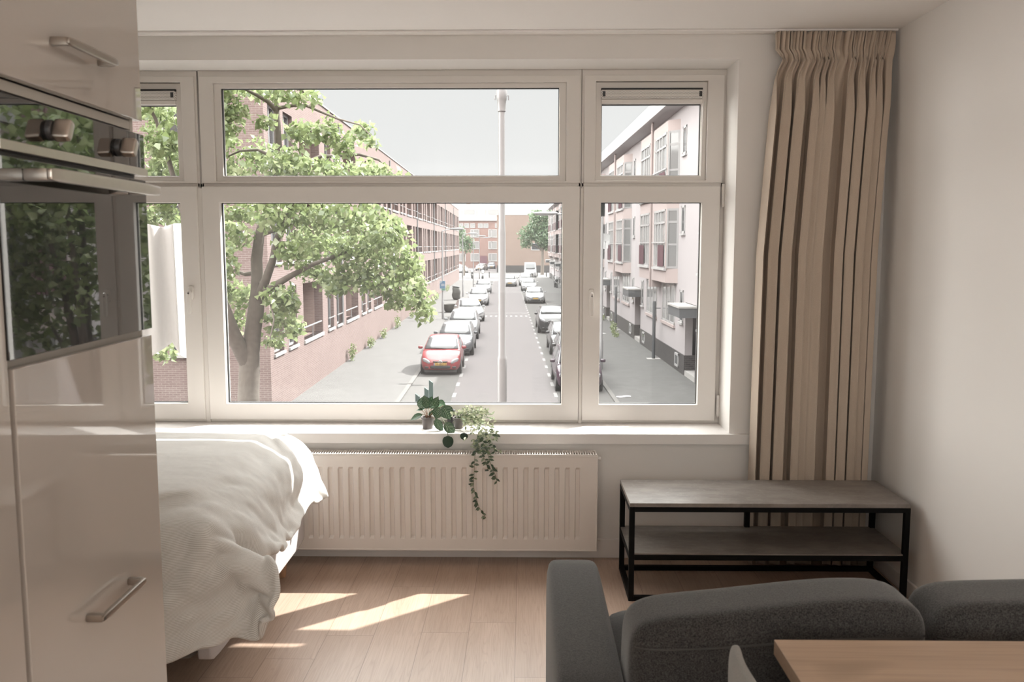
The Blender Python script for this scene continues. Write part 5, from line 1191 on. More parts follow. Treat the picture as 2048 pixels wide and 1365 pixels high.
pot(t, (0, 0, 0), .017, .021, .085, 'pot_dark', 'pebble')

# ================================================================== the street
def on_street(name, label, cat, u, v, h=0.0, turn=0.0, group=None, kind=None):
    return thing(name, label, cat, S(u, v, h), SR + turn, group, kind)
def street_struct(name, mb, mat, u=0, v=0, label=None):
    o = mb.build(name, mat)
    o.location, o.rotation_euler = S(u, v, 0), (0, 0, SR)
    o['kind'] = 'structure'
    if label: o['label'] = label
    return o
KH = .10
street_struct('road', MB().box(-60, 60, 4.9, 340, -.3, 0), M['road'])
street_struct('parking_strip', MB().box(-3.65, -1.85, 26, 132, -.1, .004).box(1.75, 3.70, 24, 140, -.1, .004), M['pave_park'])
street_struct('pavement_left', MB().box(-7.2, -3.65, 24.0, 134, -.1, KH * .5).box(-60, -7.1, 20, 26.0, -.1, KH * .5).box(-7.2, -3.2, 20.0, 24.0, -.1, KH * .5), M['pave'])
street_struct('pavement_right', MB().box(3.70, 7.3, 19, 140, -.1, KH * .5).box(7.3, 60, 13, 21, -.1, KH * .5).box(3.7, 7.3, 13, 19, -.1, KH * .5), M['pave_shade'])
street_struct('pavement_near', MB().box(-60, 60, 4.9, 8.5, -.1, KH * .5), M['pave'])
street_struct('pavement_far', MB().box(-40, 40, 140, 170, -.1, .05), M['pave'])
street_struct('kerb_left', MB().box(-3.65, -3.50, 26, 134, -.1, KH * .5 + .015).box(-3.65, -1.9, 25.85, 26, -.1, .03), M['kerb'])
street_struct('kerb_right', MB().box(3.58, 3.72, 24, 140, -.1, KH * .5 + .015), M['kerb'])
mk = MB()
for k in range(44):
    u = 27.0 + 2.35 * k
    mk.box(-1.86, -1.73, u, u + .9, 0, .009)
    mk.box(1.66, 1.78, u, u + .9, 0, .009)
for k in range(9):
    v = -1.55 + .37 * k
    mk.box(v, v + .16, 63.2, 64.4, 0, .009)
mk.box(-1.8, 1.7, 66.5, 66.8, 0, .009)
street_struct('road_marking', mk, M['mark'])

# ------------------------------------------------------------------ brick apartment block (sunny side)
def left_block():
    U0, V0, LEN = 26.0, -7.08, 106.0
    t = on_street('brick_apartment_block', 'long red brick apartment block with recessed loggias along the sunny pavement', 'building', U0, V0)
    H, TH_ = 10.5, .32
    rows = [(1.85, 3.85), (4.65, 6.65), (7.40, 9.40)]
    P = 8.1
    ops = []                                             # (y0, y1, kind)
    for k in range(-1, 14):
        b = 4.4 + P * k
        for a, e, kd in ((b, b + 3.2, 'log'), (b + 4.15, b + 5.35, 'win'), (b + 5.95, b + 7.15, 'win')):
            if a > .3 and e < LEN - .5: ops.append((a, e, kd))
    ops.sort()
    w = MB()
    w.box(-TH_, 0, 0, LEN, 0, rows[0][0])
    zs = [r[1] for r in rows]
    nx = [rows[1][0], rows[2][0], H]
    for i in range(3): w.box(-TH_, 0, 0, LEN, zs[i], nx[i])
    w.box(-TH_, .05, 0, 5.6, H, H + .32)
    for z0, z1 in rows:
        y = 0
        for a, e, kd in ops:
            w.box(-TH_, 0, y, a, z0, z1)
            y = e
        w.box(-TH_, 0, y, LEN, z0, z1)
    w.box(-14, -TH_, 0, .32, 0, H)                        # gable wall
    w.box(-14, -TH_, LEN - .3, LEN, 0, H)
    w.build('wall', M['brick'], t)
    MB().box(-14, -.3, .3, LEN - .3, H - .2, H - .1).build('roof', M['roof_tile'], t)
    MB().box(-14, .04, -.03, LEN, H, H + .06).build('coping', M['stone'], t)
    # recess behind every loggia: brown brick back and cheeks
    lm = MB().box(-1.7, -1.6, .4, LEN - .4, .3, H - .2)
    for z0, z1 in rows:
        lm.box(-1.7, -TH_, .35, LEN - .35, z0 - .12, z0 - .02).box(-1.7, -TH_, .35, LEN - .35, z1 + .02, z1 + .1)
        for a, e, kd in ops:
            if kd == 'log': lm.box(-1.65, -TH_, a - .1, a, z0, z1).box(-1.65, -TH_, e, e + .1, z0, z1)
    lm.build('loggia_recess', M['brick_dark'], t)
    # window, balustrade and sill prototypes, then one of each per opening
    zc = rows[0][0]
    hh = rows[0][1] - rows[0][0]
    f = MB()
    f.add([], [])
    fw = MB()
    fw.box(-.20, -.13, 0, .07, 0, hh).box(-.20, -.13, 1.13, 1.20, 0, hh).box(-.20, -.13, 0, 1.2, 0, .07).box(-.20, -.13, 0, 1.2, hh - .07, hh)
    fw.box(-.20, -.13, .57, .63, 0, hh)
    win = fw.build('window', M['white_ext'], t)
    gl = MB().box(-.18, -.16, .05, 1.15, .05, hh - .05).build('pane', M['win_dark'], win)
    sl = MB().box(-.13, .06, -.04, 1.24, -.09, 0).build('sill', M['stone'], win)
    rl = MB().box(.03, .06, -.02, 1.22, .42, .46).box(.0, .04, .1, .13, .42, .45).box(.0, .04, 1.07, 1.10, .42, .45).build('rail', M['galv'], win)
    log = MB().box(-.28, .05, 0, 3.2, -.12, 0).build('loggia_sill', M['stone'], t)
    br = MB().tube([(-.05, .06, .42), (-.05, 3.14, .42)], .03, 8).tube([(-.05, 1.6, 0), (-.05, 1.6, .42)], .02, 6).build('balustrade', M['galv'], log)
    first_w = first_l = True
    for z0, z1 in rows:
        for a, e, kd in ops:
            if kd == 'win':
                if first_w: o, first_w = win, False
                else: o = copy_tree(win, t)
            else:
                if first_l: o, first_l = log, False
                else: o = copy_tree(log, t)
            o.location = (0, a, z0)
    for k in range(1, 13, 1):
        MB().tube([(.05, 3.4 + P * k - .0, 1.8), (.05, 3.4 + P * k, H - .2)], .045, 8).build('downpipe', M['galv'], t) if k % 2 else None
    # gable windows
    for x, z in ((-2.2, 1.9), (-6.5, 1.9), (-6.5, 4.7), (-2.2, 4.7), (-2.2, 7.4)):
        g = MB().ring(x - .8, x + .8, z, z + 1.7, .07, .07, .07, .07, -.03, .02).build('gable_window', M['white_ext'], t)
        MB().box(x - .75, x + .75, -.012, -.004, z + .05, z + 1.65).build('pane', M['win_dark'], g)
        MB().box(x - .85, x + .85, -.10, 0, z - .09, z).build('sill', M['stone'], g)
left_block()

# ------------------------------------------------------------------ pale row of flats with bays (shaded side)
def right_row():
    U0, V0, LEN = 13.3, 7.05, 121.0
    t = on_street('pale_terrace', 'pale pink rendered terrace with bay windows and a black tiled plinth', 'building', U0, V0)
    H = 10.65
    PB = .85
    centres = [39.8 + 13.4 * k - U0 for k in range(-2, 8)]
    ent = [c - 6.75 for c in centres] + [centres[-1] + 6.65]
    w = MB()
    # ground floor broken by the entrances, upper floors whole
    y = 0
    for c in ent:
        a, e = c - 1.0, c + 1.0
        if a < .3: continue
        w.box(0, .3, y, a, PB, 2.95)
        y = e
    w.box(0, .3, y, LEN, PB, 2.95)
    w.box(0, .3, 0, LEN, 2.95, H)
    w.box(.3, 10, 0, .3, 0, H).box(.3, 10, LEN - .3, LEN, 0, H)
    w.build('wall', M['render'], t)
    MB().box(1.0, 1.1, .3, LEN - .3, 0, 3.2).build('entrance_back', M['render'], t)
    pl = MB()
    y = 0
    for c in ent:
        a, e = c - 1.0, c + 1.0
        if a < .3: continue
        pl.box(-.02, .3, y, a, 0, PB).box(.0, .95, a - .12, a - .0005, 0, PB)
        pl.box(.0, .95, e + .0005, e + .12, 0, PB)
        y = e
    pl.box(-.02, .3, y, LEN, 0, PB)
    pl.build('plinth', M['plinth'], t)
    MB().box(-.75, .1, -.3, LEN + .3, H, H + .62).box(-.05, 9, -.2, LEN, H + .3, H + .62).build('fascia', M['roof_pale'], t, bevel=.03)
    MB().prism([(-.70, H + .62), (-.25, H + 1.0), (5, H + 1.9), (5, H + .62)], -.2, LEN, 'y').build('roof', M['roof_pale'], t)
    # one of each repeated piece
    def wframe(mb, y0, y1, z0, z1, x, d=.06, bars=()):
        mb.box(x - d, x, y0, y0 + .09, z0, z1).box(x - d, x, y1 - .09, y1, z0, z1).box(x - d, x, y0, y1, z0, z0 + .09).box(x - d, x, y0, y1, z1 - .09, z1)
        for b in bars:
            if b[0] == 'v': mb.box(x - d, x, b[1] - .045, b[1] + .045, z0, z1)
            else: mb.box(x - d, x, y0, y1, b[1] - .04, b[1] + .04)
        return mb
    BX = -.42
    # double bay: two storeys, mirrored halves about the downpipe
    b = MB()
    for s in (-1, 1):
        for z0, z1 in ((3.62, 4.22), (6.68, 7.25), (9.82, 10.25)):
            pts = [(0, s * .22), (BX, s * .22), (BX, s * 3.55), (0, s * 4.05)]
            b.prism(pts if s > 0 else pts[::-1], z0, z1, 'z')
        for z0, z1 in ((4.22, 6.68), (7.25, 9.82)):
            b.box(BX, 0, s * .22 if s > 0 else -.62, .62 if s > 0 else -.22, z0, z1)
            ya, yb = (3.40, 3.62) if s > 0 else (-3.62, -3.40)
            b.box(BX, BX + .15, ya, yb, z0, z1)
    bay = b.build('bay', M['render_pink'], t)
    bw, bg, bf, bs = MB(), MB(), MB(), MB()
    for s in (-1, 1):
        for z0, z1 in ((4.22, 6.68), (7.25, 9.82)):
            ya, yb = sorted((s * .62, s * 3.40))
            m1, m2 = sorted((s * 1.05, s * 2.35))
            wframe(bw, ya, yb, z0, z1, BX + .06, .08, (('v', m1), ('v', m2), ('h', z1 - .55), ('v', (m1 + m2) / 2)))
            bg.box(BX + .03, BX + .04, ya + .05, yb - .05, z0 + .05, z1 - .05)
            # splayed cheek with its own window
            q0, q1 = s * 3.60, s * 4.03
            bg.add([(BX + .03, q0, z0), (-.01, q1, z0), (-.01, q1, z1), (BX + .03, q0, z1)], [(0, 1, 2, 3), (3, 2, 1, 0)])
            for zz0, zz1 in ((z0, z0 + .09), (z0 + .95, z0 + 1.03), (z1 - .6, z1 - .5), (z1 - .09, z1)):
                bw.add([(BX + .0, q0, zz0), (-.0, q1 + s * .01, zz0), (-.0, q1 + s * .01, zz1), (BX + .0, q0, zz1)], [(0, 1, 2, 3), (3, 2, 1, 0)])
            for f0, f1 in ((0, .16), (.84, 1)):
                A = [(BX + (0 - BX) * f, q0 + (q1 - q0) * f + s * .01) for f in (f0, f1)]
                bw.add([(A[0][0], A[0][1], z0), (A[1][0], A[1][1], z0), (A[1][0], A[1][1], z1), (A[0][0], A[0][1], z1)], [(0, 1, 2, 3), (3, 2, 1, 0)])
            bs.box(BX - .09, BX + .02, *sorted((s * .5, s * 3.6)), z0 - .09, z0)
            # railing in front of the opening leaf
            r0, r1 = sorted((s * 2.0, s * 3.25))
            bf.box(BX - .06, BX - .04, r0, r1, z0 + .08, z0 + .95)
            for q in range(9): bf.box(BX - .075, BX - .06, r0 + (r1 - r0) * q / 8 - .012, r0 + (r1 - r0) * q / 8 + .012, z0 + .05, z0 + .98)
            bs.box(BX - .06, BX - .03, *sorted((s * .3, s * 3.5)), z0 + 1.05, z0 + 1.10)
    bw.build('bay_window_frame', M['white_ext'], bay)
    bg.build('bay_glass', M['win_pale'], bay)
    bf.build('french_railing', M['aubergine'], bay)
    bs.build('bay_sill', M['white_ext'], bay)
    MB().tube([(BX - .05, 0, 3.3), (BX - .05, 0, H)], .06, 8).box(BX, 0, -.22, .22, 3.3, 10.2).build('rain_pipe', M['render_pink'], bay)
    gw = MB()
    gg = MB()
    gs = MB()
    for s in (-1, 1):
        ya, yb = sorted((s * .75, s * 3.65))
        wframe(gw, ya, yb, 1.85, 3.58, .02, .05, (('v', s * 1.7), ('v', s * 2.6)))
        gg.box(-.012, -.004, ya + .06, yb - .06, 1.9, 3.53)
        gs.box(-.09, .0, ya - .08, yb + .08, 1.74, 1.85)
    gwo = gw.build('ground_window', M['white_ext'], t)
    gg.build('pane', M['win_pale'], gwo)
    gs.build('sill', M['render_pink'], gwo)
    sw, sg = MB(), MB()
    for s in (-1, 1):
        for z0, z1 in ((2.1, 3.4), (5.65, 6.75), (8.75, 9.85)):
            ya, yb = sorted((s * 4.65, s * 5.35))
            wframe(sw, ya, yb, z0, z1, .02, .05)
            sg.box(-.012, -.004, ya + .05, yb - .05, z0 + .05, z1 - .05)
            sw.box(-.08, .0, ya - .06, yb + .06, z0 - .08, z0)
        ya, yb = sorted((s * 3.95, s * 4.75))
        wframe(sw, ya, yb, .22, .78, -.01, .05)
    swo = sw.build('small_window', M['white_ext'], t)
    for s in (-1, 1): sg.box(-.045, -.035, *sorted((s * 4.0, s * 4.7)), .27, .73)
    sg.build('pane', M['win_dark'], swo)
    for i, c in enumerate(centres):
        for o in (bay, gwo, swo):
            q = o if i == 0 else copy_tree(o, t)
            q.location = (0, c, 0)
    can = MB().box(-.66, .0, -1.1, 1.1, 2.50, 2.86).build('door_canopy', M['slate'], t)
    MB().box(-.70, .0, -1.14, 1.14, 2.86, 2.93).build('canopy_edge', M['stone'], can)
    dr = MB().box(.80, .88, -.95, .95, .25, 2.6).build('entrance_door', M['aubergine'], t)
    d2 = MB()
    for ya, yb in ((-.95, -.30), (-.30, .95)):
        d2.box(.74, .80, ya, ya + .09, .25, 2.6).box(.74, .80, yb - .09, yb, .25, 2.6).box(.74, .80, ya, yb, 2.5, 2.6)
    d2.build('door_frame', M['white_ext'], dr)
    MB().box(.0, .82, -1.0, 1.0, 0, .25).build('doorstep', M['stone'], dr)
    for i, c in enumerate(ent):
        for o in (can, dr):
            q = o if i == 0 else copy_tree(o, t)
            q.location = (0, c, 0)
right_row()
# satellite dish on the far bay
t = on_street('satellite_dish', 'round grey satellite dish fixed to a bay of the pale terrace', 'satellite dish', 56.2, 6.35, 5.45)
MB().lathe([(0, .10), (.18, .085), (.35, .045), (.48, -.01), (.50, -.02), (.35, .02), (.0, .07)], (0, 0, 0), 28, 'y').build('reflector', M['dish'], t, smooth=60)
MB().tube([(0, .08, 0), (.28, .16, -.05)], .03, 8).build('wall_arm', M['galv'], t)
MB().tube([(0, 0, -.45), (0, -.40, -.08)], .012, 6).superbox((0, -.42, -.05), (.04, .05, .04), 4, 4).build('receiver', M['galv'], t)

# ------------------------------------------------------------------ far end of the street
def far_block():
    t = on_street('red_brick_block', 'red brick block with white windows and dormers closing the street end', 'building', 206, -7)
    W0, W1, H = -22, 24, 11.0
    MB().box(W0, W1, 0, 10, 0, H).build('wall', M['brick_far'], t)
    MB().box(W0, W1, -.35, .2, H, H + .55).build('cornice', M['white_ext'], t)
    MB().prism([(-.2, H + .55), (2.8, H + 4.0), (7.5, H + 4.0), (10, H + .55)], W0, W1, 'x').build('roof', M['roof_tile'], t)
    wf = MB().ring(-1.05, 1.05, 0, 1.9, .16, .16, .16, .16, -.10, .0)
    wf.box(-.35, -.23, -.10, 0, 0, 1.9)
    wf = wf.build('window', M['white_ext'], t)
    MB().box(-.95, .95, -.04, -.02, .1, 1.8).build('pane', M['win_pale'], wf)
    spots = []
    for z in (1.5, 4.35, 7.1):
        for x in (-16, -12, -8, -3.5, -.3, 3.9, 8, 12): spots.append((x, z, 1))
    for x in (-15, -12, -9, -3.6, -2.2, -.8, 1.0, 2.3, 5, 8, 11): spots.append((x, 9.35, .55))
    for i, (x, z, s) in enumerate(spots):
        o = wf if i == 0 else copy_tree(wf, t)
        o.location, o.scale = (x, 0, z), (s, 1, s if s < 1 else 1)
    d = MB().box(-.85, .85, -.1, 0, 0, 2.6).box(-.2, .2, -.14, -.1, 0, 2.4)
    d.build('entrance', M['aubergine'], t, loc=(1.7, 0, .2))
    dm = MB().box(-1.6, 1.6, .3, 3.6, H + 1.0, H + 3.0).build('dormer', M['white_ext'], t, loc=(-1.6, 0, 0))
    MB().box(-1.2, 1.2, .25, .32, H + 1.5, H + 2.6).build('pane', M['win_pale'], dm)
    for x in (4.0, 10.0): copy_tree(dm, t).location = (x, 0, 0)
    for x in (-2.0, 6.2):
        MB().box(x - .5, x + .5, 4.5, 5.3, H + 3.5, H + 4.9).build('chimney', M['brick_tan'], t)
far_block()
t = on_street('tan_brick_block', 'blank tan brick side wall with a dark base closing the street behind the van', 'building', 168, -1.75)
MB().box(0, 11.6, 0, 30, 1.4, 11.0).build('wall', M['brick_tan'], t)
MB().box(-.02, 11.62, -.03, 30, 0, 1.4).build('base', M['plinth'], t)
MB().box(-.05, 11.65, -.05, 30, 11.0, 11.25).build('coping', M['stone'], t)
MB().box(.4, 10, 2.5, 20, 11.25, 12.9).build('roof_extension', M['white_ext'], t)
f = MB().ring(6.6, 8.6, 4.3, 5.7, .12, .12, .12, .12, -.08, 0).build('window', M['white_ext'], t)
MB().box(6.7, 8.5, -.04, -.02, 4.4, 5.6).build('pane', M['win_dark'], f)

# ------------------------------------------------------------------ cars
WHEEL = MB().lathe([(0, -.09), (.20, -.10), (.285, -.09), (.305, -.05), (.305, .06), (.28, .09), (.20, .095), (.19, .07), (0, .06)], (0, 0, 0), 26, 'x')
HUB = MB().lathe([(0, -.104), (.05, -.106), (.19, -.098), (.195, -.07), (.0, -.06)], (0, 0, 0), 20, 'x')
def build_car(name, label, u, v, col, L=4.0, W=1.72, H=1.47, style='hatch', turn=0.0, group=None, front=True, detail=1, z=.004, wheels='rim'):
    t = on_street(name, label, 'van' if style == 'van' else 'car', u, v, z, turn + (0 if front else math.pi), group)
    hw = W / 2
    van = style == 'van'
    tall = {'hatch': 0, 'sedan': -.04, 'suv': .16, 'mpv': .10, 'van': .25}[style]
    zb, belt = .20, .92 + tall * .5
    nose = {'hatch': .66, 'sedan': .66, 'suv': .86, 'mpv': .70, 'van': .95}[style]
    cowl_y = {'hatch': .82, 'sedan': 1.15, 'suv': 1.12, 'mpv': .85, 'van': .62}[style]
    cowl = {'hatch': .97, 'sedan': .96, 'suv': 1.12, 'mpv': 1.03, 'van': 1.35}[style]
    rf = cowl_y + {'hatch': .85, 'sedan': .80, 'suv': .72, 'mpv': .95, 'van': .62}[style]
    # lower body, lofted from nose to tail
    st = [(0.0, .66, zb + .09, nose * .80), (.03, .78, zb + .04, nose * .92), (.12, .90, zb, nose), (.32, .965, zb, nose + (cowl - nose) * .35),
          (cowl_y * .62, .99, zb, nose + (cowl - nose) * .72), (cowl_y, 1, zb, cowl), (cowl_y + .5, 1, zb, belt + .03), (L * .6, 1, zb, belt + .03),
          (L - .55, 1, zb, belt + .03), (L - .20, .97, zb, belt), (L - .06, .90, zb + .05, belt - .05), (L, .78, zb + .12, belt - .14)]
    P = []
    for y, k, b0, zt in st:
        w_ = hw * k
        half = [(.0, b0), (w_ * .86, b0), (w_ * .965, b0 + .10), (w_, b0 + (zt - b0) * .45), (w_ * .985, b0 + (zt - b0) * .72), (w_ * .93, zt - .06), (w_ * .80, zt - .012), (w_ * .45, zt + .012), (0, zt + .020)]
        ringp = half + [(-x, z_) for x, z_ in half[-2:0:-1]]
        P.append([(x, y + .05 * (abs(x) / hw) ** 2 * (1 if y < .3 else 0), z_) for x, z_ in ringp])
    m = MB()
    m.grid(P, close=True)
    n = len(P[0])
    m.add(P[0], [tuple(range(n))])
    m.add(P[-1], [tuple(range(n - 1, -1, -1))])
    pm = paint(*col)
    body = fix_normals(m.build('body', pm, t, smooth=38))
    # cabin
    yr = L - (.08 if not style == 'sedan' else .75)
    yb = L - (.40 if style == 'hatch' else .30 if style in ('mpv', 'suv') else 1.25 if style == 'sedan' else .02)
    def hz(z): return hw * (.925 - .215 * ((z - belt) / (H - belt)) ** 1.1) if not van else hw * (.97 - .10 * max(0, (z - belt) / (H - belt)))
    cs = []
    for k in range(5): cs.append((cowl_y - .06 + (rf - cowl_y + .06) * k / 4, cowl - .02 + (H - .055 - cowl + .02) * (k / 4) ** .93))
    for k in range(1, 5):
        a = k / 4
        cs.append((rf + (yb - rf) * a, H - .055 + .055 * math.sin(math.pi * min(1, a * .9 + .05)) - (.07 * a if style != 'van' else 0)))
    for k in range(1, 4): cs.append((yb + (yr - yb) * k / 3, cs[8][1] + (belt - cs[8][1]) * (k / 3) ** 1.2))
    P = []
    for y, z_ in cs:
        zz = max(z_, belt + .01)
        half = [(0, belt - .08), (hz(belt), belt - .06), (hz((belt + zz) / 2), (belt + zz) / 2), (hz(zz), zz - .035), (hz(zz) * .90, zz - .004), (hz(zz) * .5, zz + .016), (0, zz + .022)]
        P.append([(x, y, q) for x, q in half + [(-x, q) for x, q in half[-2:0:-1]]])
    m = MB().grid(P, close=True)
    n = len(P[0])
    m.add(P[0], [tuple(range(n))]); m.add(P[-1], [tuple(range(n - 1, -1, -1))])
    fix_normals(m.build('cabin', pm, t, smooth=40))
    # glass
    y0_, z0_ = cs[0][0] + .03, cowl + .01
    y1_, z1_ = rf - .03, H - .075
    Pg = []
    for j in range(5):
        f = j / 4
        z_ = z0_ + (z1_ - z0_) * f ** .93
        y = y0_ + (y1_ - y0_) * f
        Pg.append([(s * hz(max(z_, belt)) * .93, y - .028 - .05 * (1 - s * s) * (1 - .5 * f) + .05, z_ + .018) for s in (-1, -.6, -.2, .2, .6, 1)])
    m = MB().grid(Pg)
    ws = m.build('windscreen', M['car_glass'], t, smooth=180)
    s_ = ws.modifiers.new('thick', 'SOLIDIFY'); s_.thickness, s_.offset = .02, 0
    if detail:
        wp = MB().tube([(-hw * .55, y0_ - .01, z0_ + .05), (-.15, y0_ - .035, z0_ + .045), (hw * .22, y0_ - .045, z0_ + .02)], .012, 5)
        wp.build('wiper', M['trim'], ws)
    for s in (-1, 1):
        g = MB()
        yb_ = min(yb, L - .6) if not van else cowl_y + 1.5
        za, zb_ = belt + .05, H - .15
        q = [(cowl_y + .30, za), (yb_ + .1, za), (yb_ - .1, zb_), (rf + .12, zb_)]
        mid = (q[0][0] + q[1][0]) / 2
        for A in ([q[0], (mid - .05, za), (mid - .05, zb_), q[3]], [(mid + .05, za), q[1], q[2], (mid + .05, zb_)]):
            vs = [(s * (hz(z_) + .004), y, z_) for y, z_ in A] + [(s * (hz(z_) - .02), y, z_) for y, z_ in A]
            g.add(vs, [(0, 1, 2, 3), (7, 6, 5, 4), (0, 4, 5, 1), (1, 5, 6, 2), (2, 6, 7, 3), (3, 7, 4, 0)])
        g.build('side_window', M['car_glass'], t)
        mr = MB().superbox((s * (hw + .085), cowl_y + .34, belt + .09), (.095, .055, .065), 3, 6)
        mr.build('mirror', pm if style != 'van' else M['trim'], t, smooth=180)
        # headlight set into the wing
        def warp(p, s=s): return (p[0], p[1] + abs(p[0] + .02) * .0 + s * p[0] * .55 * s * s * 1.0 * (1 if s > 0 else 1), p[2] + s * p[0] * .35)
        hl = MB().superbox((s * hw * .70, .115, nose - .085), (.155 if not van else .10, .085, .085 if style != 'van' else .15), 2.6, 8, warp=warp)
        hl.build('headlight', M['lamp_lens'], t, smooth=180)
        ft = MB().superbox((s * hw * .66, .055, zb + .13), (.10, .05, .045), 2.5, 6)
        ft.build('fog_light_recess', M['trim'], t, smooth=180)
        for y in (.72 if not van else .85, L - .72):
            o = bpy.data.objects.new('wheel', WHEEL_ME); C.objects.link(o); o.parent = t
            o.location, o.rotation_euler = (s * (hw - .085), y, .300), (0, 0, 0 if s < 0 else math.pi)
            h = bpy.data.objects.new('hub', HUB_ME); C.objects.link(h); h.parent = o
        a = MB()
        for y in (.72 if not van else .85, L - .72):
            a.lathe([(.0, -.02), (.355, -.02), (.355, .012), (0, .012)], (s * (hw - .008), y, .315), 22, 'x')
        a.build('wheel_arch', M['trim'], t)
    gz = nose - .12
    if style in ('suv',):
        g = MB().superbox((0, .02, gz - .04), (.36, .06, .12), 5, 6); g.build('grille', M['galv'], t, smooth=60)
        g = MB()
        for k in range(4): g.box(-.33, .33, -.05, -.035, gz - .125 + k * .05, gz - .105 + k * .05)
        g.build('grille_slot', M['trim'], t)
    elif style == 'van':
        g = MB().superbox((0, .05, .62), (.42, .07, .12), 5, 6); g.build('grille', M['trim'], t, smooth=60)
    else:
        g = MB().superbox((0, .035, gz), (.30, .05, .035), 4, 6, warp=lambda p: (p[0], p[1], p[2] + .10 * p[0] * p[0] * 2))
        g.build('grille', M['trim'], t, smooth=60)
    MB().superbox((0, .025, zb + .145), (hw * .50, .05, .062), 5, 6).build('air_intake', M['trim'], t, smooth=60)
    pl = MB().box(-.255, .255, -.035, -.015, zb + .215, zb + .315).build('licence_plate', M['plate'], t)
    MB().box(-.255, -.215, -.0365, -.03, zb + .216, zb + .314).build('plate_band', M['plate_blue'], pl)
    MB().box(-hw * .80, hw * .80, .10, L - .1, .12, zb + .02).build('underbody', M['trim'], t)
    return t, pl
WHEEL_ME = WHEEL.build('wheel', M['tyre'], None, smooth=40); _w = WHEEL_ME; WHEEL_ME = _w.data; bpy.data.objects.remove(_w)
HUB_ME = HUB.build('hub', M['rim'], None, smooth=40); _w = HUB_ME; HUB_ME = _w.data; bpy.data.objects.remove(_w)

STROKES = {'7': [(0, 1, 1, 1), (1, 1, .35, 0)], 'A': [(0, 0, .5, 1), (.5, 1, 1, 0), (.2, .4, .8, .4)], 'R': [(0, 0, 0, 1), (0, 1, .9, .9), (.9, .9, .9, .55), (.9, .55, 0, .5), (.4, .5, 1, 0)],
           '-': [(.2, .5, .8, .5)], '5': [(1, 1, 0, 1), (0, 1, 0, .55), (0, .55, .9, .55), (.9, .55, .9, 0), (.9, 0, 0, 0)], '2': [(0, 1, 1, 1), (1, 1, 1, .55), (1, .55, 0, 0), (0, 0, 1, 0)],
           'S': [(1, 1, 0, 1), (0, 1, 0, .5), (0, .5, 1, .5), (1, .5, 1, 0), (1, 0, 0, 0)], 'Z': [(0, 1, 1, 1), (1, 1, 0, 0), (0, 0, 1, 0)], '8': [(0, 0, 0, 1), (0, 1, 1, 1), (1, 1, 1, 0), (1, 0, 0, 0), (0, .5, 1, .5)],
           'P': [(0, 0, 0, 1), (0, 1, 1, 1), (1, 1, 1, .5), (1, .5, 0, .5)]}
def writing(txt, x0, x1, z0, z1, y, r=.006):
    m = MB()
    n = len(txt)
    cw = (x1 - x0) / n
    for i, ch in enumerate(txt):
        for a, b, c, d in STROKES.get(ch, []):
            X = lambda q: x0 + cw * (i + .14 + .72 * q)
            Z = lambda q: z0 + (z1 - z0) * q
            m.tube([(X(a), y, Z(b)), (X(c), y, Z(d))], r, 5)
    return m
red, pl = build_car('car', 'small red hatchback parked first in the row along the sunny pavement', 34.36, -2.62, ('red', (.20, .032, .036)), 3.42, 1.62, 1.46, 'hatch')
writing('7A-852-S', -.205, .245, .235 + .20, .285 + .21, -.038, .007).build('plate_text', M['plate_ink'], pl)
e = MB()
for rx, rz, r in ((.085, .060, .009), (.030, .055, .007), (.065, .024, .007)):
    cz = .545 if rz > .05 and rx > .05 else (.548 if rx < .05 else .575)
    e.tube([(rx * math.cos(2 * math.pi * k / 24), -.03, cz + rz * math.sin(2 * math.pi * k / 24)) for k in range(25)], r, 6)
e.build('badge', M['rim'], red, smooth=180)
GL = 'cars parked along the sunny pavement'
GR = 'cars parked along the shaded pavement'
build_car('car', 'dark grey hatchback parked directly behind the small red car', 40.5, -2.42, ('charcoal', (.085, .09, .095)), 4.2, 1.76, 1.48, 'hatch', group=GL)
build_car('car', 'silver family car parked behind the dark grey hatchback', 47.7, -2.42, ('silver', (.22, .225, .23)), 4.3, 1.76, 1.55, 'mpv', group=GL)
build_car('car', 'white car standing askew behind the silver family car', 59.1, -2.30, ('white', (.33, .33, .335)), 4.4, 1.78, 1.47, 'sedan', R(9), group=GL)
build_car('car', 'white hatchback with black lower bumper, behind the askew white car', 75.0, -2.42, ('white', (.33, .33, .335)), 4.2, 1.78, 1.5, 'hatch', group=GL)
build_car('car', 'pale silver car parked last in the row along the sunny pavement', 93.9, -2.50, ('silver', (.22, .225, .23)), 4.2, 1.76, 1.5, 'hatch', group=GL)
build_car('car', 'silver estate car driving up the middle of the road behind the lamp mast', 110.1, .45, ('pale_silver', (.26, .26, .26)), 4.4, 1.8, 1.47, 'sedan')
build_car('car', 'dark plum car nearest on the shaded side, cut off by the window frame', 30.1, 2.60, ('plum', (.035, .018, .03)), 4.1, 1.66, 1.46, 'hatch', group=GR)
build_car('car', 'black hatchback between the plum car and the big black limousine', 40.6, 2.98, ('black', (.018, .018, .02)), 4.3, 1.78, 1.46, 'hatch', group=GR)
build_car('car', 'big black car with a wide bright grille on the shaded side', 51.0, 2.84, ('black', (.018, .018, .02)), 5.0, 1.88, 1.50, 'suv', group=GR)
build_car('car', 'small black car squeezed in beside the window frame behind the plum car', 35.2, 2.95, ('black', (.018, .018, .02)), 3.9, 1.70, 1.46, 'hatch', group=GR)
build_car('car', 'silver saloon with slanted headlights parked behind the big black car', 77.6, 2.62, ('silver', (.22, .225, .23)), 4.4, 1.76, 1.43, 'sedan', group=GR)
build_car('car', 'white coupe with twin dark nostrils parked behind the silver saloon', 98.9, 2.66, ('white', (.33, .33, .335)), 4.4, 1.78, 1.40, 'sedan', group=GR)
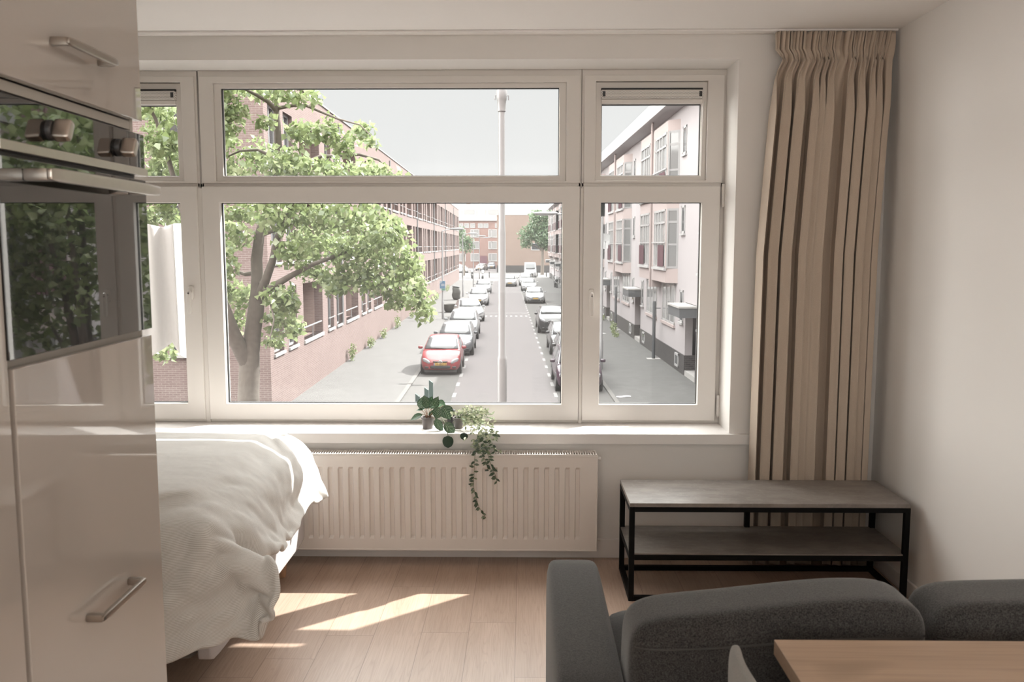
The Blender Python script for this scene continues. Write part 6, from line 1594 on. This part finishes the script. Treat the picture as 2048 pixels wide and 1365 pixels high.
build_car('car', 'white family car parked just in front of the white van', 112.8, 2.64, ('white', (.33, .33, .335)), 4.4, 1.80, 1.62, 'mpv', group=GR)
build_car('van', 'tall white delivery van parked before the tan brick wall', 140.5, 3.95, ('white', (.33, .33, .335)), 5.2, 1.98, 2.45, 'van')
GF = 'cars parked across the street end'
build_car('car', 'pale blue-grey car parked at the street end nearest the brick block corner', 158, -9.9, ('haze', (.52, .54, .58)), 4.3, 1.76, 1.5, 'hatch', R(12), group=GF)
build_car('car', 'white car at the street end behind the parked motorcycles', 166, -8.0, ('white', (.33, .33, .335)), 4.3, 1.76, 1.5, 'mpv', R(14), group=GF)
build_car('car', 'faded red car at the street end under the small tree', 178, -9.6, ('faded_red', (.50, .22, .22)), 4.2, 1.75, 1.48, 'hatch', R(10), group=GF)
build_car('car', 'white hatchback at the street end before the dark entrance door', 182, -5.6, ('white', (.33, .33, .335)), 4.1, 1.75, 1.5, 'hatch', R(-14), group=GF)
build_car('car', 'dark blue-grey car at the street end beside the tan wall corner', 196, -3.3, ('slate', (.10, .11, .13)), 4.3, 1.78, 1.5, 'hatch', group=GF)

# ------------------------------------------------------------------ motorcycles
def scooter(label, u, v, col, cat='motorcycle'):
    t = on_street('motorcycle', label, cat, u, v, .02, R(8), 'motorcycles at the street end' if u > 120 else None)
    for y in (.32, 1.55):
        MB().lathe([(.20, -.05), (.29, -.06), (.31, 0), (.29, .06), (.20, .05), (.20, -.05)], (0, y, .31), 20, 'x').build('wheel', M['tyre'], t, smooth=50)
    MB().superbox((0, 1.02, .58), (.19, .55, .20), 3, 8).superbox((0, 1.45, .72), (.17, .34, .10), 3, 6).build('body', col, t, smooth=70)
    MB().superbox((0, 1.25, .84), (.15, .38, .06), 3, 6).build('seat', M['trim'], t, smooth=70)
    MB().tube([(0, .32, .31), (0, .52, .95)], .045, 8).tube([(-.36, .55, 1.0), (0, .50, .98), (.36, .55, 1.0)], .02, 6).build('fork', M['galv'], t)
    MB().superbox((0, .44, .92), (.17, .10, .16), 3, 6).build('front_fairing', col, t, smooth=70)
    g = MB().grid([[(x, .40 + .10 * k + .3 * x * x, 1.02 + .13 * k) for x in (-.2, -.1, 0, .1, .2)] for k in range(4)]).build('windshield', M['win_pale'], t, smooth=180)
    s = g.modifiers.new('thick', 'SOLIDIFY'); s.thickness = .01
    for s_ in (-1, 1): MB().tube([(s_ * .24, .52, 1.0), (s_ * .32, .48, 1.22)], .01, 5).superbox((s_ * .33, .48, 1.26), (.06, .02, .04), 3, 4).build('mirror', M['trim'], t)
    return t
scooter('dark motorcycle parked by the bollards at the street end', 136, -5.2, M['trim'])
scooter('white scooter parked beside the dark motorcycle at the street end', 134, -3.5, paint('white', (.33, .33, .335)))
scooter('black moped leaning near the far canopies of the pale terrace', 106, 6.25, M['trim'], 'moped')

# ------------------------------------------------------------------ lamp posts, sign, bollards, bins
t = thing('lamp_mast', 'tall pale grey steel mast standing in the middle of the street view', 'mast', S(13.0, -.06, .05), SR)
MB().lathe([(0, 0), (.085, 0), (.085, .02), (.071, .03), (.071, 3.40), (.066, 3.44), (.056, 3.47), (.056, 5.28), (.052, 5.35), (.047, 5.40), (.046, 7.05)], (0, 0, 0), 20).build('shaft', M['galv'], t, smooth=40)
MB().lathe([(.046, 7.05), (.060, 7.06), (.064, 7.20), (.072, 7.22), (.080, 7.30), (.074, 7.36), (.0, 7.37)], (0, 0, 0), 16).build('head', M['galv'], t, smooth=35)
hk = MB()
for s in (-1, 1): hk.tube([(s * .07, 0, 7.28), (s * .098, 0, 7.285), (s * .10, 0, 7.22)], .008, 6)
hk.build('hook', M['galv'], t)
def street_lamp(label, u, v, h, arm, side, dia=.06):
    t = on_street('street_lamp', label, 'street lamp', u, v, .05, 0, 'street lamps')
    MB().tube([(0, 0, 0), (0, 0, 1.2), (0, 0, 1.25), (0, 0, h)], [dia * 1.35, dia * 1.35, dia, dia * .8], 12).build('pole', M['galv'], t, smooth=40)
    MB().tube([(0, 0, h - .05), (side * arm * .5, 0, h + .06), (side * arm, 0, h + .10)], dia * .5, 8).build('arm', M['galv'], t, smooth=60)
    l = MB().superbox((side * (arm + .42), 0, h + .13), (.50, .15, .07), 2.6, 8).build('lamp_head', M['galv'], t, smooth=80)
    MB().superbox((side * (arm + .45), 0, h + .075), (.36, .11, .04), 2.8, 6).build('lens', M['sign_white'], l, smooth=80)
    return t
lp = street_lamp('grey street lamp with the blue parking sign on the sunny pavement', 60.8, -4.42, 6.15, .6, 1)
street_lamp('second grey street lamp along the sunny pavement, beyond the bin', 87.6, -4.33, 6.2, .6, 1)
street_lamp('third grey street lamp along the sunny pavement, beside the last silver car', 108.8, -4.06, 6.2, .6, 1)
street_lamp('farthest street lamp along the sunny pavement, by the motorcycles', 129.1, -3.92, 6.2, .6, 1)
street_lamp('street lamp reaching in from the shaded side, its pole hidden by the window frame', 36.0, 3.95, 6.30, 1.9, -1, .07)
sg = on_street('parking_sign', 'blue and green parking notice strapped to the lamp pole', 'sign', 60.7, -4.42, 2.05)
MB().box(-.20, .20, -.045, -.025, 0, .68).build('board', M['sign_white'], sg)
MB().box(-.185, .185, -.052, -.045, .15, .665).build('blue_field', M['sign_blue'], sg)
MB().box(-.06, .185, -.052, -.045, .015, .14).build('green_field', M['sign_green'], sg)
wr_ = writing('P', -.19, -.03, .50, .64, -.055, .016)
for z in (.46, .40, .34): wr_.box(-.10, .14, -.056, -.050, z - .015, z + .015)
wr_.build('sign_text', M['sign_white'], sg)
MB().box(-.055, .055, -.026, .055, .2, .24).build('clamp', M['galv'], sg)
BOL = [('dark green slant-topped bollard at the corner, lowest of the three behind the plants', 24.1, -2.48), ('dark green slant-topped bollard at the corner, middle of the three behind the plants', 25.2, -2.33), ('dark green slant-topped bollard at the corner, tallest-looking of the three behind the plants', 26.6, -2.32)]
def bollard(label, u, v, mat, w=.062, h=1.04, group='green corner bollards'):
    o = MB()
    vs = [(-w, -w, 0), (w, -w, 0), (w, w, 0), (-w, w, 0), (-w, -w, h), (w, -w, h - .09), (w, w, h - .09), (-w, w, h)]
    o.add(vs, [(3, 2, 1, 0), (4, 5, 6, 7), (0, 1, 5, 4), (1, 2, 6, 5), (2, 3, 7, 6), (3, 0, 4, 7)])
    o = o.build('bollard', mat, None, bevel=.008)
    o.location, o.rotation_euler = S(u, v, .004), (0, 0, SR)
    tag(o, label, 'bollard', group)
for lb, u, v in BOL: bollard(lb, u, v, M['green_post'])
for lb, u, v in (('dark bollard at the street end before the pale blue-grey car', 142, -7.1), ('dark bollard beside the white scooter at the street end', 141, -2.7), ('dark bollard beside the white van, under the leafy tree', 145, 5.2), ('dark bollard at the street end right of the leafy tree trunk', 145, 6.7)):
    bollard(lb, u, v, M['trim'], .07, 1.0, 'dark bollards at the street end')
t = on_street('waste_container', 'tall crumpled dark waste container on the sunny pavement', 'container', 82.7, -4.72, .05)
MB().superbox((0, 0, .62), (.38, .38, .62), 5, 10, warp=lambda p: (p[0] * (1 - .08 * p[2]) + .03 * math.sin(9 * p[2]), p[1], p[2] + .10 * p[0] * -1)).build('body', M['bin'], t, smooth=50)
MB().superbox((-.03, 0, 1.26), (.36, .37, .05), 4, 6, warp=lambda p: (p[0], p[1], p[2] - .15 * p[0])).build('lid', M['trim'], t, smooth=50)
t = on_street('planter', 'wide dark bowl-shaped planter by the lamp pole on the sunny pavement', 'planter', 67.2, -4.35, .05)
MB().lathe([(0, 0), (.30, 0), (.42, .12), (.50, .42), (.52, .62), (.47, .62), (.44, .55), (0, .55)], (0, 0, 0), 28).build('bowl', M['bin'], t, smooth=50)
MB().lathe([(0, .55), (.43, .55), (.3, .57), (0, .58)], (0, 0, 0), 20).build('soil', M['soil'], t, smooth=60)

# ------------------------------------------------------------------ trees
def leaf_cloud(name, centres, mat, parent, rnd, size, per, origin, flat=.55):
    n = sum(int(c[4] * per) for c in centres)
    V = np.empty((n * 6, 3)); k = 0
    for cx, cy, cz, rads, wgt in centres:
        m = int(wgt * per)
        if m == 0: continue
        d = rnd.normal(size=(m, 3)); d /= np.linalg.norm(d, axis=1)[:, None]
        r = rnd.random(m) ** .45
        p = np.array([cx, cy, cz]) + d * r[:, None] * np.array(rads)
        a = rnd.normal(size=(m, 3)); a[:, 2] -= .5; a /= np.linalg.norm(a, axis=1)[:, None]
        b = np.cross(a, rnd.normal(size=(m, 3))); b /= np.linalg.norm(b, axis=1)[:, None]
        nn = np.cross(a, b)
        L = (size * (.65 + .7 * rnd.random(m)))[:, None]
        W = L * (.34 + .12 * rnd.random(m)[:, None])
        dr = nn * L * (.10 + .18 * rnd.random(m)[:, None])
        V[k:k + m * 6] = np.stack([p, p + a * L * .42 + b * W + dr * .6, p + a * L * .42 + dr * .0, p + a * L * .42 - b * W + dr * .6, p + a * L * .80 + b * W * .25, p + a * L - dr], 1).reshape(-1, 3)
        k += m * 6
    V -= np.array(origin)
    i = np.arange(n)[:, None] * 6
    Fq = np.concatenate([i + np.array([[0, 1, 2]]), i + np.array([[0, 2, 3]]), i + np.array([[1, 5, 2]]), i + np.array([[2, 5, 3]])], 0)
    me = bpy.data.meshes.new(name)
    me.vertices.add(len(V)); me.vertices.foreach_set('co', V.ravel())
    me.loops.add(Fq.size); me.loops.foreach_set('vertex_index', Fq.ravel().astype(np.int32))
    me.polygons.add(len(Fq)); me.polygons.foreach_set('loop_start', np.arange(0, Fq.size, 3, dtype=np.int32))
    me.update(calc_edges=True)
    me.validate()
    me.materials.append(mat)
    o = bpy.data.objects.new(name, me); C.objects.link(o); o.parent = parent
    return o
def maple():
    rnd = np.random.default_rng(8); pr = random.Random(8)
    Y0 = 17.0
    sc = 1 / 101.0
    base = at(502, 1010, Y0); base.z = G
    t = thing('street_tree', 'big leafy maple with a forked trunk before the brick gable', 'tree', base)
    tr, br = MB(), MB()
    def path(pts, r, n=10):
        return [at(x, y, Y0 + dy) - base for x, y, dy in pts], r, n
    tr.tube([Vector((.02, 0, 0)), *[at(x, y, Y0) - base for x, y in ((500, 900), (497, 790), (499, 735), (502, 700), (506, 660), (512, 620), (515, 590), (515, 555), (513, 520), (519, 469), (540, 410), (556, 352), (557, 290), (554, 230), (551, 180), (546, 110), (540, 40))]],
            [.27, .23, .21, .20, .17, .16, .155, .14, .12, .11, .095, .085, .075, .065, .055, .045, .03, .015], 14)
    tr.tube([at(500, 738, Y0) - base, at(484, 706, Y0 - .1) - base, at(464, 664, Y0 - .3) - base, at(445, 610, Y0 - .5) - base, at(420, 530, Y0 - .6) - base, at(395, 450, Y0 - .7) - base, at(380, 350, Y0 - .8) - base],
            [.15, .15, .145, .12, .10, .08, .05], 12)
    tr.build('trunk', M['bark'], t, smooth=60)
    limbs = [([(515, 603, 0), (530, 565, -.3), (545, 523, -.5), (553, 480, -.6), (575, 430, -.8), (600, 370, -1)], .10, .03),
             ([(524, 592, 0), (547, 573, -.5), (580, 553, -.6), (623, 530, -.5), (690, 505, .2), (750, 490, .6), (800, 500, .9)], .08, .015),
             ([(557, 335, 0), (540, 311, .2), (516, 300, .3), (480, 302, .5), (440, 320, .6)], .045, .015),
             ([(553, 222, 0), (538, 205, -.1), (513, 190, -.2), (491, 179, -.2), (470, 150, -.3)], .05, .02),
             ([(557, 216, 0), (585, 211, -.2), (612, 211, -.3), (640, 223, -.4), (676, 238, -.5), (720, 250, -.6), (745, 275, -.6)], .04, .008),
             ([(556, 360, 0), (600, 330, .3), (640, 314, .5), (718, 309, .8), (758, 320, .9), (785, 350, .9), (800, 358, .9)], .05, .01),
             ([(519, 470, 0), (600, 440, .5), (690, 440, .9), (760, 470, 1.0), (830, 560, .8), (850, 620, .5)], .06, .012),
             ([(513, 545, 0), (490, 549, .2), (466, 540, .4), (440, 530, .5)], .05, .02),
             ([(516, 560, 0), (540, 600, -.6), (548, 640, -.9), (540, 680, -1.0)], .03, .01),
             ([(420, 530, -.6), (370, 440, -.6), (340, 330, -.5), (312, 240, -.4), (295, 205, -.4)], .07, .025),
             ([(420, 530, -.6), (360, 520, -.9), (300, 540, -1.1), (220, 560, -1.2)], .06, .02),
             ([(380, 380, -.8), (300, 360, -1.2), (200, 330, -1.4), (120, 330, -1.5)], .06, .02)]
    for pts, r0, r1 in limbs:
        q = [at(x, y, Y0 + d) - base for x, y, d in pts]
        br.tube(q, [r0 + (r1 - r0) * i / (len(q) - 1) for i in range(len(q))], 8)
    br.build('branches', M['bark'], t, smooth=60)
    blobs = [(462, 225, 30, 45), (455, 290, 22, 40), (470, 340, 40, 25), (520, 185, 50, 14), (590, 192, 52, 20), (530, 245, 22, 16), (515, 310, 40, 35), (560, 330, 40, 35), (605, 265, 38, 26), (590, 320, 26, 40), (652, 262, 34, 26), (690, 290, 34, 24), (640, 335, 60, 22),
             (725, 262, 26, 22), (745, 285, 14, 12), (735, 338, 36, 18), (700, 345, 60, 12), (790, 348, 22, 10), (760, 345, 26, 10),
             (480, 425, 45, 30), (470, 470, 35, 30), (560, 430, 60, 36), (640, 430, 65, 32), (640, 480, 60, 46), (720, 440, 60, 40), (720, 500, 70, 50), (780, 470, 42, 42), (810, 530, 42, 46), (835, 580, 32, 36), (848, 622, 22, 24),
             (760, 560, 60, 36), (690, 555, 55, 30), (630, 545, 45, 24), (795, 600, 34, 24), (590, 500, 45, 36), (455, 520, 20, 40), (485, 590, 28, 30), (455, 575, 18, 35), (560, 590, 40, 22), (590, 655, 22, 24), (560, 640, 36, 34), (545, 680, 28, 16), (472, 640, 22, 30), (575, 610, 30, 20), (665, 580, 22, 14),
             (320, 225, 45, 30), (310, 285, 36, 36), (335, 330, 36, 40), (345, 280, 26, 30), (300, 370, 40, 40), (340, 420, 30, 30), (300, 430, 40, 22), (330, 705, 26, 18), (320, 640, 36, 40), (330, 540, 40, 60), (380, 480, 40, 60), (390, 320, 50, 60), (395, 600, 30, 50),
             (420, 230, 50, 60), (220, 320, 70, 80), (150, 420, 80, 80), (200, 520, 70, 60), (100, 300, 80, 80), (380, 150, 90, 50), (500, 120, 100, 50), (600, 110, 60, 40), (250, 170, 90, 60)]
    cs = []
    for x, y, rx, ry in blobs:
        c = at(x, y, Y0 + pr.uniform(-1.1, 1.0))
        cs.append((c.x, c.y, c.z, (rx * sc, (rx + ry) * .55 * sc, ry * sc), rx * ry / 1000.0))
    leaf_cloud('foliage', cs, M['leaf'], t, rnd, .125, 165, base)
maple()
def simple_tree(name, label, u, v, trunk_h, blobs, mat, size, per, seed, tr=.16, group=None, turn=0):
    rnd = np.random.default_rng(seed)
    t = on_street(name, label, 'tree', u, v, .03, 0, group)
    m = MB().tube([(0, 0, 0), (.03, 0, trunk_h * .5), (0, .02, trunk_h)], [tr * 1.25, tr, tr * .9], 12)
    m.build('trunk', M['bark'], t, smooth=60)
    b = MB()
    for x, y, z, r in blobs: b.tube([(0, 0, trunk_h * .92), (x * .45, y * .45, trunk_h + (z - trunk_h) * .55), (x * .9, y * .9, z)], [tr * .6, tr * .35, tr * .12], 7)
    b.build('branches', M['bark'], t, smooth=60)
    leaf_cloud('foliage', [(x, y, z, (r, r, r * .8), r * r) for x, y, z, r in blobs], mat, t, rnd, size, per, (0, 0, 0))
simple_tree('street_tree', 'round leafy tree in front of the tan brick wall', 155, 6.45, 4.6, [(-2.6, 0, 7.2, 1.8), (-.6, .5, 8.6, 2.2), (1.6, -.3, 8.2, 2.0), (.2, -.8, 6.6, 2.0), (2.0, .3, 6.2, 1.5), (-2.9, -.2, 5.5, 1.1), (-1.0, 0, 10.4, 1.5), (1.3, 0, 10.3, 1.5), (.7, 0, 5.3, 1.2)], M['leaf_far'], .34, 210, 3, .26)
simple_tree('street_tree', 'small green tree peeping past the end of the red brick block', 150, -7.2, 3.2, [(-.5, 0, 6.2, 1.5), (.5, 0, 5.0, 1.4), (-.8, 0, 7.6, 1.2), (.9, 0, 6.0, 1.0)], M['leaf_far'], .32, 150, 4, .14)
simple_tree('street_tree', 'leafy tree before the near pale facade, seen mirrored in the oven door', 14.0, 5.15, 2.6, [(-.7, 0, 4.6, 1.15), (.7, .3, 5.0, 1.1), (0, -.6, 6.2, 1.3), (.9, .4, 3.9, .85), (-1.0, .2, 3.5, .85), (.1, .2, 7.3, 1.2), (.8, 0, 6.0, 1.0), (-.9, .3, 6.6, .9), (-1.1, -.3, 5.5, .8)], M['leaf'], .14, 720, 6, .15)

# weeds along the foot of the walls
def weed(label, u, v, h, w, n, seed, group):
    rnd = np.random.default_rng(seed)
    o = thing('weed_tuft', label, 'weed', S(u, v, .05), SR, group)
    leaf_cloud('leaves', [(0, 0, h * .5, (min(.16, w * .4), w * .8, h * .5), 1.0)], M['leaf_weed'], o, rnd, .10, n, (0, 0, 0))
    MB().tube([(0, 0, 0), (.02, 0, h * .6)], .015, 5).tube([(0, 0, 0), (-.04, .05, h * .5)], .012, 5).build('stalk', M['stem'], o)
WD = [('tallest green weed at the foot of the red brick wall', 38.6, -6.85, .85, .5, 130), ('bushy weed at the brick wall foot just past the tallest one', 43.5, -6.8, .6, .9, 150), ('third green weed along the brick wall foot', 48.2, -6.8, .55, 1.0, 130),
      ('fourth green weed along the brick wall foot, under the hanging maple leaves', 54, -6.75, .8, 1.2, 150), ('low weed along the brick wall foot past the maple leaves', 62, -6.7, .5, 1.2, 120), ('weed patch at the brick wall foot behind the sign pole', 72, -6.6, .7, 2.6, 200),
      ('weed patch at the brick wall foot behind the waste container', 82, -6.6, .8, 3.4, 240), ('last weed patch along the brick wall foot, before its far corner', 98, -6.6, .8, 4.0, 240)]
for i, (lb, u, v, h, w, n) in enumerate(WD): weed(lb, u, v, h, w, n, 20 + i, 'weeds along the brick wall')
weed('green weed tuft by the rain pipe on the shaded pavement', 51.2, 6.35, .65, 1.2, 200, 40, 'weeds along the pale terrace')
weed('dry yellowish weed patch on the shaded pavement beside the green tuft', 49.2, 6.2, .3, 1.6, 120, 41, 'weeds along the pale terrace')
weed('weeds at the foot of the pale terrace beyond the second canopy', 60.5, 6.7, .4, 2.0, 120, 42, 'weeds along the pale terrace')
# drain pipes standing free on the shaded pavement edge
for lb, u in (('dark standpipe in front of the pale terrace, nearest of two', 39.2), ('dark standpipe in front of the pale terrace, farther of two', 53.0)):
    t = on_street('standpipe', lb, 'pipe', u, 6.70, .05, 0, 'standpipes before the pale terrace')
    MB().lathe([(0, 0), (.075, 0), (.075, 2.55), (.06, 2.62), (0, 2.62)], (0, 0, 0), 14).build('pipe', M['slate'], t, smooth=40)
    MB().box(-.30, .30, -.22, .22, -.005, .012).build('foot_slab', M['stone'], t)
    MB().tube([(0, 0, 2.3), (.29, 0, 2.3)], .02, 6).build('wall_clip', M['slate'], t)
for lb, u, v in (('white scrap of paper on the shaded pavement, nearest the house', 29.2, 4.0), ('white scrap of paper farther up the shaded pavement', 50.6, 5.6)):
    o = MB().superbox((0, 0, .008), (.26, .13, .006), 2.6, 8, warp=lambda p: (p[0], p[1] + .05 * math.sin(9 * p[0]), p[2] + .006 * math.sin(14 * p[0]))).build('paper_scrap', M['cloth'], None, smooth=60)
    o.location, o.rotation_euler = S(u, v, .051), (0, 0, SR)
    tag(o, lb, 'paper', 'paper scraps on the pavement')

# ------------------------------------------------------------------ white cloth hanging outside the left casement
def cloth():
    Y = 4.99
    a = at(360, 452, Y)
    t = thing('hanging_cloth', 'white folded cloth hanging outside the window beside the oven', 'cloth', (a.x - .3, Y, a.z))
    o = t.location
    xs = np.linspace(-.62, 0, 63)
    def bottom(px):
        K = [(250, 690), (293, 712), (305, 705), (318, 697), (334, 684), (341, 697), (352, 712), (362, 717), (380, 717)]
        return np.interp(px, [k[0] for k in K], [k[1] for k in K])
    def top(px): return np.interp(px, [240, 293, 315, 330, 345, 352, 380], [446, 447, 452, 455, 449, 447, 448])
    P, Q = [], []
    rows = 30
    for part in (0, 1):
        cols = np.linspace(255, 349, 48) if part == 0 else np.linspace(349, 366, 10)
        g = []
        for j in range(rows + 1):
            f = j / rows
            row = []
            for px in cols:
                py = top(px) + (bottom(px) - top(px)) * f
                p = at(px + 14 * f - 3, py, Y + .022 * math.sin(px * .14))
                row.append((p.x - o.x, p.y - o.y, p.z - o.z))
            g.append(row)
        ob = MB().grid(g).build('sheet' if part == 0 else 'sheer_edge', M['cloth'] if part == 0 else M['sheer'], t, smooth=180)
        s = ob.modifiers.new('thick', 'SOLIDIFY'); s.thickness = .002
    r = MB().tube([(-.62, 0, .045), (.03, 0, .045)], .008, 8)
    for x in (-.6, -.25, .0): r.tube([(x, 0, .045), (x, DO - Y - .01, .045)], .006, 6)
    for x in (-.5, -.4, -.3, -.2, -.1, 0.02): r.tube([(x, 0, .045), (x, 0, -.02)], .003, 5)
    r.build('rail', M['galv'], t, smooth=40)
b = NB('sheer_white')
tr_, tl_, df_ = b.n('BsdfTransparent'), b.n('BsdfTranslucent'), b.n('BsdfDiffuse')
tl_.inputs[0].default_value = (.85, .86, .83, 1); df_.inputs[0].default_value = (.85, .86, .83, 1)
m1, m2 = b.n('MixShader'), b.n('MixShader')
m1.inputs[0].default_value, m2.inputs[0].default_value = .5, .55
b.t.links.new(tl_.outputs[0], m1.inputs[1]); b.t.links.new(df_.outputs[0], m1.inputs[2])
b.t.links.new(tr_.outputs[0], m2.inputs[1]); b.t.links.new(m1.outputs[0], m2.inputs[2])
b.t.links.new(m2.outputs[0], b.out.inputs[0]); b.t.nodes.remove(b.p)
M['sheer'] = b.mat
cloth()
